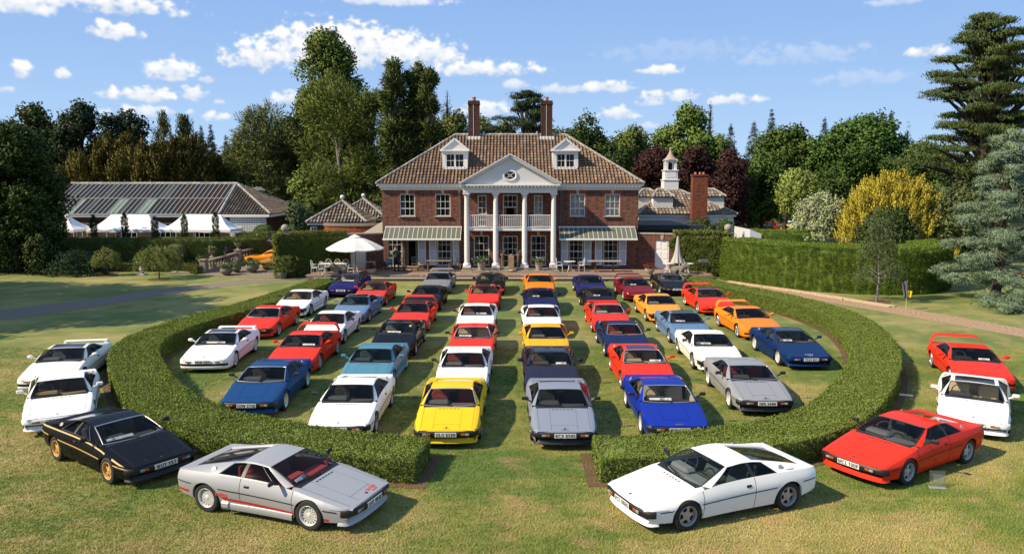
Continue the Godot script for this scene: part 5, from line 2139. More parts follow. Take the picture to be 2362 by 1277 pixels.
func build_cars() -> void:
	var cars := [
		{"at": Vector2(-4.72, -15.07), "label": "silver wedge coupe with red side stripe and red cabin, nearest on the left lawn", "colour": lin(0.36, 0.37, 0.39), "yaw": 69.4, "kind": "turbo", "metal": 0.3, "inside": lin(0.30, 0.022, 0.02), "dash": lin(0.34, 0.03, 0.025), "seat": lin(0.30, 0.022, 0.02), "plate": "UVF 464X", "word": "turbo", "words": 0.085, "wordx": 0.22, "wordc": lin(0.62, 0.04, 0.02), "group": "sports cars parked on the lawn outside the hedge", "stripes": [[lin(0.45, 0.02, 0.015), -0.19, 0.055, 0.2, 4.1, "waist"]], "rim": lin(0.6, 0.6, 0.58), "silver": 1},
		{"at": Vector2(4.14, -15.09), "label": "white wedge coupe with grey cabin and slotted wheels, nearest on the right lawn", "colour": lin(0.80, 0.80, 0.78), "yaw": -67.2, "inside": lin(0.05, 0.075, 0.075), "dash": lin(0.20, 0.24, 0.24), "seat": lin(0.06, 0.1, 0.1), "plate": "VCL 986S", "mirror": 0, "group": "sports cars parked on the lawn outside the hedge", "white_near": 1},
		{"at": Vector2(-9.44, -17.51), "label": "black wedge coupe with gold coach lines and gold wheels outside the hedge", "colour": lin(0.006, 0.006, 0.007), "yaw": 53.8, "inside": lin(0.03, 0.03, 0.03), "seat": lin(0.08, 0.07, 0.05), "plate": "BUT 15T", "dark_lip": 1, "rim": lin(0.55, 0.33, 0.10), "emblem": lin(0.5, 0.35, 0.12), "bright": 1, "group": "sports cars parked on the lawn outside the hedge", "stripes": [[lin(0.62, 0.40, 0.14), -0.035, 0.03, 0.15, 4.1, "shoulder"], [lin(0.62, 0.40, 0.14), 0.035, 0.02, 0.15, 4.1, "waist"]]},
		{"at": Vector2(9.32, -17.41), "label": "red wedge coupe with black bumper parked outside the hedge beside the white one", "colour": lin(0.68, 0.032, 0.013), "yaw": -57.6, "inside": lin(0.045, 0.05, 0.05), "dash": lin(0.13, 0.145, 0.145), "seat": lin(0.05, 0.06, 0.06), "plate": "MCL 100P", "group": "sports cars parked on the lawn outside the hedge", "rim": lin(0.42, 0.42, 0.41)},
		{"at": Vector2(-12.96, -21.24), "label": "white coupe with tan cabin parked behind the black and gold car", "colour": lin(0.80, 0.80, 0.78), "yaw": 27.0, "kind": "turbo", "inside": lin(0.36, 0.24, 0.12), "dash": lin(0.30, 0.22, 0.08), "seat": lin(0.10, 0.07, 0.04), "plate": "10 TXS", "body_mirror": 1, "body_bumper": 1, "group": "sports cars parked on the lawn outside the hedge", "rim": lin(0.7, 0.7, 0.7)},
		{"at": Vector2(-15.16, -25.31), "label": "cream white rounded coupe with black roof panel and low rear wing, outermost on the left", "colour": lin(0.74, 0.73, 0.66), "yaw": 12.0, "kind": "round", "roof": 1, "wing": "low", "group": "sports cars parked on the lawn outside the hedge", "inside": lin(0.10, 0.11, 0.115)},
		{"at": Vector2(13.07, -20.86), "label": "white coupe with cream seats and dark roof panel parked behind the red wedge", "colour": lin(0.80, 0.80, 0.78), "yaw": -31.0, "kind": "turbo", "inside": lin(0.70, 0.60, 0.38), "dash": lin(0.05, 0.05, 0.05), "seat": lin(0.70, 0.60, 0.38), "plate": "B370 VYY", "body_mirror": 1, "body_bumper": 1, "roof": 1, "group": "sports cars parked on the lawn outside the hedge", "rim": lin(0.7, 0.7, 0.7)},
		{"at": Vector2(15.61, -25.31), "label": "red rounded coupe with a tall rear wing, outermost on the right", "colour": lin(0.68, 0.032, 0.013), "yaw": -17.0, "kind": "round", "wing": "high", "group": "sports cars parked on the lawn outside the hedge"},
		{"at": Vector2(-10.88, -27.90), "label": "white rounded coupe with black roof panel at the front of the far left row", "colour": lin(0.80, 0.80, 0.78), "yaw": 3.0, "kind": "round", "roof": 1, "wing": "low", "plate": "H930 KBH", "rim": lin(0.7, 0.7, 0.7), "inside": lin(0.05, 0.055, 0.06)},
		{"at": Vector2(-10.90, -33.44), "label": "red wedge coupe with black bumper second in the far left row", "colour": lin(0.68, 0.032, 0.013), "yaw": -1.0, "plate": "54", "bright": 1},
		{"at": Vector2(-10.81, -38.46), "label": "white wedge coupe with red side stripe and tan seats third in the far left row", "colour": lin(0.80, 0.80, 0.78), "yaw": -2.0, "kind": "turbo", "inside": lin(0.36, 0.24, 0.12), "seat": lin(0.5, 0.3, 0.12), "stripes": [[lin(0.45, 0.02, 0.015), -0.2, 0.03, 0.2, 4.1, "waist"]]},
		{"at": Vector2(-9.75, -45.11), "label": "deep violet blue rounded coupe at the back of the far left row", "colour": lin(0.012, 0.010, 0.095), "yaw": -2.0, "kind": "round", "plate": "VNP 58", "inside": lin(0.70, 0.60, 0.38), "dash": lin(0.04, 0.04, 0.04), "metal": 0.2},
		{"at": Vector2(-7.49, -22.76), "label": "blue wedge coupe at the front of the second row from the left", "colour": lin(0.010, 0.055, 0.18), "yaw": 1.0, "plate": "OIW 3726", "bright": 1, "metal": 0.25, "dash": lin(0.07, 0.08, 0.08), "rim": lin(0.6, 0.6, 0.58)},
		{"at": Vector2(-7.65, -27.55), "label": "red rounded coupe with tall rear wing behind the blue wedge coupe", "colour": lin(0.68, 0.032, 0.013), "yaw": -1.0, "kind": "round", "wing": "high"},
		{"at": Vector2(-7.73, -32.01), "label": "white wedge coupe third in the second row from the left", "colour": lin(0.80, 0.80, 0.78), "yaw": -1.0, "inside": lin(0.03, 0.03, 0.03), "seat": lin(0.30, 0.04, 0.03)},
		{"at": Vector2(-7.59, -36.80), "label": "light blue metallic coupe with black roof panel fourth in the second row from the left", "colour": lin(0.13, 0.22, 0.36), "yaw": -2.0, "kind": "turbo", "roof": 1, "body_mirror": 1, "metal": 0.25, "inside": lin(0.04, 0.07, 0.10), "body_bumper": 1},
		{"at": Vector2(-7.59, -41.64), "label": "red coupe with tan cabin at the back of the second row from the left", "colour": lin(0.68, 0.032, 0.013), "yaw": -1.0, "kind": "turbo", "roof": 1, "body_mirror": 1, "inside": lin(0.36, 0.24, 0.12), "seat": lin(0.42, 0.32, 0.17), "dash": lin(0.42, 0.36, 0.20)},
		{"at": Vector2(-4.45, -20.70), "label": "white wedge coupe with black bumper at the front of the third row from the left", "colour": lin(0.80, 0.80, 0.78), "plate": "XPE 396S", "dark_lip": 1, "mirror": 0, "dash": lin(0.07, 0.085, 0.085)},
		{"at": Vector2(-4.65, -25.22), "label": "pale teal blue metallic coupe behind the front white car of the third row", "colour": lin(0.085, 0.24, 0.33), "yaw": -1.0, "kind": "turbo", "body_mirror": 1, "metal": 0.25, "inside": lin(0.03, 0.06, 0.065), "word": "turbo", "wordc": lin(0.012, 0.02, 0.02), "words": 0.07},
		{"at": Vector2(-4.52, -29.85), "label": "black wedge coupe with a yellow windscreen sticker third in the third row", "colour": lin(0.006, 0.006, 0.007), "yaw": -1.0, "kind": "turbo", "roof": 1, "inside": lin(0.05, 0.055, 0.055), "seat": lin(0.17, 0.17, 0.16), "sticker": 1},
		{"at": Vector2(-4.53, -34.74), "label": "red rounded coupe with black roof panel and wing fourth in the third row", "colour": lin(0.68, 0.032, 0.013), "yaw": -1.0, "kind": "round", "roof": 1, "wing": "high", "inside": lin(0.05, 0.04, 0.03)},
		{"at": Vector2(-4.49, -40.13), "label": "black rounded coupe fifth in the third row from the left", "colour": lin(0.006, 0.006, 0.007), "yaw": -1.0, "kind": "round", "roof": 1},
		{"at": Vector2(-4.49, -46.27), "label": "silver grey rounded coupe with rear wing, nearest the steps left of the black one", "colour": lin(0.23, 0.245, 0.26), "yaw": -1.0, "kind": "round", "wing": "high", "metal": 0.3},
		{"at": Vector2(-1.65, -20.32), "label": "yellow wedge coupe at the front left of the middle aisle", "colour": lin(0.72, 0.47, 0.012), "plate": "ULO 658R", "mirror": 0, "bright": 1, "dash": lin(0.12, 0.12, 0.12), "seat": lin(0.30, 0.04, 0.03), "word": "esprit", "words": 0.045, "wordc": lin(0.45, 0.28, 0.01)},
		{"at": Vector2(-1.57, -24.61), "label": "white wedge coupe behind the yellow one left of the aisle", "colour": lin(0.80, 0.80, 0.78), "mirror": 0, "dash": lin(0.12, 0.13, 0.13), "seat": lin(0.30, 0.04, 0.03)},
		{"at": Vector2(-1.51, -29.08), "label": "red wedge coupe with cream cabin left of the aisle, third from the front", "colour": lin(0.68, 0.032, 0.013), "inside": lin(0.70, 0.60, 0.38), "dash": lin(0.05, 0.045, 0.04), "seat": lin(0.70, 0.60, 0.38), "bright": 1},
		{"at": Vector2(-1.59, -34.00), "label": "white wedge coupe left of the aisle, fourth from the front", "colour": lin(0.80, 0.80, 0.78), "mirror": 0, "dash": lin(0.2, 0.2, 0.2), "seat": lin(0.30, 0.04, 0.03)},
		{"at": Vector2(-1.48, -40.48), "label": "red coupe with tan cabin left of the aisle, fifth from the front", "colour": lin(0.68, 0.032, 0.013), "kind": "turbo", "body_mirror": 1, "roof": 1, "inside": lin(0.36, 0.24, 0.12), "seat": lin(0.45, 0.31, 0.15), "dash": lin(0.35, 0.25, 0.12), "body_bumper": 1},
		{"at": Vector2(-1.30, -45.62), "label": "black rounded coupe with cream seats left of the aisle, nearest the terrace steps", "colour": lin(0.006, 0.006, 0.007), "kind": "round", "inside": lin(0.3, 0.27, 0.12), "seat": lin(0.5, 0.45, 0.2), "dash": lin(0.03, 0.03, 0.03)},
		{"at": Vector2(1.32, -20.23), "label": "pale silver blue wedge coupe at the front right of the middle aisle", "colour": lin(0.25, 0.28, 0.34), "plate": "KCX 850S", "dark_lip": 1, "metal": 0.3, "dash": lin(0.05, 0.055, 0.055), "word": "esprit", "words": 0.05, "wordc": lin(0.13, 0.14, 0.16)},
		{"at": Vector2(1.26, -24.72), "label": "dark purple rounded coupe behind the silver blue one right of the aisle", "colour": lin(0.022, 0.020, 0.042), "kind": "round", "inside": lin(0.07, 0.06, 0.05), "seat": lin(0.12, 0.085, 0.06), "metal": 0.3, "roof": 1, "emblem": lin(0.6, 0.4, 0.1)},
		{"at": Vector2(1.32, -29.02), "label": "amber yellow coupe with body coloured mirrors right of the aisle", "colour": lin(0.74, 0.36, 0.012), "kind": "turbo", "body_mirror": 1, "dash": lin(0.13, 0.15, 0.14), "body_bumper": 1},
		{"at": Vector2(1.32, -33.62), "label": "white wedge coupe with tartan seats right of the aisle, fourth from the front", "colour": lin(0.80, 0.80, 0.78), "mirror": 0, "dash": lin(0.16, 0.16, 0.16), "seat": lin(0.30, 0.04, 0.03)},
		{"at": Vector2(1.48, -39.05), "label": "dark navy rounded coupe with a white paper in the windscreen right of the aisle", "colour": lin(0.008, 0.008, 0.06), "kind": "round", "metal": 0.2},
		{"at": Vector2(1.63, -45.13), "label": "bright orange rounded coupe nearest the steps right of the aisle", "colour": lin(0.76, 0.19, 0.012), "kind": "round", "inside": lin(0.05, 0.05, 0.05)},
		{"at": Vector2(4.25, -20.66), "label": "royal blue wedge coupe with cream cabin, right of the silver blue one", "colour": lin(0.008, 0.030, 0.32), "plate": "KJR 625X", "dark_lip": 1, "inside": lin(0.70, 0.60, 0.38), "seat": lin(0.70, 0.60, 0.38), "dash": lin(0.03, 0.03, 0.03), "bright": 1, "metal": 0.25, "word": "esprit", "words": 0.05, "wordc": lin(0.15, 0.17, 0.3), "rim": lin(0.6, 0.6, 0.58)},
		{"at": Vector2(4.36, -25.09), "label": "red coupe with tan seats and dark roof panel behind the royal blue one", "colour": lin(0.68, 0.032, 0.013), "kind": "turbo", "roof": 1, "body_mirror": 1, "inside": lin(0.25, 0.15, 0.08), "seat": lin(0.36, 0.27, 0.15), "dash": lin(0.42, 0.36, 0.2), "bright": 1},
		{"at": Vector2(4.38, -29.67), "label": "navy blue wedge coupe with red cabin in the third row from the right", "colour": lin(0.007, 0.018, 0.07), "inside": lin(0.26, 0.03, 0.015), "seat": lin(0.30, 0.035, 0.02), "dash": lin(0.36, 0.07, 0.03), "bright": 1},
		{"at": Vector2(4.38, -34.39), "label": "red coupe with cream and red cabin and flat rear wing behind the navy one", "colour": lin(0.68, 0.032, 0.013), "kind": "turbo", "wing": "low", "body_mirror": 1, "inside": lin(0.70, 0.60, 0.38), "seat": lin(0.3, 0.05, 0.03), "dash": lin(0.5, 0.46, 0.32), "bright": 1, "body_bumper": 1, "wheels": "five"},
		{"at": Vector2(4.53, -39.31), "label": "black rounded coupe with brown seats in the third row from the right", "colour": lin(0.006, 0.006, 0.007), "kind": "round", "roof": 1, "inside": lin(0.06, 0.05, 0.04), "seat": lin(0.13, 0.085, 0.055)},
		{"at": Vector2(4.59, -44.60), "label": "violet blue rounded coupe at the back of the third row from the right", "colour": lin(0.015, 0.013, 0.11), "yaw": -1.0, "kind": "round", "metal": 0.2},
		{"at": Vector2(7.27, -22.95), "label": "grey silver wedge coupe with red seats, front of the second row from right", "colour": lin(0.30, 0.31, 0.32), "yaw": -1.0, "plate": "JWG 344W", "dark_lip": 1, "metal": 0.3, "seat": lin(0.22, 0.02, 0.02), "inside": lin(0.03, 0.02, 0.02), "dash": lin(0.05, 0.055, 0.055), "word": "esprit", "words": 0.05, "wordc": lin(0.1, 0.1, 0.11), "bright": 1, "rim": lin(0.6, 0.6, 0.58)},
		{"at": Vector2(7.31, -27.69), "label": "ivory white wedge coupe second in the second row from the right", "colour": lin(0.76, 0.74, 0.65), "yaw": -1.0, "mirror": 0, "dash": lin(0.16, 0.18, 0.18)},
		{"at": Vector2(7.36, -32.13), "label": "light blue metallic coupe with glass roof in the second row from the right", "colour": lin(0.12, 0.21, 0.36), "kind": "turbo", "roof": 1, "body_mirror": 1, "metal": 0.25, "inside": lin(0.04, 0.05, 0.06), "body_bumper": 1},
		{"at": Vector2(7.22, -37.02), "label": "light orange wedge coupe in the second row from the right", "colour": lin(0.76, 0.28, 0.03), "yaw": 1.0, "mirror": 0, "dash": lin(0.25, 0.26, 0.27)},
		{"at": Vector2(7.06, -43.41), "label": "dark red rounded coupe with rear wing near the right end of the steps", "colour": lin(0.17, 0.008, 0.014), "yaw": 2.0, "kind": "round", "wing": "high", "metal": 0.2},
		{"at": Vector2(10.51, -28.24), "label": "deep blue coupe with glass roof at the front of the far right row", "colour": lin(0.006, 0.026, 0.105), "yaw": 1.0, "kind": "turbo", "plate": "C525 BCL", "roof": 1, "body_mirror": 1, "metal": 0.25, "inside": lin(0.16, 0.15, 0.12), "dash": lin(0.12, 0.16, 0.2), "word": "turbo", "wordc": lin(0.25, 0.32, 0.45), "words": 0.08, "body_bumper": 1, "rim": lin(0.6, 0.6, 0.58)},
		{"at": Vector2(10.47, -33.28), "label": "orange rounded coupe with tall rear wing second in the far right row", "colour": lin(0.76, 0.20, 0.015), "yaw": 3.0, "kind": "round", "wing": "high"},
		{"at": Vector2(10.23, -39.20), "label": "red rounded coupe with black roof panel and rear wing third in the far right row", "colour": lin(0.68, 0.032, 0.013), "yaw": 2.0, "kind": "round", "wing": "high", "roof": 1, "plate": "G2 RB", "inside": lin(0.2, 0.16, 0.05), "seat": lin(0.32, 0.27, 0.08), "dash": lin(0.03, 0.03, 0.03)},
		{"at": Vector2(9.57, -45.52), "label": "black coupe with gold pinstripe and cream seats at the back of the far right row", "colour": lin(0.006, 0.006, 0.007), "kind": "turbo", "plate": "LOT 827", "inside": lin(0.3, 0.27, 0.15), "seat": lin(0.5, 0.45, 0.25), "dash": lin(0.04, 0.04, 0.03), "emblem": lin(0.5, 0.35, 0.1), "stripes": [[lin(0.5, 0.33, 0.1), 0.03, 0.018, 0.2, 4.1, "waist"]], "bright": 1}
	]
	var sheets := 0
	for c in cars:
		var t := make_car(c)
		ckind = c.get("kind", "wedge")
		if c.has("silver"):
			var red := mat("word_red", lin(0.62, 0.04, 0.02), 0.5)
			car_word(t, "side_lettering", "turbo", 0.075, side_pt(2.97, 0.455, -1.0, 0.006), Basis(Vector3.UP, -PI / 2), red)
			car_word(t, "side_lettering", "esprit", 0.04, side_pt(2.93, 0.40, -1.0, 0.008), Basis(Vector3.UP, -PI / 2), red)
		if c.has("white_near"):
			car_word(t, "side_lettering", "esprit", 0.05, green_pt(3.45, 3.35, 0.22, 1.0) + Vector3(0.012, 0.006, 0), Basis(Vector3.UP, PI / 2) * Basis(Vector3.RIGHT, -0.62), mat("word_grey", lin(0.22, 0.22, 0.23), 0.5))
		if c.has("sticker"):
			var s := MB.new()
			s.box(Vector3(0.50, 0.985, CAR_L - 1.78), Vector3(0.09, 0.12, 0.003), 0.0, Basis(Vector3.RIGHT, -1.18))
			mpart(t, "windscreen_sticker", s, mat("sticker_yellow", lin(0.62, 0.60, 0.04), 0.5))
	# white show papers lying behind some windscreens
	for k in [[2, -0.30, 0.8, "the black and gold car"], [8, 0.0, 0.9, "the far left white rounded car"], [11, 0.1, 0.9, "the deep violet blue car"], [13, 0.35, 0.6, "the red winged car behind the blue wedge"], [19, -0.1, 0.7, "the black car with the yellow sticker"], [25, -0.3, 0.6, "the red car with the cream cabin"], [26, 0.25, 0.6, "the fourth white car left of the aisle"], [30, 0.35, 0.4, "the dark purple car"], [33, -0.3, 0.4, "the dark navy car"], [35, -0.25, 0.8, "the royal blue car"], [36, 0.4, 0.5, "the red car with tan seats"], [39, -0.2, 0.4, "the black car with brown seats"], [43, -0.3, 0.45, "the light blue car with the glass roof"], [42, -0.3, 0.45, "the ivory white car"], [45, -0.2, 0.35, "the dark red car"], [0, -0.42, 0.42, "the silver car with the red stripe"], [46, -0.35, 0.4, "the deep blue car with the glass roof"], [7, 0.3, 0.4, "the outermost red car on the right"]]:
		var c: Dictionary = cars[k[0]]
		var at := Transform3D(Basis(Vector3.UP, deg_to_rad(c.get("yaw", 0.0))), Vector3(c.at.x, 0, c.at.y)) * Vector3(k[1] * 0.9, 0.815, CAR_L - 1.42)
		var o := thing("show_paper", "white paper behind the windscreen of " + k[3], "paper", at, deg_to_rad(c.get("yaw", 0.0)) + rng.randf_range(-0.08, 0.08), "white papers behind the windscreens")
		var m := MB.new()
		m.box(Vector3.ZERO, Vector3(k[2] * 0.75, 0.006, 0.075), 0.0, Basis(Vector3.RIGHT, 0.75))
		for q in 3:
			m.box(Vector3(rng.randf_range(-0.3, 0.3) * k[2], 0.008, 0.02), Vector3(0.14, 0.008, 0.07), 0.0, Basis(Vector3.RIGHT, 0.8))
		mpart(o, "sheet", m, mat("paper", lin(0.72, 0.72, 0.72), 0.7))


# ---------------------------------------------------------------- outbuildings and marquees
func build_outbuildings() -> void:
	var pal := [Color(0.15, 0.12, 0.095), Color(0.19, 0.15, 0.115), Color(0.12, 0.10, 0.085), Color(0.22, 0.17, 0.12)]
	# long glass roofed building on the garden terrace
	var g := thing("glass_roofed_building", "long low building with glazed roof behind the white marquees", "building", Vector3(0, 0.9, 0))
	var w := MB.new()
	var holes := []
	for x in [-38.0, -34.6, -31.2, -27.8]:
		holes.append(Rect2(x, 0.2, 1.9, 1.9))
	wall_holes(w, -45.0, -24.6, 0, 2.7, -66.0, 0.3, holes)
	w.box(Vector3(-21.5, 1.35, -71), Vector3(0.3, 2.7, 9.9))
	w.box(Vector3(-33, 1.35, -76), Vector3(24, 2.7, 0.3))
	mpart(g, "wall", w, grained("dark_brick", Color(0.45, 0.40, 0.38), 0.9, "brick", 1.0 / 2.25, 0.8, "brick_height"))
	for h in holes:
		window_part(g, h, 4, 3, -66.0)
	var tw := MB.new()
	tw.box(Vector3(-22.95, 1.35, -66.06), Vector3(3.2, 2.7, 0.1))
	var tr := mpart(g, "trellis_wall", tw, mat("trellis_back", lin(0.30, 0.31, 0.31), 0.8))
	for i in 15:
		for j in 2:
			var sl := MB.new()
			if j == 0:
				sl.box(Vector3(-22.95, 0.1 + i * 0.175, -65.96), Vector3(3.1, 0.085, 0.03))
			else:
				sl.box(Vector3(-24.45 + i * 0.214, 1.35, -65.985), Vector3(0.085, 2.65, 0.02))
			mpart(tr, "lath", sl, white())
	var eb := MB.new()
	eb.box(Vector3(-33.1, 2.74, -65.8), Vector3(24.2, 0.24, 0.22), 0.02)
	eb.box(Vector3(-21.0, 2.74, -70.9), Vector3(0.22, 0.24, 10.2), 0.02)
	mpart(g, "eaves_board", eb, white())
	var ye := 2.86
	var yr := 5.45
	var a := Vector3(-45.2, ye, -65.7)
	var b := Vector3(-20.9, ye, -65.7)
	var c := Vector3(-20.9, ye, -76.2)
	var r0 := Vector3(-41.0, yr, -71.0)
	var r1 := Vector3(-25.6, yr, -71.0)
	var rf := MB.new()
	rf.col = Color(0.1, 0.08, 0.07)
	rf.tri(b, c, r1)
	rf.quad(c, Vector3(-45.2, ye, -76.2), r0, r1)
	var gx := -25.35
	var gl := -40.6
	rf.tri(Vector3(gx, ye, -65.7), b, r1)
	rf.tri(a, Vector3(gl, ye, -65.7), r0)
	var roof := mpart(g, "roof", rf, tinted("tiles", 0.88, "grain", 1.6))
	var tl := MB.new()
	tiled_slope(tl, Vector3(gx, ye, -65.7), b, r1 - Vector3(0.02, 0, 0), r1, 0.27, 0.40, pal)
	tiled_slope(tl, b, c, r1, r1, 0.27, 0.40, pal)
	tiled_slope(tl, a, Vector3(gl, ye, -65.7), r0, r0 + Vector3(0.02, 0, 0), 0.27, 0.40, pal)
	mpart(roof, "roof_tiles", tl, tinted("tiles", 0.88)).set_meta("kind", "stuff")
	var lead := MB.new()
	for e in [[b, r1], [c, r1], [r0, r1], [Vector3(gx, ye, -65.7), r1]]:
		ridge_cap(lead, e[0] + Vector3.UP * 0.06, e[1] + Vector3.UP * 0.06, 0.12)
	mpart(roof, "lead_rolls", lead, tinted("tiles", 0.88))
	var vent := MB.new()
	vent.box(Vector3(-24.4, 4.45, -73.2), Vector3(1.0, 0.8, 1.2), 0.03)
	vent.prism([Vector2(-0.6, 0), Vector2(0.6, 0), Vector2(0, 0.32)], 1.4, Transform3D(Basis(), Vector3(-24.4, 4.84, -73.9)))
	mpart(roof, "roof_dormer", vent, grained("lead_grey", lin(0.35, 0.35, 0.35), 0.7, "grain", 1.0))
	# glazing: two tiers of thirty six panes
	var up := (r0 - Vector3(r0.x, ye, -65.7))
	var up_n := up.normalized()
	var nn := Vector3.RIGHT.cross(up_n).normalized()
	var n := 36
	var pw := (gx - gl) / n
	var pm := [mat("roof_pane_brown", lin(0.030, 0.017, 0.011), 0.12), mat("roof_pane_dark", lin(0.022, 0.022, 0.023), 0.10), mat("roof_pane_grey", lin(0.05, 0.055, 0.055), 0.22), mat("roof_pane_algae", lin(0.16, 0.22, 0.19), 0.45)]
	for q in pm:
		q.metallic_specular = 0.15
	for tier in 2:
		var s0 := up * (0.03 if tier == 0 else 0.52)
		var s1 := up * (0.48 if tier == 0 else 0.965)
		var pane := MB.new()
		pane.quad(s0, s0 + Vector3(pw - 0.03, 0, 0), s1 + Vector3(pw - 0.03, 0, 0), s1)
		var pmesh := pane.mesh()
		for i in n:
			var q := rng.randf()
			var k := 0 if i > 22 and q < 0.75 else (3 if (tier == 0 and i in [13, 14, 19, 20]) or q > 0.97 else (2 if q < 0.22 else 1))
			var p := part(roof, "glass_pane", pmesh, pm[k])
			p.position = Vector3(gl + i * pw, ye, -65.7) + nn * (0.02 + rng.randf() * 0.006)
	var bars := MB.new()
	for i in n + 1:
		var o := Vector3(gl + i * pw - 0.015, ye, -65.7) + nn * 0.045
		bars.bar(o, o + up, 0.05, 0.045)
	for t in [0.0, 0.5, 0.985]:
		bars.box(Vector3((gl + gx) / 2, ye, -65.7) + up * t + nn * 0.05, Vector3(gx - gl, 0.07, 0.10 if t == 0.5 else 0.16), 0.0, Basis(Vector3.RIGHT, up_n, nn * -1.0) if false else Basis())
	mpart(roof, "glazing_bars", bars, mat("bar_grey", lin(0.30, 0.31, 0.31), 0.6))
	var floor_ := MB.new()
	floor_.box(Vector3(-33, 0.05, -71), Vector3(23, 0.1, 9.6))
	floor_.box(Vector3(-33, 1.4, -70.5), Vector3(22, 2.4, 0.1))
	mpart(g, "inside_wall", floor_, mat("inside_brown", lin(0.10, 0.06, 0.04), 0.9))
	# three marquees
	var names := ["leftmost white marquee, partly behind the dark tree", "middle white marquee on the garden terrace", "right white marquee beside the white trellis wall"]
	var xs := [-38.1, -31.4, -25.5]
	for i in 3:
		var m := thing("marquee", names[i], "marquee", Vector3(xs[i], 0.9, -62.4), 0.0, "white marquees")
		var hw := 2.85
		var hd := 1.5
		var e := 1.85
		var p := 3.0
		var cv := MB.new()
		var ra := 1.55
		# sagging canvas: two long sides and two hips
		for s in 4:
			var rows := []
			for k in 7:
				var t := k / 6.0
				var y := lerpf(e, p, t) - 0.16 * sin(PI * t)
				var row := PackedVector3Array()
				for q in 7:
					var u := -1.0 + q / 3.0
					if s % 2 == 0:
						row.append(Vector3(lerpf(hw, ra, t) * u, y, lerpf(hd, 0.0, t)))
					else:
						row.append(Vector3(lerpf(hw, ra, t), y, -lerpf(hd, 0.0, t) * u))
				if s >= 2:
					for q in 7:
						row[q] = row[q] * Vector3(-1, 1, -1)
				rows.append(row)
			cv.grid(rows)
			# valance
			var v0: PackedVector3Array = rows[0]
			var val := PackedVector3Array()
			for q in 7:
				val.append(v0[q] - Vector3(0, 0.24 - 0.05 * absf(sin(q * PI / 2)), 0))
			cv.grid([val, v0])
		var cm := mat("marquee_canvas", lin(0.80, 0.80, 0.82), 0.8)
		cm.backlight_enabled = true
		cm.backlight = Color(0.35, 0.35, 0.36)
		cm.cull_mode = BaseMaterial3D.CULL_DISABLED
		mpart(m, "canopy", cv, cm)
		for q in [Vector2(-1, -1), Vector2(1, -1), Vector2(-1, 1), Vector2(1, 1), Vector2(0, 1), Vector2(0, -1)]:
			var lg := MB.new()
			lg.box(Vector3(q.x * (hw - 0.05), e / 2, q.y * (hd - 0.05)), Vector3(0.05, e, 0.05))
			if q.x != 0:
				lg.bar(Vector3(q.x * (hw - 0.05), 1.2, q.y * (hd - 0.05)), Vector3(q.x * (hw - 0.75), 0.1, q.y * (hd - 0.05)), 0.03, 0.03)
			mpart(m, "leg", lg, mat("alu", lin(0.5, 0.5, 0.5), 0.4, 0.3))
	# garden pavilions with pyramid roofs and ball finials
	for k in 2:
		var o: Vector3 = [Vector3(-14.15, 0.0, -63.5), Vector3(-13.75, 0.0, -70.5)][k]
		var t := thing("garden_pavilion", ["brick pavilion with pyramid tiled roof and ball finial left of the house", "farther pavilion with pyramid tiled roof half hidden beside the house"][k], "pavilion", o, 0.0, "pavilions with ball finials")
		var b2 := MB.new()
		b2.box(Vector3(0, 1.55, 0), Vector3(4.3, 3.1, 4.3))
		mpart(t, "wall", b2, brickwork())
		var ev := MB.new()
		ev.box(Vector3(0, 3.2, 0), Vector3(4.7, 0.22, 4.7), 0.03)
		mpart(t, "eaves_board", ev, white())
		hip_roof(t, -2.45, 2.45, 2.45, -2.45, 3.32, 4.95, Vector2(0, 0), Vector2(0, 0.0), 0.27, [Color(0.26, 0.21, 0.16), Color(0.20, 0.16, 0.12), Color(0.36, 0.31, 0.25), Color(0.15, 0.12, 0.10)])
		var f := MB.new()
		f.lathe([Vector2(0.16, 4.93), Vector2(0.13, 5.03), Vector2(0.07, 5.08), Vector2(0.06, 5.14)], 14)
		f.ball(Vector3(0, 5.30, 0), Vector3(0.19, 0.19, 0.19), 16)
		mpart(t, "ball_finial", f, white())
		if k == 0:
			for x in [-1.9, -0.55]:
				var wf := MB.new()
				wf.box(Vector3(x, 2.5, 2.16), Vector3(0.5 if x < -1 else 0.95, 0.95, 0.06))
				var wn := mpart(t, "window", wf, white())
				for q in 2:
					var pn := MB.new()
					pn.box(Vector3(x + (q - 0.5) * (0.22 if x < -1 else 0.42), 2.5, 2.195), Vector3(0.17 if x < -1 else 0.34, 0.78, 0.01))
					mpart(wn, "pane", pn, mat("dark_glass", Color.WHITE, 0.06))
	# curved brick parapet in front of the pavilions
	var pt := thing("curved_brick_wall", "curved low brick wall with stone coping in front of the pavilions", "wall", Vector3(-12.2, 0, -58.6))
	var pb := MB.new()
	var pc := MB.new()
	var rows1 := []
	var rows2 := []
	for i in 15:
		var an := PI * (0.12 + 0.76 * i / 14.0)
		var x := -2.75 * cos(an)
		var z := 1.5 * sin(an) - 1.5
		rows1.append(PackedVector3Array([Vector3(x, 0, z), Vector3(x, 3.15, z)]))
		rows2.append(PackedVector3Array([Vector3(x * 1.02, 3.15, z + 0.06), Vector3(x * 1.02, 3.38, z + 0.06), Vector3(x * 0.9, 3.38, z - 0.3), Vector3(x * 0.9, 3.15, z - 0.3)]))
	pb.grid(rows1, false)
	pc.grid(rows2, false)
	var om := grained("orange_brick", Color(1.0, 0.72, 0.58), 0.9, "brick", 1.0 / 2.25, 0.8, "brick_height")
	om.cull_mode = BaseMaterial3D.CULL_DISABLED
	mpart(pt, "brick_face", pb, om)
	mpart(pt, "coping", pc, grained("dark_stone", lin(0.20, 0.17, 0.135), 0.9, "stone_grain", 0.8))
	var cw := thing("canvas_sail", "cream sloping canvas sail against the left side of the house", "awning", Vector3(-9.45, 0, -56.5))
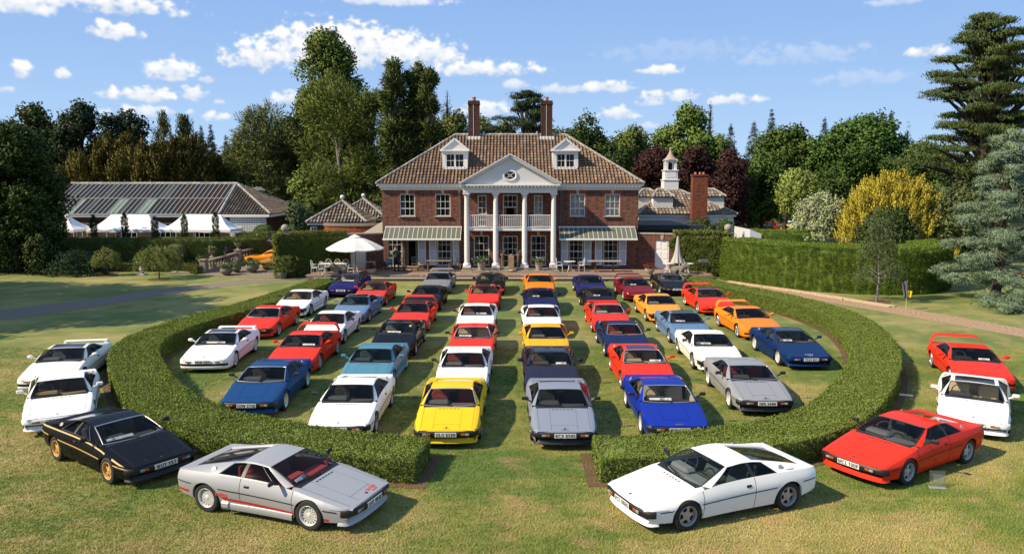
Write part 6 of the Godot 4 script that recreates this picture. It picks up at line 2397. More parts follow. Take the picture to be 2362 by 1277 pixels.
	var cs := MB.new()
	cs.prism([Vector2(-1.75, 2.75), Vector2(-0.05, 2.75), Vector2(-0.05, 3.75)], 1.5, Transform3D(Basis(), Vector3(0, 0, -1.5)))
	mpart(cw, "canvas", cs, mat("cream_canvas", lin(0.66, 0.60, 0.50), 0.85))
	build_cottage(pal)
	# cars of visitors among the trees far on the right
	var vis := [[31.2, -96.0, lin(0.02, 0.02, 0.022), "black visitor car among the trees, leftmost"], [33.2, -97.5, lin(0.35, 0.02, 0.02), "dark red visitor car among the trees"], [35.2, -96.0, lin(0.04, 0.05, 0.09), "dark blue visitor car among the trees"], [36.6, -98.5, lin(0.72, 0.72, 0.72), "white visitor car among the trees"], [37.6, -95.0, lin(0.02, 0.15, 0.5), "bright blue visitor car among the trees, rightmost"], [34.2, -92.5, lin(0.55, 0.36, 0.02), "yellow visitor car just above the clipped hedge"]]
	for v in vis:
		saloon("visitor_car", v[3], Vector3(v[0], 0, v[1]), rng.randf_range(-0.5, 0.5) + PI / 2, v[2])


func saloon(called: String, label: String, at: Vector3, turn: float, colour: Color) -> void:   # an everyday hatchback, far away
	var t := thing(called, label, "car", at, turn, "visitor cars parked among the trees")
	var b := MB.new()
	b.prism([Vector2(-2.0, 0.3), Vector2(2.0, 0.3), Vector2(2.05, 0.62), Vector2(1.95, 0.82), Vector2(1.0, 0.95), Vector2(0.3, 1.42), Vector2(-1.4, 1.44), Vector2(-1.98, 0.95)], 1.7, Transform3D(Basis(), Vector3(0, 0, -0.85)))
	mpart(t, "body", b, paint("paint_far_" + colour.to_html(false), colour))
	var g := MB.new()
	for s in [-1.0, 1.0]:
		g.prism([Vector2(-1.7, 0.97), Vector2(0.85, 0.97), Vector2(0.25, 1.36), Vector2(-1.35, 1.38)], 0.02, Transform3D(Basis(), Vector3(0, 0, 0.842 if s > 0 else -0.862)))
	g.bar(Vector3(0.98, 0.99, 0), Vector3(0.38, 1.40, 0), 1.45, 0.02)
	g.bar(Vector3(-1.96, 1.0, 0), Vector3(-1.48, 1.40, 0), 1.4, 0.02)
	mpart(t, "windows", g, mat("dark_glass", Color.WHITE, 0.06))
	for x in [-1.25, 1.25]:
		for s in [-1.0, 1.0]:
			var w := MB.new()
			w.flathe([Vector2(0.001, -0.1), Vector2(0.31, -0.1), Vector2(0.31, 0.1), Vector2(0.001, 0.1)], 16, Transform3D(Basis(Vector3.RIGHT, PI / 2), Vector3(x, 0.31, s * 0.78)))
			mpart(t, "wheel", w, mat("tyre", lin(0.016, 0.016, 0.016), 0.85))


func build_cottage(pal: Array) -> void:
	var t := thing("white_cottage", "white boarded cottage with hipped tiled roof and white cupola right of the house", "cottage", Vector3(15.2, 0, -70.0))
	var b := MB.new()
	b.box(Vector3(0, 1.8, 0), Vector3(8.0, 3.6, 8.4))
	var wall := mpart(t, "wall", b, white())
	for j in 12:
		var cl := MB.new()
		cl.box(Vector3(0, 1.65 + j * 0.165, 4.21), Vector3(8.02, 0.16, 0.03), 0.0, Basis(Vector3.RIGHT, 0.09))
		mpart(wall, "weatherboard", cl, white())
	var ev := MB.new()
	ev.box(Vector3(0, 3.66, 0), Vector3(8.4, 0.2, 8.8), 0.03)
	mpart(t, "eaves_board", ev, white())
	var pl := [Color(0.27, 0.22, 0.17), Color(0.21, 0.17, 0.13), Color(0.34, 0.29, 0.24), Color(0.16, 0.13, 0.11), Color(0.24, 0.165, 0.11)]
	hip_roof(t, -4.3, 4.3, 4.5, -4.5, 3.78, 6.1, Vector2(-0.9, -0.6), Vector2(-0.5, -0.6), 0.30, pl)
	# side dormers in white boarding with small hipped roofs
	for d in [[-3.1, 1.4, 1.9], [-2.0, 2.5, 1.7], [2.9, 0.6, 1.9]]:
		var db := MB.new()
		db.box(Vector3(d[0], 4.55, d[1]), Vector3(d[2], 1.3, 2.0))
		var dm := mpart(t, "dormer", db, white())
		for j in 6:
			var cl := MB.new()
			cl.box(Vector3(d[0], 4.1 + j * 0.18, d[1] + 1.005), Vector3(d[2] + 0.02, 0.17, 0.025), 0.0, Basis(Vector3.RIGHT, 0.09))
			mpart(dm, "weatherboard", cl, white())
		hip_roof(t, d[0] - d[2] / 2 - 0.15, d[0] + d[2] / 2 + 0.15, d[1] + 1.2, d[1] - 1.2, 5.22, 5.85, Vector2(d[0] - 0.3, d[1]), Vector2(d[0] + 0.3, d[1]), 0.30, pl, "dormer_roof")
	# cupola
	var c := MB.new()
	var o := Vector3(-0.65, 0, -0.4)
	c.box(o + Vector3(0, 6.15, 0), Vector3(1.35, 1.1, 1.35), 0.02)
	c.box(o + Vector3(0, 6.72, 0), Vector3(1.5, 0.08, 1.5), 0.02)
	c.box(o + Vector3(0, 7.15, 0), Vector3(1.2, 0.8, 1.2), 0.02)
	c.box(o + Vector3(0, 7.58, 0), Vector3(1.36, 0.09, 1.36), 0.02)
	c.box(o + Vector3(0, 7.2, 0.61), Vector3(0.9, 0.55, 0.03), 0.01)
	for sx in [-1.0, 1.0]:
		for sz in [-1.0, 1.0]:
			c.box(o + Vector3(sx * 0.40, 8.0, sz * 0.40), Vector3(0.22, 0.78, 0.22))
	for s in [-1.0, 1.0]:   # arches between the corner posts
		for k in 8:
			var a0 := PI * k / 8.0
			var a1 := PI * (k + 1) / 8.0
			for ax in 2:
				var pts := [Vector2(cos(a0) * 0.29, sin(a0) * 0.24), Vector2(cos(a0) * 0.5, 0.36), Vector2(cos(a1) * 0.5, 0.36), Vector2(cos(a1) * 0.29, sin(a1) * 0.24)]
				var bs := Basis() if ax == 0 else Basis(Vector3.UP, PI / 2)
				c.prism(pts, 0.08, Transform3D(bs, o + bs * Vector3(0, 8.12, s * 0.43 - 0.04)))
	c.box(o + Vector3(0, 8.50, 0), Vector3(1.18, 0.10, 1.18), 0.02)
	var cu := mpart(t, "cupola", c, white())
	var cap := MB.new()
	cap.lathe([Vector2(0.72, 8.55), Vector2(0.50, 8.68), Vector2(0.32, 8.88), Vector2(0.17, 9.15), Vector2(0.07, 9.42), Vector2(0.05, 9.5)], 8, Transform3D(Basis(Vector3.UP, PI / 8), o))
	cap.ball(o + Vector3(0, 9.58, 0), Vector3(0.1, 0.1, 0.1), 10)
	mpart(cu, "lead_cap", cap, grained("cap_lead", lin(0.44, 0.36, 0.28), 0.7, "grain", 1.0))
	# chimney
	var ch := MB.new()
	ch.box(Vector3(0.7, 4.9, 5.2), Vector3(1.25, 4.4, 0.8))
	ch.box(Vector3(0.7, 7.12, 5.2), Vector3(1.35, 0.14, 0.9))
	var chp := mpart(t, "chimney", ch, grained("cottage_brick", Color(0.82, 0.62, 0.55), 0.9, "brick", 1.0 / 2.25, 0.8, "brick_height"))
	for x in [0.35, 0.75, 1.05]:
		var pot := MB.new()
		pot.lathe([Vector2(0.12, 7.18), Vector2(0.10, 7.36), Vector2(0.12, 7.38), Vector2(0.09, 7.38)], 10, Transform3D(Basis(), Vector3(x, 0, 5.2)))
		mpart(chp, "chimney_pot", pot, mat("terracotta", Color.WHITE, 0.85))
	# flat roofed link behind the garden wall
	var lk := thing("flat_roofed_link", "dark flat roofed link building between house and white cottage", "building", Vector3(12.0, 0, -59.5))
	var lb := MB.new()
	lb.box(Vector3(0, 1.5, 0), Vector3(5.6, 3.0, 6.0))
	mpart(lk, "wall", lb, brickwork())
	var lr := MB.new()
	lr.box(Vector3(0, 3.2, 0.1), Vector3(5.9, 0.42, 6.4), 0.03)
	mpart(lk, "flat_roof", lr, mat("felt", lin(0.02, 0.022, 0.026), 0.7))
	var gl := thing("white_glass_lean_to", "low pale lean-to roof beyond the right garden wall", "lean-to", Vector3(18.2, 0, -58.0))
	var gb := MB.new()
	gb.prism([Vector2(-0.6, 0.0), Vector2(0.25, 0.0), Vector2(0.25, 2.75), Vector2(-0.6, 3.1)], 4.0, Transform3D(Basis(), Vector3(0, 0, -2.0)))
	mpart(gl, "body", gb, mat("pale_blue_white", lin(0.55, 0.58, 0.62), 0.5))


# ---------------------------------------------------------------- furniture of the terrace
func chair_white(t: Node3D, m: Material, wood := false) -> void:
	var s := MB.new()
	s.box(Vector3(0, 0.44, 0), Vector3(0.44, 0.03, 0.42), 0.01)
	part(t, "seat", s.mesh(), m)
	for sx in [-1.0, 1.0]:
		for sz in [-1.0, 1.0]:
			var l := MB.new()
			if wood:
				l.box(Vector3(sx * 0.19, 0.22, sz * 0.18), Vector3(0.045, 0.44, 0.045))
			else:
				l.tube([Vector3(sx * 0.19, 0.43, sz * 0.18), Vector3(sx * 0.215, 0.22, sz * 0.205), Vector3(sx * 0.20, 0.10, sz * 0.19), Vector3(sx * 0.225, 0.0, sz * 0.215)], [0.018, 0.016, 0.014, 0.018], 6)
			mpart(t, "leg", l, m)
	var b := MB.new()
	if wood:
		for sx in [-1.0, 1.0]:
			b.box(Vector3(sx * 0.19, 0.70, -0.20), Vector3(0.04, 0.52, 0.04))
		for k in 3:
			b.box(Vector3(0, 0.62 + k * 0.14, -0.20), Vector3(0.36, 0.06, 0.025))
	else:
		b.tube([Vector3(-0.20, 0.44, -0.19), Vector3(-0.21, 0.72, -0.22), Vector3(-0.13, 0.90, -0.24), Vector3(0.0, 0.95, -0.245), Vector3(0.13, 0.90, -0.24), Vector3(0.21, 0.72, -0.22), Vector3(0.20, 0.44, -0.19)], [0.016, 0.016, 0.016, 0.016, 0.016, 0.016, 0.016], 6)
		b.tube([Vector3(0, 0.45, -0.20), Vector3(-0.07, 0.62, -0.215), Vector3(0.0, 0.74, -0.225), Vector3(0.07, 0.62, -0.215), Vector3(0, 0.45, -0.20)], [0.012, 0.012, 0.012, 0.012, 0.012], 6)
		b.tube([Vector3(-0.16, 0.84, -0.235), Vector3(0.0, 0.74, -0.225), Vector3(0.16, 0.84, -0.235)], [0.012, 0.012, 0.012], 6)
		for sx in [-1.0, 1.0]:
			b.tube([Vector3(sx * 0.205, 0.67, -0.215), Vector3(sx * 0.235, 0.67, 0.05), Vector3(sx * 0.22, 0.55, 0.16), Vector3(sx * 0.20, 0.44, 0.17)], [0.014, 0.014, 0.014, 0.014], 6)
	mpart(t, "backrest", b, m)


func pot_plant(called: String, label: String, at: Vector3, prof: Array, pm: Material, leaf: Color, flower: Color, spread: float, high: float, nfl: int, category := "flower pot", group := "") -> Node3D:
	var t := thing(called, label, category, at, 0.0, group)
	var p := MB.new()
	p.lathe(prof, 20)
	mpart(t, "pot", p, pm)
	var top: Vector2 = prof[prof.size() - 1]
	var s := MB.new()
	s.flathe([Vector2(top.x + 0.02, top.y - 0.04), Vector2(0.001, top.y - 0.03)], 16)
	mpart(t, "soil", s, grained("soil", Color.WHITE, 0.97, "stone_grain", 1.3))
	var l := Leaves.new()
	for k in 90:
		var d := Vector3(rng.randfn() * spread * 0.45, absf(rng.randfn()) * high * 0.4, rng.randfn() * spread * 0.45)
		l.add(Vector3(0, top.y + 0.02, 0) + d, rand_basis(rng.randf_range(0.06, 0.11), (d + Vector3.UP * 0.2).normalized()), leaf * rng.randf_range(0.6, 1.4))
	leaves_part(t, "leaves", l, leaf_clump("broad"), leafy("pot", 0.5))
	if nfl:
		var f := Leaves.new()
		for k in nfl:
			var d := Vector3(rng.randfn() * spread * 0.42, high * rng.randf_range(0.25, 0.95), rng.randfn() * spread * 0.42)
			f.add(Vector3(0, top.y, 0) + d, rand_basis(rng.randf_range(0.045, 0.075), Vector3.UP), flower * rng.randf_range(0.8, 1.1))
		leaves_part(t, "flowers", f, leaf_clump("broad"), leafy("flower", 0.6))
	return t


func build_terrace_things() -> void:
	var y := 0.348
	var wi := mat("white_iron", lin(0.62, 0.62, 0.60), 0.45)
	var oak := grained("weathered_wood", lin(0.22, 0.17, 0.12), 0.85, "wood", 1.2)
	# open parasol
	var p := thing("parasol", "large open white parasol over the table left of the house", "parasol", Vector3(-10.75, y, -51.75))
	var cv := MB.new()
	for k in 8:
		var a0 := TAU * k / 8.0 + 0.2
		var a1 := TAU * (k + 1) / 8.0 + 0.2
		var rows := []
		for i in 6:
			var t := i / 5.0
			var row := PackedVector3Array()
			for j in 5:
				var an := lerpf(a0, a1, j / 4.0)
				var sag := 0.05 * sin(PI * j / 4.0) * t
				var chord := cos(PI / 8.0) / cos(an - (a0 + a1) / 2)
				row.append(Vector3(cos(an) * 1.95 * t * chord, 2.58 - 0.84 * t + 0.10 * sin(PI * t) - sag, -sin(an) * 1.95 * t * chord))
			rows.append(row)
		cv.grid(rows, true)
		var val := []
		for j in 5:
			var r: Vector3 = rows[5][j]
			val.append(PackedVector3Array([r, r - Vector3(0, 0.07, 0)]))
		cv.grid(val)
	var canvas := mat("parasol_canvas", lin(0.74, 0.72, 0.67), 0.85)
	canvas.cull_mode = BaseMaterial3D.CULL_DISABLED
	mpart(p, "canopy", cv, canvas)
	var top := MB.new()
	top.lathe([Vector2(0.42, 2.50), Vector2(0.2, 2.60), Vector2(0.02, 2.68)], 8)
	mpart(p, "vent_flap", top, canvas)
	var pole := MB.new()
	pole.tube([Vector3(0, 0, 0), Vector3(0, 2.6, 0)], [0.028, 0.026], 10)
	mpart(p, "pole", pole, grained("dark_wood", lin(0.12, 0.055, 0.03), 0.6, "wood", 1.0))
	var bs := MB.new()
	bs.lathe([Vector2(0.28, 0.0), Vector2(0.27, 0.05), Vector2(0.06, 0.09), Vector2(0.05, 0.3)], 16)
	mpart(p, "base", bs, wi)
	for k in 8:
		var rb := MB.new()
		var an := TAU * k / 8.0 + 0.2
		rb.bar(Vector3(0, 2.53, 0), Vector3(cos(an) * 1.92, 1.74, -sin(an) * 1.92), 0.02, 0.02)
		mpart(p, "rib", rb, oak)
	# dining table and chairs in white iron beneath it
	var tb := thing("garden_table", "long white iron garden table by the creeper wall", "table", Vector3(-12.15, y, -51.35), 0.12)
	var tt := MB.new()
	tt.box(Vector3(0, 0.72, 0), Vector3(1.9, 0.04, 0.85), 0.015)
	mpart(tb, "tabletop", tt, wi)
	for sx in [-1.0, 1.0]:
		for sz in [-1.0, 1.0]:
			var l := MB.new()
			l.tube([Vector3(sx * 0.6, 0.71, sz * 0.28), Vector3(sx * 0.75, 0.45, sz * 0.36), Vector3(sx * 0.62, 0.2, sz * 0.28), Vector3(sx * 0.78, 0.0, sz * 0.38)], [0.03, 0.025, 0.022, 0.028], 6)
			mpart(tb, "leg", l, wi)
	var spots := [[-13.45, -51.4, 1.5, "white iron chair at the left end of the long white table"], [-12.75, -50.75, 3.0, "white iron chair with a brown cushion at the near left of the long white table"], [-12.7, -52.0, 0.1, "white iron chair behind the long white table, left"], [-12.1, -52.0, -0.05, "white iron chair behind the long white table, middle"], [-11.5, -51.95, 0.05, "white iron chair behind the long white table, right"], [-10.95, -51.2, -1.45, "white iron chair at the right end of the long white table"]]
	for s in spots:
		chair_white(thing("iron_chair", s[3], "chair", Vector3(s[0], y, s[1]), s[2], "white iron chairs"), wi)
	var cu := thing("cushion", "dark brown cushion on the near white chair", "cushion", Vector3(-12.75, y + 0.455, -50.75), 3.0)
	var cb := MB.new()
	cb.box(Vector3(0, 0.03, 0), Vector3(0.40, 0.06, 0.38), 0.028)
	mpart(cu, "pad", cb, mat("brown_cloth", lin(0.10, 0.035, 0.025), 0.9))
	var cn := thing("console_table", "narrow white console table against the wall door", "table", Vector3(-10.35, y, -53.3), 0.35)
	var c2 := MB.new()
	c2.box(Vector3(0, 0.62, 0), Vector3(1.35, 0.04, 0.4), 0.01)
	mpart(cn, "tabletop", c2, wi)
	for sx in [-1.0, 1.0]:
		for sz in [-1.0, 1.0]:
			var l := MB.new()
			l.tube([Vector3(sx * 0.55, 0.61, sz * 0.15), Vector3(sx * 0.66, 0.4, sz * 0.17), Vector3(sx * 0.62, 0.0, sz * 0.17)], [0.02, 0.02, 0.02], 6)
			mpart(cn, "leg", l, wi)
	# stone lions
	for s in [-1.0, 1.0]:
		lion("stone_lion", ["weathered stone lion lying at the left end of the terrace", "weathered stone lion lying at the right end of the terrace"][int(s > 0)], Vector3(-11.75 if s < 0 else 11.35, y, -50.95 if s < 0 else -51.0), -0.9 if s < 0 else 0.9)
	# chair with a coloured bag, the man beside it
	chair_white(thing("wooden_chair", "wooden chair carrying a blue bag left of the standing man", "chair", Vector3(-8.75, y, -53.6), 0.0, "wooden terrace chairs"), oak, true)
	var bag := thing("bag", "turquoise and red bag on the wooden chair", "bag", Vector3(-8.75, y + 0.455, -53.58))
	var b1 := MB.new()
	b1.box(Vector3(0, 0.16, 0), Vector3(0.34, 0.32, 0.18), 0.06)
	mpart(bag, "pouch", b1, mat("turquoise", lin(0.02, 0.36, 0.46), 0.6))
	var b3 := MB.new()
	b3.box(Vector3(0, 0.345, 0), Vector3(0.30, 0.05, 0.16), 0.02)
	mpart(bag, "flap", b3, mat("bag_red", lin(0.55, 0.05, 0.05), 0.6))
	build_people(y)
	# wooden tables and chairs under the left awning
	var wt := thing("wooden_table", "weathered wooden dining table under the left awning", "table", Vector3(-5.15, y, -53.0))
	var w1 := MB.new()
	w1.box(Vector3(0, 0.74, 0), Vector3(1.75, 0.05, 0.8), 0.01)
	mpart(wt, "tabletop", w1, oak)
	for sx in [-1.0, 1.0]:
		for sz in [-1.0, 1.0]:
			var l := MB.new()
			l.box(Vector3(sx * 0.75, 0.36, sz * 0.3), Vector3(0.08, 0.72, 0.08))
			mpart(wt, "leg", l, oak)
	for s in [[-7.75, -53.0, 0.4, "wooden chair right of the standing man"], [-6.95, -53.7, 0.1, "wooden chair before the open garden door"], [-6.45, -52.9, -1.4, "wooden chair at the left end of the wooden table"], [-3.75, -53.4, 1.2, "wooden chair at the right end of the wooden table"]]:
		chair_white(thing("wooden_chair", s[3], "chair", Vector3(s[0], y, s[1]), s[2], "wooden terrace chairs"), oak, true)
	var low := thing("wooden_bench", "low slatted wooden bench before the open garden door", "bench", Vector3(-7.1, y, -52.75))
	for k in 4:
		var sl := MB.new()
		sl.box(Vector3(0, 0.36, -0.16 + k * 0.11), Vector3(1.25, 0.03, 0.09), 0.005)
		mpart(low, "slat", sl, grained("pale_wood", lin(0.42, 0.33, 0.24), 0.85, "wood", 1.2))
	for sx in [-1.0, 1.0]:
		for sz in [-1.0, 1.0]:
			var l := MB.new()
			l.box(Vector3(sx * 0.55, 0.17, sz * 0.15), Vector3(0.05, 0.345, 0.05))
			mpart(low, "leg", l, oak)
	# right: white bistro set, long folding table
	var rt := thing("round_table", "small round white iron table right of the portico", "table", Vector3(4.05, y, -52.9))
	var r1 := MB.new()
	r1.flathe([Vector2(0.001, 0.69), Vector2(0.42, 0.69), Vector2(0.42, 0.72), Vector2(0.001, 0.72)], 20)
	mpart(rt, "tabletop", r1, wi)
	for k in 3:
		var l := MB.new()
		var d := Vector3(cos(TAU * k / 3.0), 0, sin(TAU * k / 3.0))
		l.tube([d * 0.05 + Vector3(0, 0.68, 0), d * 0.12 + Vector3(0, 0.45, 0), d * 0.10 + Vector3(0, 0.25, 0), d * 0.34], [0.025, 0.02, 0.02, 0.025], 6)
		mpart(rt, "leg", l, wi)
	for s in [[3.35, -52.85, 1.45, "white iron chair left of the small round table"], [4.85, -52.9, -1.4, "white iron chair right of the small round table"]]:
		chair_white(thing("iron_chair", s[3], "chair", Vector3(s[0], y, s[1]), s[2], "white iron chairs"), wi)
	var lt := thing("folding_table", "long grey topped trestle table under the right awning", "table", Vector3(6.45, y, -52.6))
	var l1 := MB.new()
	l1.box(Vector3(0, 0.76, 0), Vector3(2.35, 0.05, 0.8), 0.01)
	mpart(lt, "tabletop", l1, grained("grey_board", lin(0.36, 0.36, 0.35), 0.7, "wood", 0.8))
	for sx in [-1.0, 1.0]:
		var l := MB.new()
		l.box(Vector3(sx * 0.62, 0.36, 0), Vector3(0.12, 0.72, 0.12))
		l.box(Vector3(sx * 0.62, 0.03, 0), Vector3(0.10, 0.06, 0.65), 0.01)
		l.box(Vector3(sx * 0.62, 0.68, 0), Vector3(0.5, 0.08, 0.08), 0.01)
		mpart(lt, "trestle", l, grained("brown_wood", lin(0.22, 0.11, 0.05), 0.7, "wood", 1.0))
	# closed parasol with white tables at the right end
	var cp := thing("closed_parasol", "furled cream parasol before the right creeper wall", "parasol", Vector3(11.35, y, -51.75))
	var f := MB.new()
	var rows := []
	for i in 9:
		var t := i / 8.0
		var row := PackedVector3Array()
		for j in 33:
			var an := -TAU * j / 32.0
			var rr := lerpf(0.33, 0.05, t) * (1.0 + 0.22 * sin(an * 8.0) * (1.0 - t)) * (1.15 - 0.35 * sin(t * PI))
			row.append(Vector3(cos(an) * rr, lerpf(0.75, 2.55, t), sin(an) * rr))
		rows.append(row)
	f.grid(rows)
	mpart(cp, "canopy", f, grained("furled_canvas", lin(0.52, 0.50, 0.46), 0.9, "grain", 2.0))
	var cpp := MB.new()
	cpp.tube([Vector3(0, 0, 0), Vector3(0, 2.65, 0)], [0.03, 0.025], 8)
	mpart(cp, "pole", cpp, oak)
	for s in [[10.75, -51.6, "round white iron table left of the furled parasol"], [12.0, -51.5, "round white iron table right of the furled parasol"]]:
		var rt2 := copy(rt, "round_table", s[2], Vector3(s[0], y, s[1]), 0.7)
		rt2.set_meta("group", "round white iron tables")
	rt.set_meta("group", "round white iron tables")
	chair_white(thing("iron_chair", "white iron chair between the furled parasol and the stone lion", "chair", Vector3(11.9, y, -52.3), 0.3, "white iron chairs"), wi)
	var bq := thing("barbecue", "black kettle style barbecue at the right end of the terrace", "barbecue", Vector3(13.15, y, -51.7))
	var q1 := MB.new()
	q1.box(Vector3(0, 0.82, 0), Vector3(0.7, 0.16, 0.4), 0.04)
	q1.box(Vector3(0, 0.93, 0), Vector3(0.62, 0.08, 0.36), 0.03)
	mpart(bq, "fire_box", q1, mat("grey_metal", lin(0.09, 0.09, 0.095), 0.5))
	for sx in [-1.0, 1.0]:
		for sz in [-1.0, 1.0]:
			var l := MB.new()
			l.bar(Vector3(sx * 0.3, 0.76, sz * 0.15), Vector3(sx * 0.36, 0.0, sz * 0.2), 0.03, 0.03)
			mpart(bq, "leg", l, black_trim())
	# flower pots by the columns, urns at the steps
	var tubp := [Vector2(0.19, 0.0), Vector2(0.215, 0.06), Vector2(0.27, 0.48), Vector2(0.31, 0.52), Vector2(0.30, 0.56), Vector2(0.26, 0.54)]
	for s in [-1.0, 1.0]:
		pot_plant("flower_pot", ["stone pot of white flowers before the left portico window", "stone pot of white flowers before the right portico window"][int(s > 0)], Vector3(-0.13 + 2.02 * s, 0.452, -52.75), tubp, grained("pot_stone", lin(0.45, 0.37, 0.28), 0.9, "stone_grain", 2.0), Color(0.05, 0.09, 0.02), Color(0.75, 0.75, 0.7), 0.55, 0.42, 22, "flower pot", "flower pots in the portico")
	var urn := [Vector2(0.15, 0.0), Vector2(0.14, 0.05), Vector2(0.30, 0.22), Vector2(0.34, 0.36), Vector2(0.30, 0.42), Vector2(0.26, 0.40)]
	for s in [[-9.55, "low stone pot with dark red plant left of the steps"], [9.35, "low stone pot with rust red plant right of the dark red car"]]:
		pot_plant("stone_pot", s[1], Vector3(s[0], y, -51.1), urn, grained("pot_stone2", lin(0.42, 0.38, 0.28), 0.9, "stone_grain", 2.0), Color(0.16, 0.045, 0.03), Color(0.2, 0.05, 0.03), 0.4, 0.35, 8, "stone pot", "low stone pots on the terrace")
	# wooden stand in the middle of the portico, two candle stands beside it
	var le := thing("lectern", "plain pale wooden stand in the middle of the portico", "lectern", Vector3(-0.05, 0.452, -52.55))
	var l2 := MB.new()
	l2.box(Vector3(0, 0.52, 0), Vector3(0.37, 1.04, 0.3), 0.008)
	l2.box(Vector3(0, 1.08, 0), Vector3(0.16, 0.16, 0.14), 0.02)
	mpart(le, "stand", l2, grained("pale_oak", lin(0.42, 0.27, 0.14), 0.6, "wood", 1.0))
	var sg := MB.new()
	sg.box(Vector3(-0.03, 0.03, 0.22), Vector3(0.24, 0.06, 0.06), 0.01)
	mpart(le, "white_card", sg, mat("paper", Color.WHITE, 0.7))
	for s in [-1.0, 1.0]:
		var ts := thing("candle_stand", ["tall turned wooden stand with bowl left of the lectern", "tall turned wooden stand with bowl right of the lectern"][int(s > 0)], "stand", Vector3(-0.13 + 0.56 * s, 0.452, -52.9), 0.0, "turned wooden stands")
		var st := MB.new()
		st.lathe([Vector2(0.16, 0.0), Vector2(0.15, 0.06), Vector2(0.05, 0.12), Vector2(0.045, 0.5), Vector2(0.06, 0.95), Vector2(0.13, 1.05), Vector2(0.15, 1.12), Vector2(0.001, 1.12)], 14)
		mpart(ts, "stem", st, grained("gilt_wood", lin(0.30, 0.19, 0.10), 0.6, "wood", 1.0))
		var cb2 := MB.new()
		for k in 6:
			var d := Vector3(cos(TAU * k / 6.0), 0, sin(TAU * k / 6.0))
			cb2.tube([Vector3(0, 1.12, 0), d * 0.10 + Vector3(0, 1.28, 0), d * 0.19 + Vector3(0, 1.32, 0), d * 0.2 + Vector3(0, 1.42, 0)], [0.012, 0.012, 0.012, 0.014], 5)
		mpart(ts, "candle_arms", cb2, mat("pewter", lin(0.22, 0.21, 0.19), 0.5, 0.4))


# ---------------------------------------------------------------- figures: capsules joined smoothly, meshed as surface nets
func figure(bones: Array, cell: float, blend: float) -> MB:   # bone: [from, to, radius, radius, colour]
	var lo := Vector3(1e9, 1e9, 1e9)
	var hi := -lo
	for b in bones:
		var r: float = maxf(b[2], b[3]) + cell * 2.5
		for p in [b[0], b[1]]:
			lo = lo.min(p - Vector3(r, r, r))
			hi = hi.max(p + Vector3(r, r, r))
	var n := Vector3i(((hi - lo) / cell).ceil()) + Vector3i.ONE
	var acc := PackedFloat32Array()
	acc.resize(n.x * n.y * n.z)
	var best := PackedFloat32Array()
	best.resize(acc.size())
	best.fill(1e9)
	var who := PackedInt32Array()
	who.resize(acc.size())
	var kk := 1.0 / blend
	for bi in bones.size():
		var b: Array = bones[bi]
		var a: Vector3 = b[0]
		var d: Vector3 = b[1] - a
		var ra: float = b[2]
		var rb: float = b[3]
		var m := maxf(ra, rb) + blend * 3.0 + cell * 2.0
		var l := ((a.min(b[1]) - Vector3(m, m, m) - lo) / cell).floor()
		var u := ((a.max(b[1]) + Vector3(m, m, m) - lo) / cell).ceil()
		var dd := maxf(d.length_squared(), 1e-9)
		for iz in range(maxi(0, int(l.z)), mini(n.z, int(u.z) + 1)):
			for iy in range(maxi(0, int(l.y)), mini(n.y, int(u.y) + 1)):
				for ix in range(maxi(0, int(l.x)), mini(n.x, int(u.x) + 1)):
					var p := lo + Vector3(ix, iy, iz) * cell
					var t := clampf((p - a).dot(d) / dd, 0.0, 1.0)
					var q := (p - a - d * t).length() - lerpf(ra, rb, t)
					var at := (iz * n.y + iy) * n.x + ix
					acc[at] += exp(-q * kk)
					if q < best[at]:
						best[at] = q
						who[at] = bi
	for i in acc.size():
		acc[i] = -log(acc[i]) / kk if acc[i] > 1e-30 else 1.0
	var mb := MB.new()
	var id := PackedInt32Array()
	id.resize(acc.size())
	id.fill(-1)
	var off := [0, 1, n.x, n.x + 1, n.x * n.y, n.x * n.y + 1, n.x * n.y + n.x, n.x * n.y + n.x + 1]
	for iz in n.z - 1:
		for iy in n.y - 1:
			for ix in n.x - 1:
				var at := (iz * n.y + iy) * n.x + ix
				var inside := 0
				for k in 8:
					if acc[at + off[k]] < 0.0:
						inside += 1
				if inside == 0 or inside == 8:
					continue
				var sum := Vector3.ZERO
				var cnt := 0
				for e in [[0, 1], [2, 3], [4, 5], [6, 7], [0, 2], [1, 3], [4, 6], [5, 7], [0, 4], [1, 5], [2, 6], [3, 7]]:
					var v0 := acc[at + off[e[0]]]
					var v1 := acc[at + off[e[1]]]
					if (v0 < 0.0) != (v1 < 0.0):
						var t := v0 / (v0 - v1)
						var p0 := Vector3(e[0] & 1, (e[0] >> 1) & 1, e[0] >> 2)
						var p1 := Vector3(e[1] & 1, (e[1] >> 1) & 1, e[1] >> 2)
						sum += p0.lerp(p1, t)
						cnt += 1
				var g := Vector3(acc[at + 1] - acc[at], acc[at + n.x] - acc[at], acc[at + n.x * n.y] - acc[at]).normalized()
				mb.col = bones[who[at]][4]
				id[at] = mb.put(lo + (Vector3(ix, iy, iz) + sum / cnt) * cell, g)
	var ax := [1, n.x, n.x * n.y]
	for iz in range(1, n.z - 1):
		for iy in range(1, n.y - 1):
			for ix in range(1, n.x - 1):
				var at := (iz * n.y + iy) * n.x + ix
				for k in 3:
					var s0 := acc[at] < 0.0
					if s0 == (acc[at + ax[k]] < 0.0):
						continue
					var u: int = ax[(k + 1) % 3]
					var v: int = ax[(k + 2) % 3]
					var q := [id[at - u - v], id[at - v], id[at], id[at - u]]
					if q.has(-1):
						continue
					if s0:
						mb.ix.append_array([q[0], q[2], q[1], q[0], q[3], q[2]])
					else:
						mb.ix.append_array([q[0], q[1], q[2], q[0], q[2], q[3]])
	return mb


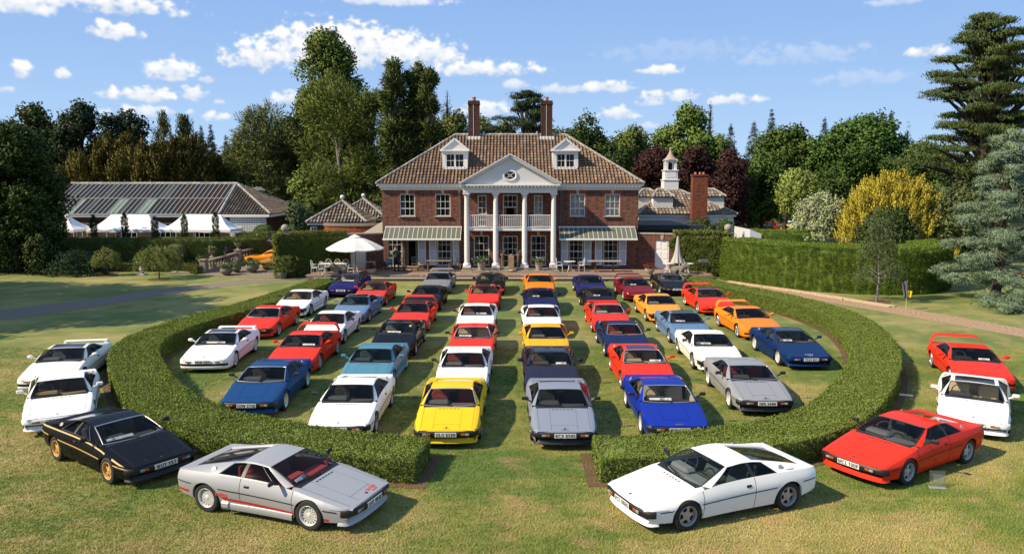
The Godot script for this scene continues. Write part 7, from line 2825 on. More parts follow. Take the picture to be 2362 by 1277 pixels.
func build_people(y: float) -> void:
	var skin := Color(0.42, 0.24, 0.16)
	var shirt := Color(0.012, 0.05, 0.032)
	var trou := Color(0.010, 0.010, 0.012)
	var t := thing("person", "man in dark green shirt and cap with one hand raised, on the terrace", "person", Vector3(-8.15, y, -53.05), 0.15)
	var hand := func(w: Vector3, d: Vector3, s: Vector3) -> Array:
		var out := [[w, w + d * 0.08, 0.030, 0.036, skin]]
		for k in 4:
			var o := w + d * 0.08 + s * (k - 1.5) * 0.019
			out.append([o, o + d * (0.035 + 0.008 * (1 if k in [1, 2] else 0)) , 0.0095, 0.009, skin])
			out.append([o + d * 0.04, o + d * 0.065 + s.cross(d) * 0.02, 0.009, 0.008, skin])
		out.append([w + d * 0.03 - s * 0.03, w + d * 0.075 - s * 0.055, 0.011, 0.010, skin])
		return out
	var bones := [
		[Vector3(-0.10, 0.92, 0), Vector3(-0.115, 0.50, 0.015), 0.095, 0.062, trou], [Vector3(-0.115, 0.50, 0.015), Vector3(-0.12, 0.10, -0.01), 0.062, 0.045, trou],
		[Vector3(0.10, 0.92, 0), Vector3(0.13, 0.50, 0.03), 0.095, 0.062, trou], [Vector3(0.13, 0.50, 0.03), Vector3(0.15, 0.10, 0.0), 0.062, 0.045, trou],
		[Vector3(-0.12, 0.05, -0.03), Vector3(-0.14, 0.04, 0.15), 0.05, 0.038, trou], [Vector3(0.15, 0.05, -0.02), Vector3(0.18, 0.04, 0.15), 0.05, 0.038, trou],
		[Vector3(-0.07, 0.98, 0), Vector3(0.07, 0.98, 0), 0.125, 0.125, trou],
		[Vector3(0, 1.05, 0), Vector3(0, 1.25, 0.0), 0.155, 0.165, shirt], [Vector3(-0.10, 1.34, 0), Vector3(0.10, 1.34, 0), 0.13, 0.13, shirt],
		[Vector3(-0.17, 1.41, 0), Vector3(0.17, 1.41, 0), 0.075, 0.075, shirt], [Vector3(0, 1.44, 0), Vector3(0, 1.53, 0.01), 0.058, 0.055, skin],
		[Vector3(0, 1.60, 0.015), Vector3(0, 1.665, 0.01), 0.080, 0.095, skin], [Vector3(0, 1.565, 0.06), Vector3(0, 1.60, 0.07), 0.04, 0.05, skin],
		[Vector3(0, 1.635, 0.095), Vector3(0, 1.605, 0.115), 0.012, 0.017, skin], [Vector3(-0.095, 1.63, 0), Vector3(-0.097, 1.60, 0.0), 0.018, 0.014, skin], [Vector3(0.095, 1.63, 0), Vector3(0.097, 1.60, 0.0), 0.018, 0.014, skin],
		[Vector3(-0.20, 1.41, 0), Vector3(-0.36, 1.22, 0.05), 0.07, 0.058, shirt], [Vector3(-0.36, 1.22, 0.05), Vector3(-0.37, 1.20, 0.06), 0.045, 0.045, skin], [Vector3(-0.37, 1.21, 0.06), Vector3(-0.16, 1.44, 0.17), 0.044, 0.033, skin],
		[Vector3(0.20, 1.41, 0), Vector3(0.29, 1.16, 0.0), 0.07, 0.058, shirt], [Vector3(0.29, 1.16, 0.0), Vector3(0.36, 0.90, 0.06), 0.045, 0.032, skin]]
	bones.append_array(hand.call(Vector3(-0.15, 1.45, 0.17), Vector3(0.55, 0.80, -0.25).normalized(), Vector3(0.2, 0.15, 0.95).normalized()))
	bones.append_array(hand.call(Vector3(0.36, 0.89, 0.06), Vector3(0.12, -0.99, 0.08).normalized(), Vector3(0.1, 0.0, 1.0).normalized()))
	mpart(t, "body", figure(bones, 0.016, 0.012), tinted("figure", 0.8))
	var cap := MB.new()
	cap.lathe([Vector2(0.104, 1.665), Vector2(0.106, 1.70), Vector2(0.09, 1.75), Vector2(0.05, 1.775), Vector2(0.001, 1.78)], 16, Transform3D(Basis(), Vector3(0, 0, 0.008)))
	cap.box(Vector3(0, 1.672, 0.135), Vector3(0.15, 0.014, 0.12), 0.006)
	mpart(t, "cap", cap, mat("cap_green", lin(0.012, 0.04, 0.028), 0.8))
	var eyes := MB.new()
	for s in [-1.0, 1.0]:
		eyes.ball(Vector3(s * 0.034, 1.645, 0.095), Vector3(0.012, 0.008, 0.008), 8)
	eyes.box(Vector3(0, 1.575, 0.112), Vector3(0.045, 0.007, 0.01))
	mpart(t, "eyes_and_mouth", eyes, mat("dark_features", lin(0.05, 0.02, 0.018), 0.6))
	# two visitors by the marquees
	for k in 2:
		var v := thing("person", ["woman with long fair hair under the leftmost marquee", "seated visitor in dark clothes at the right end of the right marquee"][k], "person", [Vector3(-36.6, 0.9, -61.0), Vector3(-23.6, 0.75, -60.6)][k], 0.4)
		var top: Color = [Color(0.35, 0.33, 0.30), Color(0.03, 0.04, 0.035)][k]
		var bs := [[Vector3(-0.08, 0.9, 0), Vector3(-0.09, 0.08, 0), 0.09, 0.05, trou], [Vector3(0.08, 0.9, 0), Vector3(0.09, 0.08, 0), 0.09, 0.05, trou], [Vector3(-0.09, 0.04, 0), Vector3(-0.10, 0.04, 0.14), 0.045, 0.035, trou], [Vector3(0.09, 0.04, 0), Vector3(0.10, 0.04, 0.14), 0.045, 0.035, trou],
			[Vector3(0, 0.98, 0), Vector3(0, 1.28, 0), 0.14, 0.14, top], [Vector3(-0.13, 1.33, 0), Vector3(0.13, 1.33, 0), 0.075, 0.075, top], [Vector3(0, 1.38, 0), Vector3(0, 1.47, 0), 0.05, 0.05, skin], [Vector3(0, 1.53, 0.01), Vector3(0, 1.60, 0), 0.075, 0.088, skin],
			[Vector3(-0.18, 1.33, 0), Vector3(-0.24, 1.08, 0.02), 0.055, 0.045, top], [Vector3(-0.24, 1.08, 0.02), Vector3(-0.20, 0.88, 0.12), 0.042, 0.03, skin], [Vector3(0.18, 1.33, 0), Vector3(0.24, 1.08, 0.02), 0.055, 0.045, top], [Vector3(0.24, 1.08, 0.02), Vector3(0.2, 0.9, 0.12), 0.042, 0.03, skin]]
		bs.append_array(hand.call(Vector3(-0.20, 0.88, 0.12), Vector3(0.1, -0.9, 0.3).normalized(), Vector3(0, 0, 1)))
		bs.append_array(hand.call(Vector3(0.20, 0.90, 0.12), Vector3(-0.1, -0.9, 0.3).normalized(), Vector3(0, 0, 1)))
		mpart(v, "body", figure(bs, 0.02, 0.014), tinted("figure", 0.8))
		var hr := MB.new()
		hr.ball(Vector3(0, 1.60, -0.025), Vector3(0.105, 0.11, 0.10), 12)
		if k == 0:
			hr.ball(Vector3(0, 1.45, -0.06), Vector3(0.11, 0.2, 0.07), 12)
		mpart(v, "hair", hr, mat("hair_%d" % k, [lin(0.30, 0.16, 0.07), lin(0.04, 0.025, 0.02)][k], 0.7))


func lion(called: String, label: String, at: Vector3, turn: float) -> void:
	var c := Color.WHITE
	var t := thing(called, label, "statue", at, turn, "stone lions on the terrace")
	var b := [[Vector3(0, 0.36, -0.42), Vector3(0, 0.44, 0.20), 0.20, 0.19, c], [Vector3(0, 0.44, 0.2), Vector3(0, 0.58, 0.36), 0.20, 0.19, c], [Vector3(0, 0.66, 0.46), Vector3(0, 0.64, 0.56), 0.13, 0.115, c], [Vector3(0, 0.60, 0.58), Vector3(0, 0.585, 0.68), 0.075, 0.06, c], [Vector3(0, 0.62, 0.36), Vector3(0, 0.72, 0.42), 0.19, 0.15, c],
		[Vector3(-0.10, 0.76, 0.42), Vector3(-0.12, 0.80, 0.42), 0.035, 0.025, c], [Vector3(0.10, 0.76, 0.42), Vector3(0.12, 0.80, 0.42), 0.035, 0.025, c]]
	for s in [-1.0, 1.0]:
		b.append_array([[Vector3(s * 0.15, 0.36, 0.22), Vector3(s * 0.17, 0.16, 0.12), 0.10, 0.075, c], [Vector3(s * 0.17, 0.14, 0.12), Vector3(s * 0.15, 0.10, 0.55), 0.075, 0.055, c], [Vector3(s * 0.15, 0.10, 0.58), Vector3(s * 0.15, 0.09, 0.64), 0.06, 0.05, c],
			[Vector3(s * 0.16, 0.30, -0.42), Vector3(s * 0.22, 0.30, -0.15), 0.15, 0.10, c], [Vector3(s * 0.22, 0.28, -0.14), Vector3(s * 0.21, 0.10, -0.34), 0.085, 0.05, c], [Vector3(s * 0.21, 0.09, -0.34), Vector3(s * 0.21, 0.08, -0.10), 0.055, 0.045, c]])
	b.append_array([[Vector3(0, 0.3, -0.6), Vector3(0.18, 0.12, -0.68), 0.03, 0.025, c], [Vector3(0.18, 0.12, -0.68), Vector3(0.32, 0.09, -0.4), 0.025, 0.035, c]])
	var m := figure(b, 0.03, 0.02)
	mpart(t, "lion", m, grained("lion_stone", lin(0.22, 0.20, 0.17), 0.95, "stone_grain", 1.5, 0.8))
	var pl := MB.new()
	pl.box(Vector3(0, 0.03, 0), Vector3(0.6, 0.06, 1.5), 0.015)
	mpart(t, "plinth", pl, grained("lion_stone", Color.WHITE, 0.95, "stone_grain", 1.5))


# ---------------------------------------------------------------- garden on the left
func build_left_garden() -> void:
	var yew := Color(0.085, 0.115, 0.026)
	hedge_line("clipped_hedge", "long clipped hedge in front of the marquees", PackedVector2Array([Vector2(-39, -57.6), Vector2(-35, -57.6), Vector2(-31, -57.6), Vector2(-27, -57.6), Vector2(-23, -57.6), Vector2(-19.4, -59.4)]), 1.3, 1.45, yew, "clip", 0.10, 100.0, "", 0.88)
	hedge_line("low_hedge", "low clipped hedge curving behind the weeping trees", curve_points([Vector2(-32.0, -55.3), Vector2(-29.5, -55.7), Vector2(-26.5, -55.75), Vector2(-24.0, -55.2), Vector2(-22.3, -53.9)], 0.5), 0.75, 0.62, Color(0.085, 0.10, 0.025), "clip", 0.085, 160.0)
	# columnar cypresses
	for i in 6:
		var px: float = [-34.0, -32.9, -30.45, -28.1, -25.75, -23.3][i]
		var hgt_: float = [3.1, 3.05, 3.15, 2.9, 3.1, 3.25][i]
		if i == 0:
			px = -35.3
		var t := thing("cypress", "slim dark columnar cypress, %s from the left in the row before the marquees" % ["first", "second", "third", "fourth", "fifth", "sixth"][i], "cypress", Vector3(px, 0.9, -59.6), 0.0, "columnar cypresses")
		var tr := MB.new()
		tr.tube([Vector3.ZERO, Vector3(0, 2.4, 0)], [0.05, 0.02], 6)
		mpart(t, "trunk", tr, mat("bark_dark", lin(0.05, 0.04, 0.03), 0.9))
		var l := Leaves.new()
		for k in 620:
			var q := rng.randf()
			var y: float = 0.05 + q * hgt_
			var r: float = 0.25 * minf(1.0, (1.02 - q) * 7.0) * rng.randf_range(0.75, 1.05)
			var an := rng.randf() * TAU
			l.add(Vector3(cos(an) * r, y, sin(an) * r), rand_basis(rng.randf_range(0.08, 0.13), (Vector3(cos(an), 0.8, sin(an))).normalized()), (Color(0.040, 0.062, 0.018) if i != 3 else Color(0.10, 0.065, 0.02)) * rng.randf_range(0.6, 1.4))
		leaves_part(t, "foliage", l, leaf_clump("plume"), leafy("cypress", 0.7))
	# topiary and shrubs by the steps
	for b in [["topiary_ball", "round clipped box ball before the long hedge", Vector3(-25.2, 0.75, -56.6), 0.78, Color(0.11, 0.13, 0.04)], ["topiary_ball", "clipped dome topiary beside the trellis wall, left one", Vector3(-20.7, 1.55, -63.2), 0.95, Color(0.055, 0.085, 0.018)], ["topiary_ball", "clipped dome topiary beside the trellis wall, right one", Vector3(-19.2, 1.6, -64.5), 0.8, Color(0.055, 0.085, 0.018)]]:
		var t := thing(b[0], b[1], "topiary", b[2], 0.0)
		var core := MB.new()
		core.col = b[4]
		core.ball(Vector3(0, b[3] * 0.6, 0), Vector3.ONE * b[3] * 0.95, 18)
		mpart(t, "bush_core", core, tinted("hedge_core", 0.95))
		var l := Leaves.new()
		for k in int(900 * b[3]):
			var d := Vector3(rng.randfn(), rng.randfn(), rng.randfn()).normalized()
			l.add(Vector3(0, b[3] * 0.6, 0) + d * b[3] * 0.97, rand_basis(rng.randf_range(0.07, 0.11), d), b[4] * rng.randf_range(0.7, 1.3))
		leaves_part(t, "leaves", l, leaf_clump("clip"), leafy("hedge", 0.4))
	hedge_line("clipped_hedge", "clipped hedge block under the dome topiaries by the trellis wall", PackedVector2Array([Vector2(-22.4, -61.9), Vector2(-20.6, -61.9), Vector2(-19.0, -61.9)]), 1.4, 1.55, yew, "clip", 0.10, 100.0, "", 0.9)
	hedge_line("clipped_hedge", "clipped hedge behind the stone ball at the left wall end", PackedVector2Array([Vector2(-19.0, -60.5), Vector2(-17.2, -60.5), Vector2(-15.6, -60.5)]), 1.2, 2.0, yew, "clip", 0.10, 100.0, "", 0.6)
	# balustrade climbing beside the garden steps
	var a := Vector3(-22.2, 0.0, -54.2)
	var b2 := Vector3(-19.3, 0.85, -60.2)
	var bt := thing("balustrade", "stone balustrade climbing beside the garden steps with urns on its piers", "balustrade", Vector3.ZERO)
	var br := MB.new()
	br.bar(a + Vector3(0, 0.85, 0), b2 + Vector3(0, 0.85, 0), 0.28, 0.12)
	br.bar(a + Vector3(0, 0.13, 0), b2 + Vector3(0, 0.13, 0), 0.30, 0.26)
	mpart(bt, "rails", br, grained("balustrade_stone", lin(0.36, 0.30, 0.23), 0.9, "stone_grain", 1.0, 0.5))
	var bal := MB.new()
	bal.lathe([Vector2(0.07, 0.0), Vector2(0.07, 0.05), Vector2(0.035, 0.08), Vector2(0.085, 0.20), Vector2(0.07, 0.30), Vector2(0.035, 0.46), Vector2(0.065, 0.52), Vector2(0.065, 0.56)], 10)
	var bm := bal.mesh()
	var n := 26
	for i in n:
		var p := part(bt, "baluster", bm, grained("balustrade_stone", Color.WHITE, 0.9, "stone_grain", 1.0))
		p.position = a.lerp(b2, (i + 0.5) / n) + Vector3(0, 0.24, 0)
	for t in [0.0, 0.5, 1.0]:
		var pr := MB.new()
		var o := a.lerp(b2, t)
		pr.box(o + Vector3(0, 0.45, 0), Vector3(0.42, 1.1, 0.42), 0.02)
		pr.box(o + Vector3(0, 1.03, 0), Vector3(0.52, 0.09, 0.52), 0.02)
		mpart(bt, "pier", pr, grained("balustrade_stone", Color.WHITE, 0.9, "stone_grain", 1.0))
	var stp := MB.new()
	for i in 7:
		stp.box(Vector3(-22.2 + i * 0.42 - 1.3, 0.06 + i * 0.06, -54.6 - i * 0.87), Vector3(2.4, 0.14 + i * 0.12, 0.9), 0.01)
	setting("garden_steps", stp, grained("balustrade_stone", Color.WHITE, 0.9, "stone_grain", 1.0))
	var ur := [Vector2(0.13, 0.0), Vector2(0.12, 0.05), Vector2(0.05, 0.12), Vector2(0.06, 0.18), Vector2(0.20, 0.30), Vector2(0.24, 0.42), Vector2(0.29, 0.50), Vector2(0.27, 0.52), Vector2(0.22, 0.48)]
	var um := grained("balustrade_stone", Color.WHITE, 0.9, "stone_grain", 1.0)
	var k2 := 0
	for u in [[Vector3(-22.6, 0.45, -54.9), "stone urn with a small clipped ball at the foot of the balustrade"], [Vector3(-22.2, 1.08, -55.8), "stone urn of cream flowers left of the balustrade"], [Vector3(-20.75, 1.50, -57.2), "stone urn of cream flowers at the middle of the balustrade"], [Vector3(-19.95, 1.75, -59.0), "tall stone urn of yellow flowers in the upper part of the balustrade"], [Vector3(-18.35, 1.30, -59.8), "stone urn beside the orange coupe"], [Vector3(-19.3, 1.92, -60.2), "stone urn at the top of the balustrade"], [Vector3(-30.2, 1.1, -56.6), "dark stone urn on its pedestal in the flower border"]]:
		var pu := pot_plant("stone_urn", u[1], u[0], ur, um, Color(0.08, 0.12, 0.03), Color(0.55, 0.52, 0.28), 0.36, 0.32, 14 if k2 in [1, 2, 3] else 3, "urn", "stone urns")
		if k2 in [0, 1, 4, 6]:
			var pd := MB.new()
			pd.box(Vector3(0, -0.5, 0), Vector3(0.36, 1.0, 0.36), 0.02)
			mpart(pu, "pedestal", pd, um)
		k2 += 1
	# planters on the forecourt, potted shrub against the wall end
	var bowl := [Vector2(0.20, 0.0), Vector2(0.22, 0.05), Vector2(0.42, 0.22), Vector2(0.45, 0.34), Vector2(0.38, 0.46), Vector2(0.40, 0.50), Vector2(0.34, 0.48)]
	var i3 := 0
	for u in [[Vector3(-20.2, 0.05, -53.2), "bulbous stone planter nearest the lawn on the forecourt"], [Vector3(-19.95, 0.12, -54.4), "smaller bulbous stone planter in the middle of three on the forecourt"], [Vector3(-18.75, 0.13, -54.3), "wide bulbous stone planter before the orange coupe"]]:
		var pt := pot_plant("stone_planter", u[1], u[0], bowl, grained("planter_stone", lin(0.23, 0.205, 0.155), 0.9, "stone_grain", 1.5, 0.6), Color(0.07, 0.12, 0.03), Color(0.5, 0.5, 0.3), 0.6, 0.36, 10, "planter", "stone planters on the forecourt")
		pt.scale = Vector3.ONE * [1.0, 0.82, 1.12][i3]
		i3 += 1
	var ps := pot_plant("potted_shrub", "leafy yellow green shrub in a green pot at the creeper wall end", Vector3(-15.75, 0.0, -51.55), [Vector2(0.24, 0.0), Vector2(0.30, 0.25), Vector2(0.33, 0.46), Vector2(0.28, 0.46)], mat("green_pot", lin(0.12, 0.15, 0.10), 0.8), Color(0.16, 0.19, 0.05), Color(0.5, 0.5, 0.3), 0.8, 0.9, 4, "shrub")
	var l4 := Leaves.new()
	for k in 240:
		var d := Vector3(rng.randfn() * 0.42, rng.randf_range(0.1, 1.1), rng.randfn() * 0.36)
		l4.add(Vector3(0, 0.45, 0) + d, rand_basis(rng.randf_range(0.08, 0.13), (d + Vector3.UP * 0.1).normalized()), Color(0.15, 0.18, 0.045) * rng.randf_range(0.6, 1.4))
	leaves_part(ps, "branches", l4, leaf_clump("broad"), leafy("creeper", 0.5))
	# white sundial pedestal
	var sd := thing("sundial", "white stone sundial pedestal on the lawn between the weeping trees", "sundial", Vector3(-26.4, 0.0, -53.6))
	var sm := MB.new()
	sm.box(Vector3(0, 0.05, 0), Vector3(0.62, 0.10, 0.62), 0.02)
	sm.lathe([Vector2(0.20, 0.10), Vector2(0.19, 0.16), Vector2(0.11, 0.22), Vector2(0.17, 0.34), Vector2(0.16, 0.42), Vector2(0.10, 0.55), Vector2(0.09, 0.75), Vector2(0.14, 0.84), Vector2(0.16, 0.88)], 16)
	mpart(sd, "pedestal", sm, grained("white_stone", lin(0.62, 0.60, 0.57), 0.8, "stone_grain", 1.0))
	var dl := MB.new()
	dl.flathe([Vector2(0.001, 0.88), Vector2(0.34, 0.88), Vector2(0.36, 0.94), Vector2(0.001, 0.94)], 20)
	dl.prism([Vector2(0, 0), Vector2(0.2, 0), Vector2(0, 0.16)], 0.02, Transform3D(Basis(), Vector3(-0.05, 0.94, 0)))
	mpart(sd, "dial", dl, grained("white_stone", Color.WHITE, 0.8, "stone_grain", 1.0))
	# flower border: lavender green mounds and pink spires
	for f in [["green_border", "leafy green flower border below the long hedge", -31.5, -23.5, -56.4, 0.5, Color(0.06, 0.11, 0.025), 420, 0.7], ["pink_flowers", "pink flowering border behind the balustrade", -21.8, -18.6, -59.6, 1.0, Color(0.30, 0.08, 0.26), 150, 1.2], ["pink_flowers", "pink flower spires left of the dark stone urn", -34.6, -31.3, -56.6, 0.9, Color(0.26, 0.08, 0.22), 60, 0.9]]:
		var t := thing(f[0], f[1], "flower border", Vector3.ZERO, 0.0)
		var l := Leaves.new()
		var l2 := Leaves.new()
		for k in f[7] * 2:
			var x := rng.randf_range(f[2], f[3])
			var z: float = f[4] + rng.randf_range(-0.6, 0.6)
			if f[0] == "pink_flowers" and x > -22.0:
				z = lerpf(-57.5, -60.6, (x + 21.8) / 3.2) + rng.randf_range(-0.4, 0.4)
			var g := hgt(x, z)
			l.add(Vector3(x, g + rng.randf_range(0.1, f[5] * 0.9), z), rand_basis(rng.randf_range(0.11, 0.2), Vector3(rng.randf_range(-0.4, 0.4), 1, rng.randf_range(0, 0.6)).normalized()), Color(0.07, 0.115, 0.028) * rng.randf_range(0.6, 1.4))
			if f[0] == "pink_flowers":
				l2.add(Vector3(x, g + f[5] * rng.randf_range(0.8, 1.35), z), rand_basis(rng.randf_range(0.05, 0.11), Vector3.UP), f[6] * rng.randf_range(0.7, 1.3))
		leaves_part(t, "leaves", l, leaf_clump("broad"), leafy("pot", 0.5))
		if l2.count:
			leaves_part(t, "flowers", l2, leaf_clump("plume"), leafy("flower", 0.6))
	# two small weeping trees in their circles of soil
	for k in 2:
		var p: Vector3 = [Vector3(-28.6, 0, -53.2), Vector3(-24.15, 0, -51.4)][k]
		var ring := MB.new()
		ring.flathe([Vector2(0.72, 0.016), Vector2(0.001, 0.03)], 24, Transform3D(Basis(), p))
		setting("soil_circle", ring, grained("soil", Color.WHITE, 0.97, "stone_grain", 1.3))
		weeping("weeping_tree", ["small weeping tree left of the sundial", "larger small weeping tree right of the sundial"][k], p, [1.95, 2.3][k], [0.85, 1.45][k], [480, 950][k], 0.12, Color(0.165, 0.19, 0.055), 0.5, "small weeping trees")
	# orange coupe and brown wedge on the forecourt
	small_coupe()
	make_car({"at": Vector2(-16.75, -56.6), "label": "brown gold wedge coupe whose nose shows from behind the creeper wall", "colour": lin(0.36, 0.19, 0.05), "yaw": -62.0, "group": "cars on the forecourt", "metal": 0.2}).position.y = 0.22


func small_coupe() -> void:   # low rounded two seater with high tail sides
	var t := thing("orange_coupe", "small orange racing coupe with a white roundel on the forecourt", "sports car", Vector3(-18.6, 0.33, -57.9), -1.45, "cars on the forecourt")
	var orange := paint("paint_orange", lin(0.78, 0.26, 0.015))
	var top := [Vector2(0, 0.42), Vector2(0.15, 0.52), Vector2(0.6, 0.62), Vector2(1.15, 0.66), Vector2(1.45, 0.74), Vector2(1.95, 1.04), Vector2(2.3, 1.08), Vector2(2.8, 1.04), Vector2(3.4, 0.94), Vector2(3.85, 0.82), Vector2(4.0, 0.72)]
	var belt := [Vector2(0, 0.40), Vector2(0.3, 0.58), Vector2(0.75, 0.70), Vector2(1.2, 0.66), Vector2(1.9, 0.70), Vector2(2.6, 0.82), Vector2(3.1, 0.88), Vector2(3.8, 0.80), Vector2(4.0, 0.72)]
	var hw := [Vector2(0, 0.35), Vector2(0.2, 0.60), Vector2(0.7, 0.78), Vector2(2.0, 0.80), Vector2(3.2, 0.81), Vector2(3.8, 0.74), Vector2(4.0, 0.66)]
	var b := MB.new()
	for sg in [-1.0, 1.0]:
		var rows := []
		var st := []
		for i in 61:
			st.append(4.0 * i / 60.0)
		for s in st:
			var bot := 0.17
			for a in [0.72, 3.02]:
				if absf(s - a) < 0.33:
					bot = 0.26 + sqrt(0.33 * 0.33 - (s - a) * (s - a))
			var w := stab(hw, s)
			var by := stab(belt, s)
			var ty := maxf(stab(top, s), by + 0.01)
			var row := PackedVector3Array()
			for j in 6:
				var y := lerpf(minf(bot, by - 0.02), by, j / 5.0)
				row.append(Vector3(sg * w * (1.0 - 0.10 * pow(absf(y - 0.45) / 0.4, 2.0)), y, 2.0 - s))
			var tw := w * (0.62 if s > 1.4 and s < 3.6 else 0.8)
			row.append(Vector3(sg * lerpf(w * 0.93, tw, 0.5), lerpf(by, ty, 0.55), 2.0 - s))
			row.append(Vector3(sg * tw, ty - 0.02, 2.0 - s))
			row.append(Vector3(sg * tw * 0.5, ty, 2.0 - s))
			row.append(Vector3(0, ty + 0.005, 2.0 - s))
			rows.append(row)
		b.grid(rows, sg > 0)
	mpart(t, "body", b, orange)
	var g := MB.new()
	for sg in [-1.0, 1.0]:
		var rows := []
		for i in 9:
			var s := lerpf(1.72, 2.52, i / 8.0)
			var w := stab(hw, s)
			var by := stab(belt, s)
			var ty := stab(top, s)
			var lo := Vector3(sg * (w * 0.93 * 0.92 + 0.012), lerpf(by, ty, 0.14), 2.0 - s)
			var hi := Vector3(sg * (w * 0.66 + 0.03), lerpf(by, ty, 0.80), 2.0 - s)
			rows.append(PackedVector3Array([lo, lo.lerp(hi, 0.5) + Vector3(sg * 0.03, 0, 0), hi]))
		g.grid(rows, sg > 0)
	mpart(t, "side_windows", g, mat("dark_glass", Color.WHITE, 0.06))
	var ws := MB.new()
	ws.quad(Vector3(-0.52, 0.76, 2.0 - 1.44), Vector3(0.52, 0.76, 2.0 - 1.44), Vector3(0.42, 1.03, 2.0 - 1.90), Vector3(-0.42, 1.03, 2.0 - 1.90))
	mpart(t, "windscreen", ws, mat("dark_glass", Color.WHITE, 0.06))
	for sg in [-1.0, 1.0]:
		var rd := MB.new()
		rd.flathe([Vector2(0.20, 0.0), Vector2(0.20, 0.012), Vector2(0.001, 0.012)], 24, Transform3D(Basis(Vector3.BACK, -sg * PI / 2), Vector3(sg * 0.795, 0.56, 2.0 - 2.55)))
		mpart(t, "white_roundel", rd, mat("roundel", lin(0.70, 0.66, 0.48), 0.5))
		var hl := MB.new()
		hl.ball(Vector3(sg * 0.50, 0.55, 2.0 - 0.30), Vector3(0.085, 0.085, 0.07), 12)
		mpart(t, "headlight", hl, mat("lamp_lens", Color.WHITE, 0.2))
	var dk := MB.new()
	dk.box(Vector3(0, 0.2, 0), Vector3(1.3, 0.06, 3.6))
	dk.box(Vector3(0, 0.4, 0), Vector3(1.0, 0.4, 3.2))
	mpart(t, "underside", dk, black_trim())
	var wm := wheel_meshes("five")
	for a in [0.72, 3.02]:
		for sg in [-1.0, 1.0]:
			var w := part(t, "wheel", wm[0], mat("tyre", Color.WHITE, 0.85))
			w.position = Vector3(sg * 0.70, 0.29, 2.0 - a)
			w.rotation.y = PI if sg < 0 else 0.0
			part(w, "rim", wm[1], mat("rim_dark", lin(0.04, 0.035, 0.035), 0.5))
			part(w, "wheel_disc", wm[2], mat("brake_dark", Color.WHITE, 0.6))


# ---------------------------------------------------------------- garden on the right
func build_right_garden() -> void:
	var yew := Color(0.120, 0.185, 0.028)
	hedge_line("tall_hedge", "tall clipped yew hedge sweeping right from the terrace end", curve_points([Vector2(15.3, -51.6), Vector2(16.2, -49.6), Vector2(17.9, -47.3), Vector2(20.0, -45.9), Vector2(22.4, -45.2), Vector2(24.9, -45.9), Vector2(26.6, -48.0), Vector2(27.0, -51.0)], 0.6), 2.4, 2.75, yew, "clip", 0.11, 190.0, "", 0.0, true, 0.10)
	hedge_line("clipped_hedge", "clipped hedge behind the tall sweeping hedge, below the parked visitor cars", PackedVector2Array([Vector2(19.0, -61.0), Vector2(20.5, -60.6), Vector2(22.0, -60.4), Vector2(24.0, -60.4)]), 1.3, 2.75, yew, "clip", 0.11, 90.0)
	# flag on its pole
	var f := thing("flag", "grey and yellow flag hanging from a slim pole on the right lawn", "flag", Vector3(20.55, 0, -39.0))
	var p := MB.new()
	p.tube([Vector3(0, 0, 0), Vector3(0, 1.55, 0)], [0.014, 0.012], 6)
	mpart(f, "pole", p, mat("pole_wood", lin(0.50, 0.38, 0.22), 0.7))
	for k in 2:
		var c := MB.new()
		var rows := []
		for i in 9:
			var t := i / 8.0
			var row := PackedVector3Array()
			for j in 7:
				var u := j / 6.0
				var x := (-0.02 - u * (0.30 - 0.18 * t)) if k == 0 else (0.02 + u * 0.26)
				var y := 1.55 - t * (0.95 - 0.25 * u) - 0.12 * u if k == 0 else 1.02 - t * 0.34 - 0.05 * u
				row.append(Vector3(x, y, 0.05 * sin(u * 9.0 + t * 2.0)))
			rows.append(row)
		c.grid(rows)
		var m := mat(["flag_grey", "flag_yellow"][k], [lin(0.10, 0.10, 0.11), lin(0.62, 0.50, 0.03)][k], 0.9)
		m.cull_mode = BaseMaterial3D.CULL_DISABLED
		mpart(f, "cloth", c, m)
	# clear display board by the red car, rolled paper on the grass
	var d := thing("display_board", "small clear acrylic display board standing by the front wheel of the red car", "sign", Vector3(9.35, 0.0, -15.95), -0.12)
	var ac := MB.new()
	ac.box(Vector3(0, 0.20, 0), Vector3(0.33, 0.36, 0.006), 0.0, Basis(Vector3.RIGHT, -0.18))
	mpart(d, "sheet", ac, glass("acrylic", Color(0.5, 0.52, 0.5), 0.14))
	var ft := MB.new()
	ft.box(Vector3(0, 0.01, 0.02), Vector3(0.34, 0.02, 0.12), 0.004)
	for k in 8:
		ft.box(Vector3(rng.randf_range(-0.02, 0.02), 0.30 - k * 0.024, 0.012 + k * 0.004), Vector3(0.22, 0.006, 0.003), 0.0, Basis(Vector3.RIGHT, -0.18))
	mpart(d, "foot_and_print", ft, mat("grey_print", lin(0.30, 0.31, 0.30), 0.6))
	var rp := thing("rolled_paper", "rolled white paper lying on the grass beside the hedge", "paper", Vector3(12.3, 0.045, -23.0), -0.5)
	var rm := MB.new()
	rm.tube([Vector3(-0.2, 0, 0), Vector3(0.2, 0, 0)], [0.04, 0.04], 12)
	mpart(rp, "roll", rm, mat("paper", Color.WHITE, 0.7))
	# young birch in its soil circle
	var ring := MB.new()
	ring.flathe([Vector2(0.75, 0.016), Vector2(0.001, 0.03)], 24, Transform3D(Basis(), Vector3(20.25, 0, -41.6)))
	setting("soil_circle", ring, grained("soil", Color.WHITE, 0.97, "stone_grain", 1.3))
	weeping("young_birch", "slim young birch with pale trunk in front of the tall hedge", Vector3(20.25, 0, -41.6), 4.6, 1.35, 1250, 0.17, Color(0.085, 0.115, 0.045), 0.75, "", true)


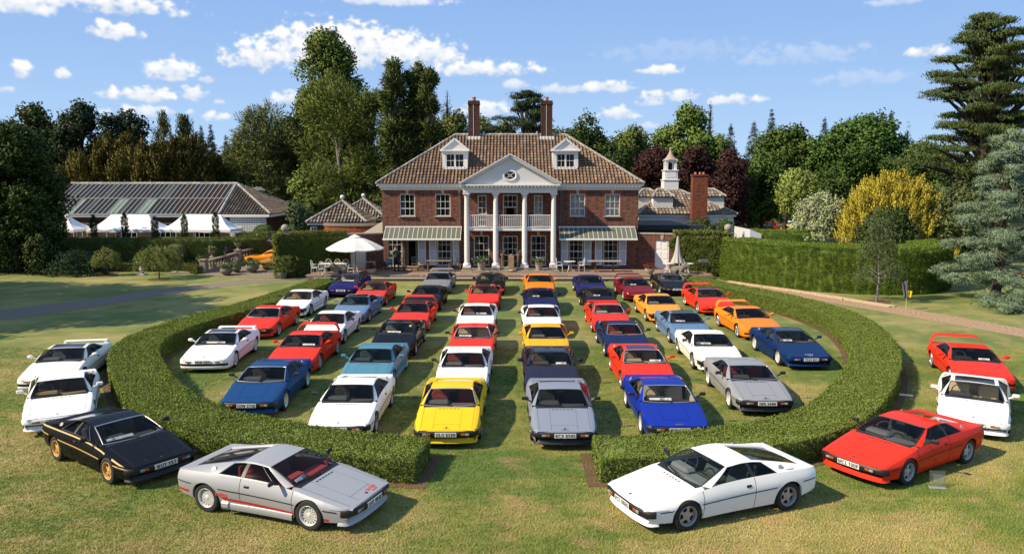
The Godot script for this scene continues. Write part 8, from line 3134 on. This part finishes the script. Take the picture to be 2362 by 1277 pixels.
# ---------------------------------------------------------------- trees
func trunk_and_limbs(t: Node3D, h: float, r: float, ends: Array, bark: Color) -> void:
	var m := MB.new()
	m.tube([Vector3(0, -0.1, 0), Vector3(0.02 * h, h * 0.3, 0), Vector3(-0.01 * h, h * 0.62, 0.01 * h), Vector3(0, h * 0.9, 0)], [r * 1.25, r * 0.9, r * 0.6, r * 0.2], 9)
	mpart(t, "trunk", m, grained("bark_" + bark.to_html(false), bark.linear_to_srgb(), 0.95, "bark_grain", 0.8, 1.5))
	if ends.size():
		var b := MB.new()
		for e in ends:
			var y: float = clampf(e.y * 0.72, h * 0.18, h * 0.8)
			var s := Vector3(0, y, 0)
			var mid := s.lerp(e, 0.5) + Vector3(0, 0.06 * h * 0.3, 0)
			b.tube([s, mid, e], [r * 0.42, r * 0.25, r * 0.07], 6)
		mpart(t, "limbs", b, grained("bark_" + bark.to_html(false), Color.WHITE, 0.95, "bark_grain", 0.8))


func build_trees() -> void:
	# [form, name, label, x, z, height, half width, lowest leaves, clumps, clump size, colour]
	var trees := [
		["broad", "dark_tree", "big dark evergreen tree at the left edge of the lawn", -36.4, -56.0, 10.6, 3.4, 0.5, 3400, .34, Color(.032,.050,.011)],
		["broad", "dark_tree", "dark evergreen tree partly outside the left edge", -38.5, -55.0, 9.3, 2.7, 0.3, 1400, .34, Color(.030,.048,.011)],
		["broad", "dark_tree", "dark evergreen bough mass right of the big left tree", -35.5, -56.5, 6.5, 1.5, 0.7, 800, .30, Color(.032,.050,.011)],
		["broad", "dark_shrub", "dark evergreen shrub at the foot of the big left tree", -36.4, -55.0, 4.1, 2.4, 0.0, 700, .28, Color(.024,.040,.010)],
		["broad", "dark_shrub", "dark evergreen shrub between the big left tree and the juniper", -33.8, -54.0, 2.7, 1.2, 0.0, 420, .25, Color(.030,.046,.011)],
		["broadhang", "birch", "grey green birch left of the tallest tree", -27.1, -84.0, 15.0, 4.7, 1.7, 2400, .46, Color(.085,.100,.032)],
		["broad", "lime_tree", "tallest tree, a lime rising into the cloud", -20.0, -86.0, 23.3, 4.5, 4.0, 3600, .50, Color(.075,.102,.022)],
		["broad", "lime_tree", "left shoulder of the tall lime, a second lime", -23.4, -88.0, 17.7, 4.3, 1.5, 1800, .50, Color(.070,.098,.022)],
		["broadhang", "weeping_birch", "great weeping birch in front of the tall lime", -17.6, -78.0, 17.5, 4.8, 0.3, 4200, .42, Color(.088,.110,.026)],
		["broadhang", "weeping_birch", "right half of the great weeping birch, its lower crown", -14.0, -77.0, 15.9, 3.1, 0.4, 2000, .42, Color(.080,.102,.025)],
		["broadhang", "weeping_birch", "dark weeping birch with hanging tresses left of the house roof", -11.4, -75.0, 18.1, 1.7, 3.1, 2400, .55, Color(.052,.070,.019)],
		["broadhang", "weeping_birch", "tall narrow weeping birch, second from the house roof", -9.4, -76.0, 18.3, 1.4, 4.3, 2000, .55, Color(.048,.066,.018)],
		["broadhang", "weeping_birch", "narrow hanging birch nearest the house roof", -8.0, -75.0, 17.1, 1.2, 6.5, 1600, .5, Color(.046,.062,.017)],
		["broadhang", "weeping_birch", "broad lower crown of the dark weeping birches", -10.5, -76.5, 13.7, 3.6, 1.3, 2400, .45, Color(.046,.064,.018)],
		["plate", "juniper", "low dark spreading juniper below the long hedge", -31.0, -53.5, 1.8, 2.1, 0.0, 420, .30, Color(.022,.042,.020)],
		["broad", "oak_tree", "brownish green oak beyond the left building, leftmost", -65.3, -105.0, 16.6, 4.5, 5.8, 900, .62, Color(.045,.058,.018)],
		["broad", "oak_tree", "dark oak with a round top left of the brown yews", -57.7, -103.0, 16.7, 3.2, 5.8, 850, .6, Color(.022,.034,.016)],
		["broad", "oak_tree", "dark broad oak behind the brown yews", -52.8, -104.0, 15.9, 4.2, 6.4, 850, .62, Color(.020,.032,.015)],
		["broad", "oak_tree", "olive green oak at the left edge of the picture", -64.9, -98.0, 15.4, 3.4, 5.9, 600, .62, Color(.05,.062,.02)],
		["plume", "yew_tree", "brown green yew at the left behind the glass roof", -44.0, -80.0, 10.1, 3.7, 4.2, 900, .5, Color(0.061,0.052,0.010)],
		["plume", "yew_tree", "tall brown green yew behind the glass roof", -42.4, -82.0, 12.4, 3.3, 4.2, 1000, .5, Color(0.058,0.048,0.009)],
		["plume", "yew_tree", "broad brown yew behind the middle of the glass roof", -35.1, -80.0, 11.8, 4.8, 5.1, 1700, .5, Color(0.048,0.042,0.009)],
		["plume", "yew_tree", "brown green yew between the two larger yews", -38.3, -79.0, 10.5, 3.2, 5.1, 800, .5, Color(0.055,0.049,0.010)],
		["weep", "weeping_conifer", "narrow weeping conifer with drooping top left of the dark spruces", -43.8, -96.0, 14.8, 1.4, 7.5, 240, .5, Color(.05,.062,.022)],
		["weep", "weeping_conifer", "second weeping conifer with drooping top", -41.4, -97.0, 14.6, 1.7, 7.5, 260, .5, Color(.05,.062,.022)],
		["cone", "spruce", "slim dark spruce, left one of the pair above the glass roof", -42.0, -104.0, 14.2, 1.4, 7.6, 288, .42, Color(.022,.034,.020)],
		["cone", "spruce", "slim dark spruce, right one of the pair above the glass roof", -40.3, -103.0, 14.3, 1.6, 7.0, 324, .42, Color(.022,.034,.020)],
		["cone", "spruce", "small distant spruce right of the pair", -40.2, -108.0, 13.1, 1.3, 7.6, 234, .42, Color(.028,.042,.024)],
		["cone", "spruce", "smallest distant spruce beside the grey birch", -39.6, -110.0, 13.4, 1.0, 7.6, 180, .42, Color(.028,.042,.024)],
		["broad", "loose_tree", "loose grey green tree below the birch", -28.6, -85.0, 10.3, 4.9, 2.6, 900, .5, Color(.060,.072,.026)],
		["broad", "shrub", "yellow green shrub tree below the weeping birch", -19.9, -78.0, 7.8, 3.6, 1.2, 1500, .40, Color(.090,.120,.028)],
		["broad", "shrub", "yellow green shrub tree beside the house wall", -14.6, -78.0, 7.4, 2.8, 1.2, 900, .38, Color(.085,.110,.028)],
		["broad", "shrub", "grey green shrub behind the left stone ball", -17.7, -63.0, 4.7, 1.4, 2.1, 420, .26, Color(.060,.085,.040)],
		["larch", "larch", "thin half bare larch left of the left chimney", -8.4, -100.0, 18.2, 1.8, 11.5, 150, .5, Color(.050,.060,.030)],
		["broad", "roof_line_tree", "olive tree behind the left end of the roof", -7.9, -96.0, 14.7, 3.0, 11.3, 500, .55, Color(.075,.088,.028)],
		["broad", "roof_line_tree", "olive tree behind the roof between the chimneys", -3.0, -105.0, 15.2, 3.6, 11.1, 600, .55, Color(.062,.080,.028)],
		["cedar", "cedar", "dark layered cedar behind the roof between the chimneys", 1.9, -98.0, 18.2, 4.2, 11.4, 800, .62, Color(.034,.052,.026)],
		["broad", "broad_tree", "dark green tree right of the right chimney", 8.1, -88.0, 13.6, 3.8, 5.0, 1500, .5, Color(.040,.062,.014)],
		["broad", "broad_tree", "dark green tree close behind the right chimney", 5.1, -84.0, 12.1, 2.9, 6.5, 700, .5, Color(.042,.062,.015)],
		["broad", "broad_tree", "mid green tree with a sunlit left side", 15.1, -98.0, 13.5, 2.9, 6.4, 800, .52, Color(.075,.100,.026)],
		["broad", "broad_tree", "dark tree over the right end of the roof", 11.3, -86.0, 10.8, 2.5, 5.5, 800, .46, Color(.034,.056,.013)],
		["broad", "broad_tree", "tall light green tree behind the cupola", 23.4, -102.0, 16.1, 2.8, 6.4, 1000, .52, Color(.085,.125,.028)],
		["broad", "broad_tree", "light green tree left of the tall one", 21.3, -104.0, 13.4, 3.0, 7.6, 700, .52, Color(.080,.115,.028)],
		["broad", "broad_tree", "light green tree above the right copper beech", 25.3, -98.0, 12.4, 2.8, 6.4, 800, .5, Color(.078,.120,.026)],
		["larch", "larch", "thin pointed larch behind the tall light green tree", 27.7, -108.0, 17.9, 0.9, 11.2, 110, .4, Color(.055,.066,.034)],
		["cone", "spruce", "dark blue green spruce, first from the left on the right skyline", 30.7, -108.0, 14.7, 2.2, 7.6, 360, .42, Color(.024,.042,.026)],
		["cone", "spruce", "dark spruce, second from the left on the right skyline", 33.3, -106.0, 14.9, 2.4, 7.6, 396, .42, Color(.026,.042,.026)],
		["cone", "spruce", "tallest dark spruce on the right skyline", 36.0, -107.0, 16.7, 2.1, 7.6, 396, .42, Color(.024,.040,.025)],
		["cone", "spruce", "dark spruce above the broad green trees", 43.8, -108.0, 15.7, 1.9, 7.6, 360, .42, Color(.024,.040,.025)],
		["cone", "spruce", "dark spruce left of the great cedar", 53.1, -108.0, 16.6, 1.9, 7.6, 360, .42, Color(.024,.040,.025)],
		["larch", "larch", "grey thin larch beside the great cedar", 54.5, -106.0, 15.0, 1.0, 7.6, 100, .4, Color(.050,.062,.036)],
		["broad", "copper_beech", "copper beech left of the cupola", 14.3, -76.0, 9.7, 2.2, 3.0, 1100, .40, Color(.036,.016,.014)],
		["broad", "copper_beech", "copper beech behind the cupola", 19.6, -82.0, 9.9, 2.0, 3.7, 800, .42, Color(.032,.015,.014)],
		["broad", "copper_beech", "copper beech right of the brick chimney", 21.7, -77.0, 9.6, 2.4, 1.9, 1400, .40, Color(.038,.016,.015)],
		["broad", "broad_tree", "broad mid green tree right of the copper beeches", 33.0, -92.0, 12.7, 5.0, 5.4, 1900, .5, Color(.052,.082,.018)],
		["broad", "broad_tree", "dark green tree between copper beech and light dome", 26.2, -80.0, 9.2, 3.2, 1.9, 1500, .42, Color(.044,.072,.016)],
		["broad", "broad_tree", "great round green tree on the right skyline", 40.2, -88.0, 13.9, 5.3, 5.5, 2400, .5, Color(.042,.080,.018)],
		["broad", "broad_tree", "green tree behind the cream flowering shrub", 31.8, -78.0, 7.4, 3.1, 2.1, 1200, .42, Color(.046,.074,.016)],
		["broad", "broad_tree", "green tree below the great cedar", 44.9, -84.0, 10.7, 4.3, 3.6, 1300, .48, Color(.050,.078,.018)],
		["broad", "pale_dome_tree", "pale yellow green dome shaped tree", 27.4, -73.0, 7.5, 2.5, 3.2, 1400, .32, Color(.150,.185,.045)],
		["broad", "dogwood", "dogwood covered in cream flowers beside the golden yew", 24.7, -61.0, 5.5, 2.4, 1.1, 1700, .24, Color(.21,.235,.13)],
		["plume", "golden_yew", "golden yew with bright yellow foliage", 29.0, -58.0, 7.6, 3.7, 1.9, 3600, .30, Color(.25,.21,.030)],
		["plume", "golden_shrub", "low golden conifer right of the tall hedge end", 31.2, -56.0, 2.7, 1.8, 0.5, 700, .26, Color(.25,.19,.026)],
		["broad", "round_shrub", "dark green rounded shrub behind the tall hedge", 25.1, -51.0, 4.8, 2.3, 1.0, 2000, .22, Color(.042,.062,.018)],
		["broad", "grey_shrub", "grey green shrub mass below the blue cedar", 32.6, -57.0, 6.2, 2.9, 0.0, 2000, .28, Color(.085,.105,.040)],
		["broad", "grey_shrub", "grey green tree between golden yew and blue cedar", 37.4, -62.0, 8.6, 2.8, 1.6, 1400, .30, Color(.070,.092,.034)],
		["broad", "shrub", "small green shrub behind the right wall ball", 17.5, -59.0, 2.5, 1.0, 1.3, 250, .2, Color(.05,.08,.02)],
		["broad", "shrub", "green climber bush on top of the right creeper wall", 14.8, -57.0, 3.8, 1.8, 2.5, 500, .2, Color(.045,.070,.018)],
		["cedar", "cedar", "great dark cedar rising at the right edge", 38.2, -62.0, 20.0, 6.7, 6.5, 5200, .44, Color(.052,.074,.024)],
		["bluecedar", "blue_cedar", "drooping blue cedar at the right edge", 27.1, -42.0, 9.6, 4.0, 0.1, 3400, .30, Color(.118,.165,.108)],
		["bluecedar", "blue_cedar", "low blue cedar bough lying near the grass", 25.5, -38.0, 1.4, 1.3, 0.1, 420, .24, Color(.118,.165,.108)]
	]
	for t in trees:
		grow(t)
	# trees left of the view whose shade lies across the drive and the left lawn
	for t in [[-36.0, -31.5, 18.0, 6.2, "tall broad tree left of the view, nearest the lawn"], [-40.0, -39.0, 17.0, 6.2, "tall broad tree left of the view, beside the drive"], [-46.5, -41.5, 15.0, 4.6, "broad tree left of the view, beyond the drive"], [-43.0, -32.5, 19.0, 6.5, "tallest broad tree left of the view, farthest out"], [-33.2, -36.5, 14.0, 4.3, "smaller broad tree left of the view, close to the drive"]]:
		grow(["broad", "shade_tree", t[4], t[0], t[1], t[2], t[3], 3.0, 1500, 0.5, Color(0.04, 0.06, 0.015)])
	# far wood closing the view behind everything
	var l := Leaves.new()
	for k in 9000:
		var x := rng.randf_range(-115, 115)
		var top := 8.0 + 3.0 * fbm.get_noise_2d(x * 0.06, 3.0) + 2.2 * fbm.get_noise_2d(x * 0.25, 8.0) + (2.0 if x < -10 else 0.0)
		var q := rng.randf()
		var z := -122.0 - 8.0 * sin(q * PI * 0.5) + rng.randf_range(-3, 3)
		var tone := 1.0 + 0.6 * fbm.get_noise_2d(x * 0.12 + 50.0, q * 2.0)
		l.add(Vector3(x, q * top, z), rand_basis(rng.randf_range(0.8, 1.3), Vector3(rng.randf_range(-0.5, 0.5), 0.6, 1.0).normalized()), Color(0.06, 0.088, 0.026) * tone * rng.randf_range(0.7, 1.25))
	var w := leaves_part(self, uname("distant_wood"), l, leaf_clump("broad"), leafy("tree", 0.6))
	tag(w, "distant wood closing the view behind the house and garden trees", "wood", "", "stuff")


func grow(a: Array) -> void:
	var form: String = a[0]
	var h: float = a[5]
	var rx: float = a[6]
	var low: float = a[7]
	var n: int = a[8]
	var size: float = a[9]
	var col: Color = a[10] * 1.5
	var r := RandomNumberGenerator.new()
	r.seed = hash(a[2])
	var t := thing(a[1], a[2], "shrub" if a[1].contains("shrub") or a[1] == "juniper" or a[1] == "dogwood" else "tree", Vector3(a[3], hgt(a[3], a[4]), a[4]), 0.0)
	h -= t.position.y
	low = maxf(0.0, low - t.position.y)
	var l := Leaves.new()
	var ends := []
	var clump := "broad"
	var bark := Color(0.075, 0.055, 0.04)
	if form.begins_with("broad"):
		if form == "broadhang":
			clump = "hang"
			bark = Color(0.30, 0.28, 0.25)
		var cy := (h + low) * 0.5
		var ry := (h - low) * 0.5
		var lumps := int(clampf(n / 55.0, 6, 46))
		var lr := minf(rx, ry) * (0.52 if lumps < 14 else 0.40)
		for i in lumps:
			var u := r.randf_range(-1.0, 1.0)
			var an := r.randf() * TAU
			var rad := sqrt(maxf(0.0, 1.0 - u * u * (1.0 if u > 0.0 else 0.3))) * r.randf_range(0.62, 1.0)
			var c := Vector3(cos(an) * rad * (rx - lr * 0.8), cy + u * (ry - lr * 0.75), sin(an) * rad * (rx - lr * 0.8) * 0.85)
			var q := lr * r.randf_range(0.7, 1.15)
			var tone := r.randf_range(0.82, 1.2)
			ends.append(c)
			for k in n / lumps:
				var d := Vector3(r.randfn(), r.randfn() + 0.25, r.randfn() + 0.15).normalized()
				var o := c + d * q * (r.randf_range(0.72, 1.06) if r.randf() < 0.85 else r.randf_range(0.2, 0.7))
				if o.y < 0.1:
					continue
				l.add(o, rand_basis(size * r.randf_range(0.75, 1.3), (d + Vector3(r.randf_range(-0.4, 0.4), r.randf_range(0, 0.5), r.randf_range(-0.4, 0.4))).normalized(), r), col * tone * r.randf_range(0.82, 1.2))
	elif form == "weep":
		clump = "hang"
		bark = Color(0.22, 0.20, 0.17)
		var lobes := []
		var nl := int(clampf(rx * 4.5, 7, 24))
		for i in nl:
			var u := (i + r.randf()) / nl
			var an := i * 2.4 + r.randf_range(-0.5, 0.5)
			var rad := rx * 0.80 * sqrt(maxf(0.0, 1.0 - pow(u, 2.6))) * r.randf_range(0.45, 1.1)
			lobes.append([Vector3(cos(an) * rad, lerpf(low + (h - low) * 0.18, h, u), sin(an) * rad * 0.8), rx * r.randf_range(0.26, 0.42), r.randf_range(0.75, 1.25)])
			ends.append(lobes[-1][0])
		lobes.append([Vector3(rx * 0.1, h - 0.3, 0), rx * 0.22, 1.1])
		for i in int(n / 11.0):
			var lb: Array = lobes[r.randi() % lobes.size()]
			var an := r.randf() * TAU
			var q := sqrt(r.randf())
			var o: Vector3 = lb[0] + Vector3(cos(an) * q * lb[1], lb[1] * 0.35 * (1.0 - q * q), sin(an) * q * lb[1])
			var ln := (h - low) * r.randf_range(0.10, 0.32) * (0.5 + 0.6 * q)
			var tone: float = lb[2] * r.randf_range(0.75, 1.2)
			var sway := Vector3(r.randf_range(-0.12, 0.12), -1.0, r.randf_range(-0.12, 0.12))
			for k in 11:
				var p: Vector3 = o + sway * ln * (k / 10.0) + Vector3(cos(an), 0.3, sin(an)) * lb[1] * 0.22 * sin(minf(1.0, k / 4.0) * PI) + Vector3(r.randfn(), r.randfn(), r.randfn()) * size * 0.4
				if p.y > 0.15:
					l.add(p, rand_basis(size * r.randf_range(0.7, 1.25), Vector3(r.randf_range(-0.15, 0.15), 1, r.randf_range(-0.15, 0.15)).normalized(), r), col * tone * r.randf_range(0.75, 1.25))
	elif form == "plume":
		clump = "plume"
		var plumes := int(n / 16.0)
		for i in plumes:
			var an := r.randf() * TAU
			var rad := rx * sqrt(r.randf())
			var env := low + (h - low) * pow(maxf(0.0, 1.0 - pow(rad / (rx * 1.02), 2.4)), 0.5)
			var top := env * r.randf_range(0.86, 1.0)
			if r.randf() < 0.45:
				top = lerpf(low, env, r.randf_range(0.3, 0.95))
				rad = rx * r.randf_range(0.8, 1.0) * sqrt(maxf(0.05, 1.0 - pow((top - low) / (h - low), 2.0)))
			var ln := (h - low) * r.randf_range(0.12, 0.24)
			var tone := r.randf_range(0.75, 1.25)
			var lean := Vector3(cos(an) * 0.35, 1.0, sin(an) * 0.35).normalized()
			var b := Vector3(cos(an) * rad, top - ln, sin(an) * rad * 0.85)
			for k in 16:
				var q := k / 15.0
				var o := b + lean * ln * q + Vector3(r.randfn(), r.randfn(), r.randfn()) * size * lerpf(0.75, 0.18, q)
				if o.y > 0.05:
					l.add(o, rand_basis(size * lerpf(1.15, 0.7, q) * r.randf_range(0.8, 1.2), lean, r), col * tone * r.randf_range(0.75, 1.25))
	elif form == "cone" or form == "larch":
		clump = "needle" if form == "cone" else "sparse"
		var base := maxf(low * 0.95, h * 0.2)
		for i in n:
			var q := pow(r.randf(), 0.75)   # 0 at the tip
			var whorl := 0.72 + 0.28 * fposmod(q * 13.0, 1.0)
			var an := r.randf() * TAU if form == "cone" else floorf(r.randf() * 7.0) / 7.0 * TAU + floorf(q * 12.0) * 9.0
			var rad := rx * (0.06 + 0.94 * q) * whorl * sqrt(r.randf_range(0.05, 1.0)) * (1.0 if form == "cone" else r.randf_range(0.5, 1.1))
			var d := Vector3(cos(an), -0.22 if form == "cone" else 0.2, sin(an))
			l.add(Vector3(d.x * rad, lerpf(h - size * 0.5, base, q) + d.y * rad, d.z * rad), rand_basis(size * r.randf_range(0.8, 1.25) * lerpf(0.55, 1.25, q), Vector3(d.x * 0.5, 1, d.z * 0.5).normalized(), r), col * r.randf_range(0.65, 1.35))
			if form == "larch" and i % 6 == 0:
				ends.append(Vector3(d.x * rad, lerpf(h, base, q) + d.y * rad, d.z * rad))
	elif form == "plate":
		clump = "plate"
		for i in n:
			var an := r.randf() * TAU
			var q := sqrt(r.randf())
			var y := lerpf(0.15, h, (1.0 - q * q) * r.randf_range(0.5, 1.0)) + 0.15 * sin(an * 5.0)
			l.add(Vector3(cos(an) * q * rx, y, sin(an) * q * rx * 0.6), rand_basis(size * r.randf_range(0.7, 1.3), Vector3(cos(an) * 0.3, 1, sin(an) * 0.3).normalized(), r), col * r.randf_range(0.6, 1.5))
	else:   # cedars: level boughs carrying flat plates, the blue one drooping
		var blue := form == "bluecedar"
		clump = "plate" if not blue else "fringe"
		bark = Color(0.085, 0.06, 0.045)
		var boughs := int(clampf(n / 100.0, 20, 60)) if not blue else int(n / 95.0)
		for i in boughs:
			var q := (i + r.randf() * 0.8) / boughs
			var y := lerpf(low + (h - low) * 0.02, h * 0.98, q)
			var an := i * 2.4 + r.randf_range(-0.4, 0.4)
			var prof: float = (1.0 - pow(q, 1.5 if blue else 2.6) * (0.82 if blue else 0.74)) * (r.randf_range(0.62, 1.05) if blue else r.randf_range(0.42, 1.1))
			var ln := rx * prof
			var rise := r.randf_range(0.05, 0.22) if not blue else r.randf_range(-0.10, 0.12)
			var e := Vector3(cos(an) * ln, y + ln * rise * 0.5, sin(an) * ln * 0.85)
			ends.append(Vector3(cos(an) * ln * 0.85, y + ln * rise * 0.4, sin(an) * ln * 0.72))
			var per := int(n / boughs)
			for k in per:
				var s := pow(r.randf(), 0.6) if blue else clampf((floorf(r.randf() * 4.0) + 1.6) / 4.6 + r.randfn() * 0.09, 0.1, 1.15)
				var side := Vector3(-sin(an), 0, cos(an)) * r.randfn() * ln * (0.16 if not blue else 0.13) * (1.15 - s * 0.5)
				var o := Vector3(0, y, 0).lerp(e, s) + side + Vector3(0, r.randfn() * (0.10 if blue else 0.24) * size, 0)
				if blue:
					o.y -= 0.10 * ln * s * s + r.randf() * r.randf() * 0.55
				else:
					o.y -= side.length() * 0.10
				if o.y < 0.1:
					continue
				var up := Vector3(r.randf_range(-0.15, 0.15) + cos(an) * 0.12, 1, r.randf_range(-0.15, 0.15) + sin(an) * 0.12).normalized()
				l.add(o, rand_basis(size * r.randf_range(0.7, 1.3), up, r), col * r.randf_range(0.65, 1.35))
	var tr := clampf(h * 0.022, 0.06, 0.5)
	if form == "cedar":
		tr *= 1.7
	if form in ["broad", "broadhang", "weep", "cedar", "bluecedar", "larch"]:
		trunk_and_limbs(t, h, tr, ends.slice(0, 60), bark)
	else:
		trunk_and_limbs(t, h * 0.8, tr, [], bark)
	leaves_part(t, "crown", l, leaf_clump(clump), leafy("tree", 0.55))


func weeping(called: String, label: String, at: Vector3, h: float, rx: float, n: int, size: float, col: Color, clear: float, group := "", upright := false) -> void:
	var t := thing(called, label, "tree", at, 0.0, group)
	var ends := []
	var l := Leaves.new()
	for i in int(n / 8.0):
		var an := rng.randf() * TAU
		var q := sqrt(rng.randf())
		var top := h * (1.0 - 0.30 * q * q) * rng.randf_range(0.9, 1.0)
		if upright:
			top = lerpf(clear + 0.5, h, rng.randf())
			q *= 1.0 - 0.75 * pow((top - clear) / (h - clear), 1.6)
		var o := Vector3(cos(an) * q * rx, top, sin(an) * q * rx)
		if i % 5 == 0:
			ends.append(o)
		var ln := (top - clear) * (rng.randf_range(0.55, 1.0) if not upright else rng.randf_range(0.1, 0.3)) * (0.4 + 0.6 * q)
		for k in 8:
			l.add(o + Vector3(cos(an) * 0.06 * k / 8.0, -ln * k / 7.0, sin(an) * 0.06 * k / 8.0) + Vector3(rng.randfn(), rng.randfn(), rng.randfn()) * size * 0.6, rand_basis(size * rng.randf_range(0.6, 1.2), Vector3.UP), col * rng.randf_range(0.65, 1.4))
	trunk_and_limbs(t, h * 0.85, 0.045 if not upright else 0.06, ends.slice(0, 24), Color(0.13, 0.10, 0.075) if not upright else Color(0.34, 0.31, 0.27))
	leaves_part(t, "crown", l, leaf_clump("broad" if not upright else "sparse"), leafy("tree", 0.55))
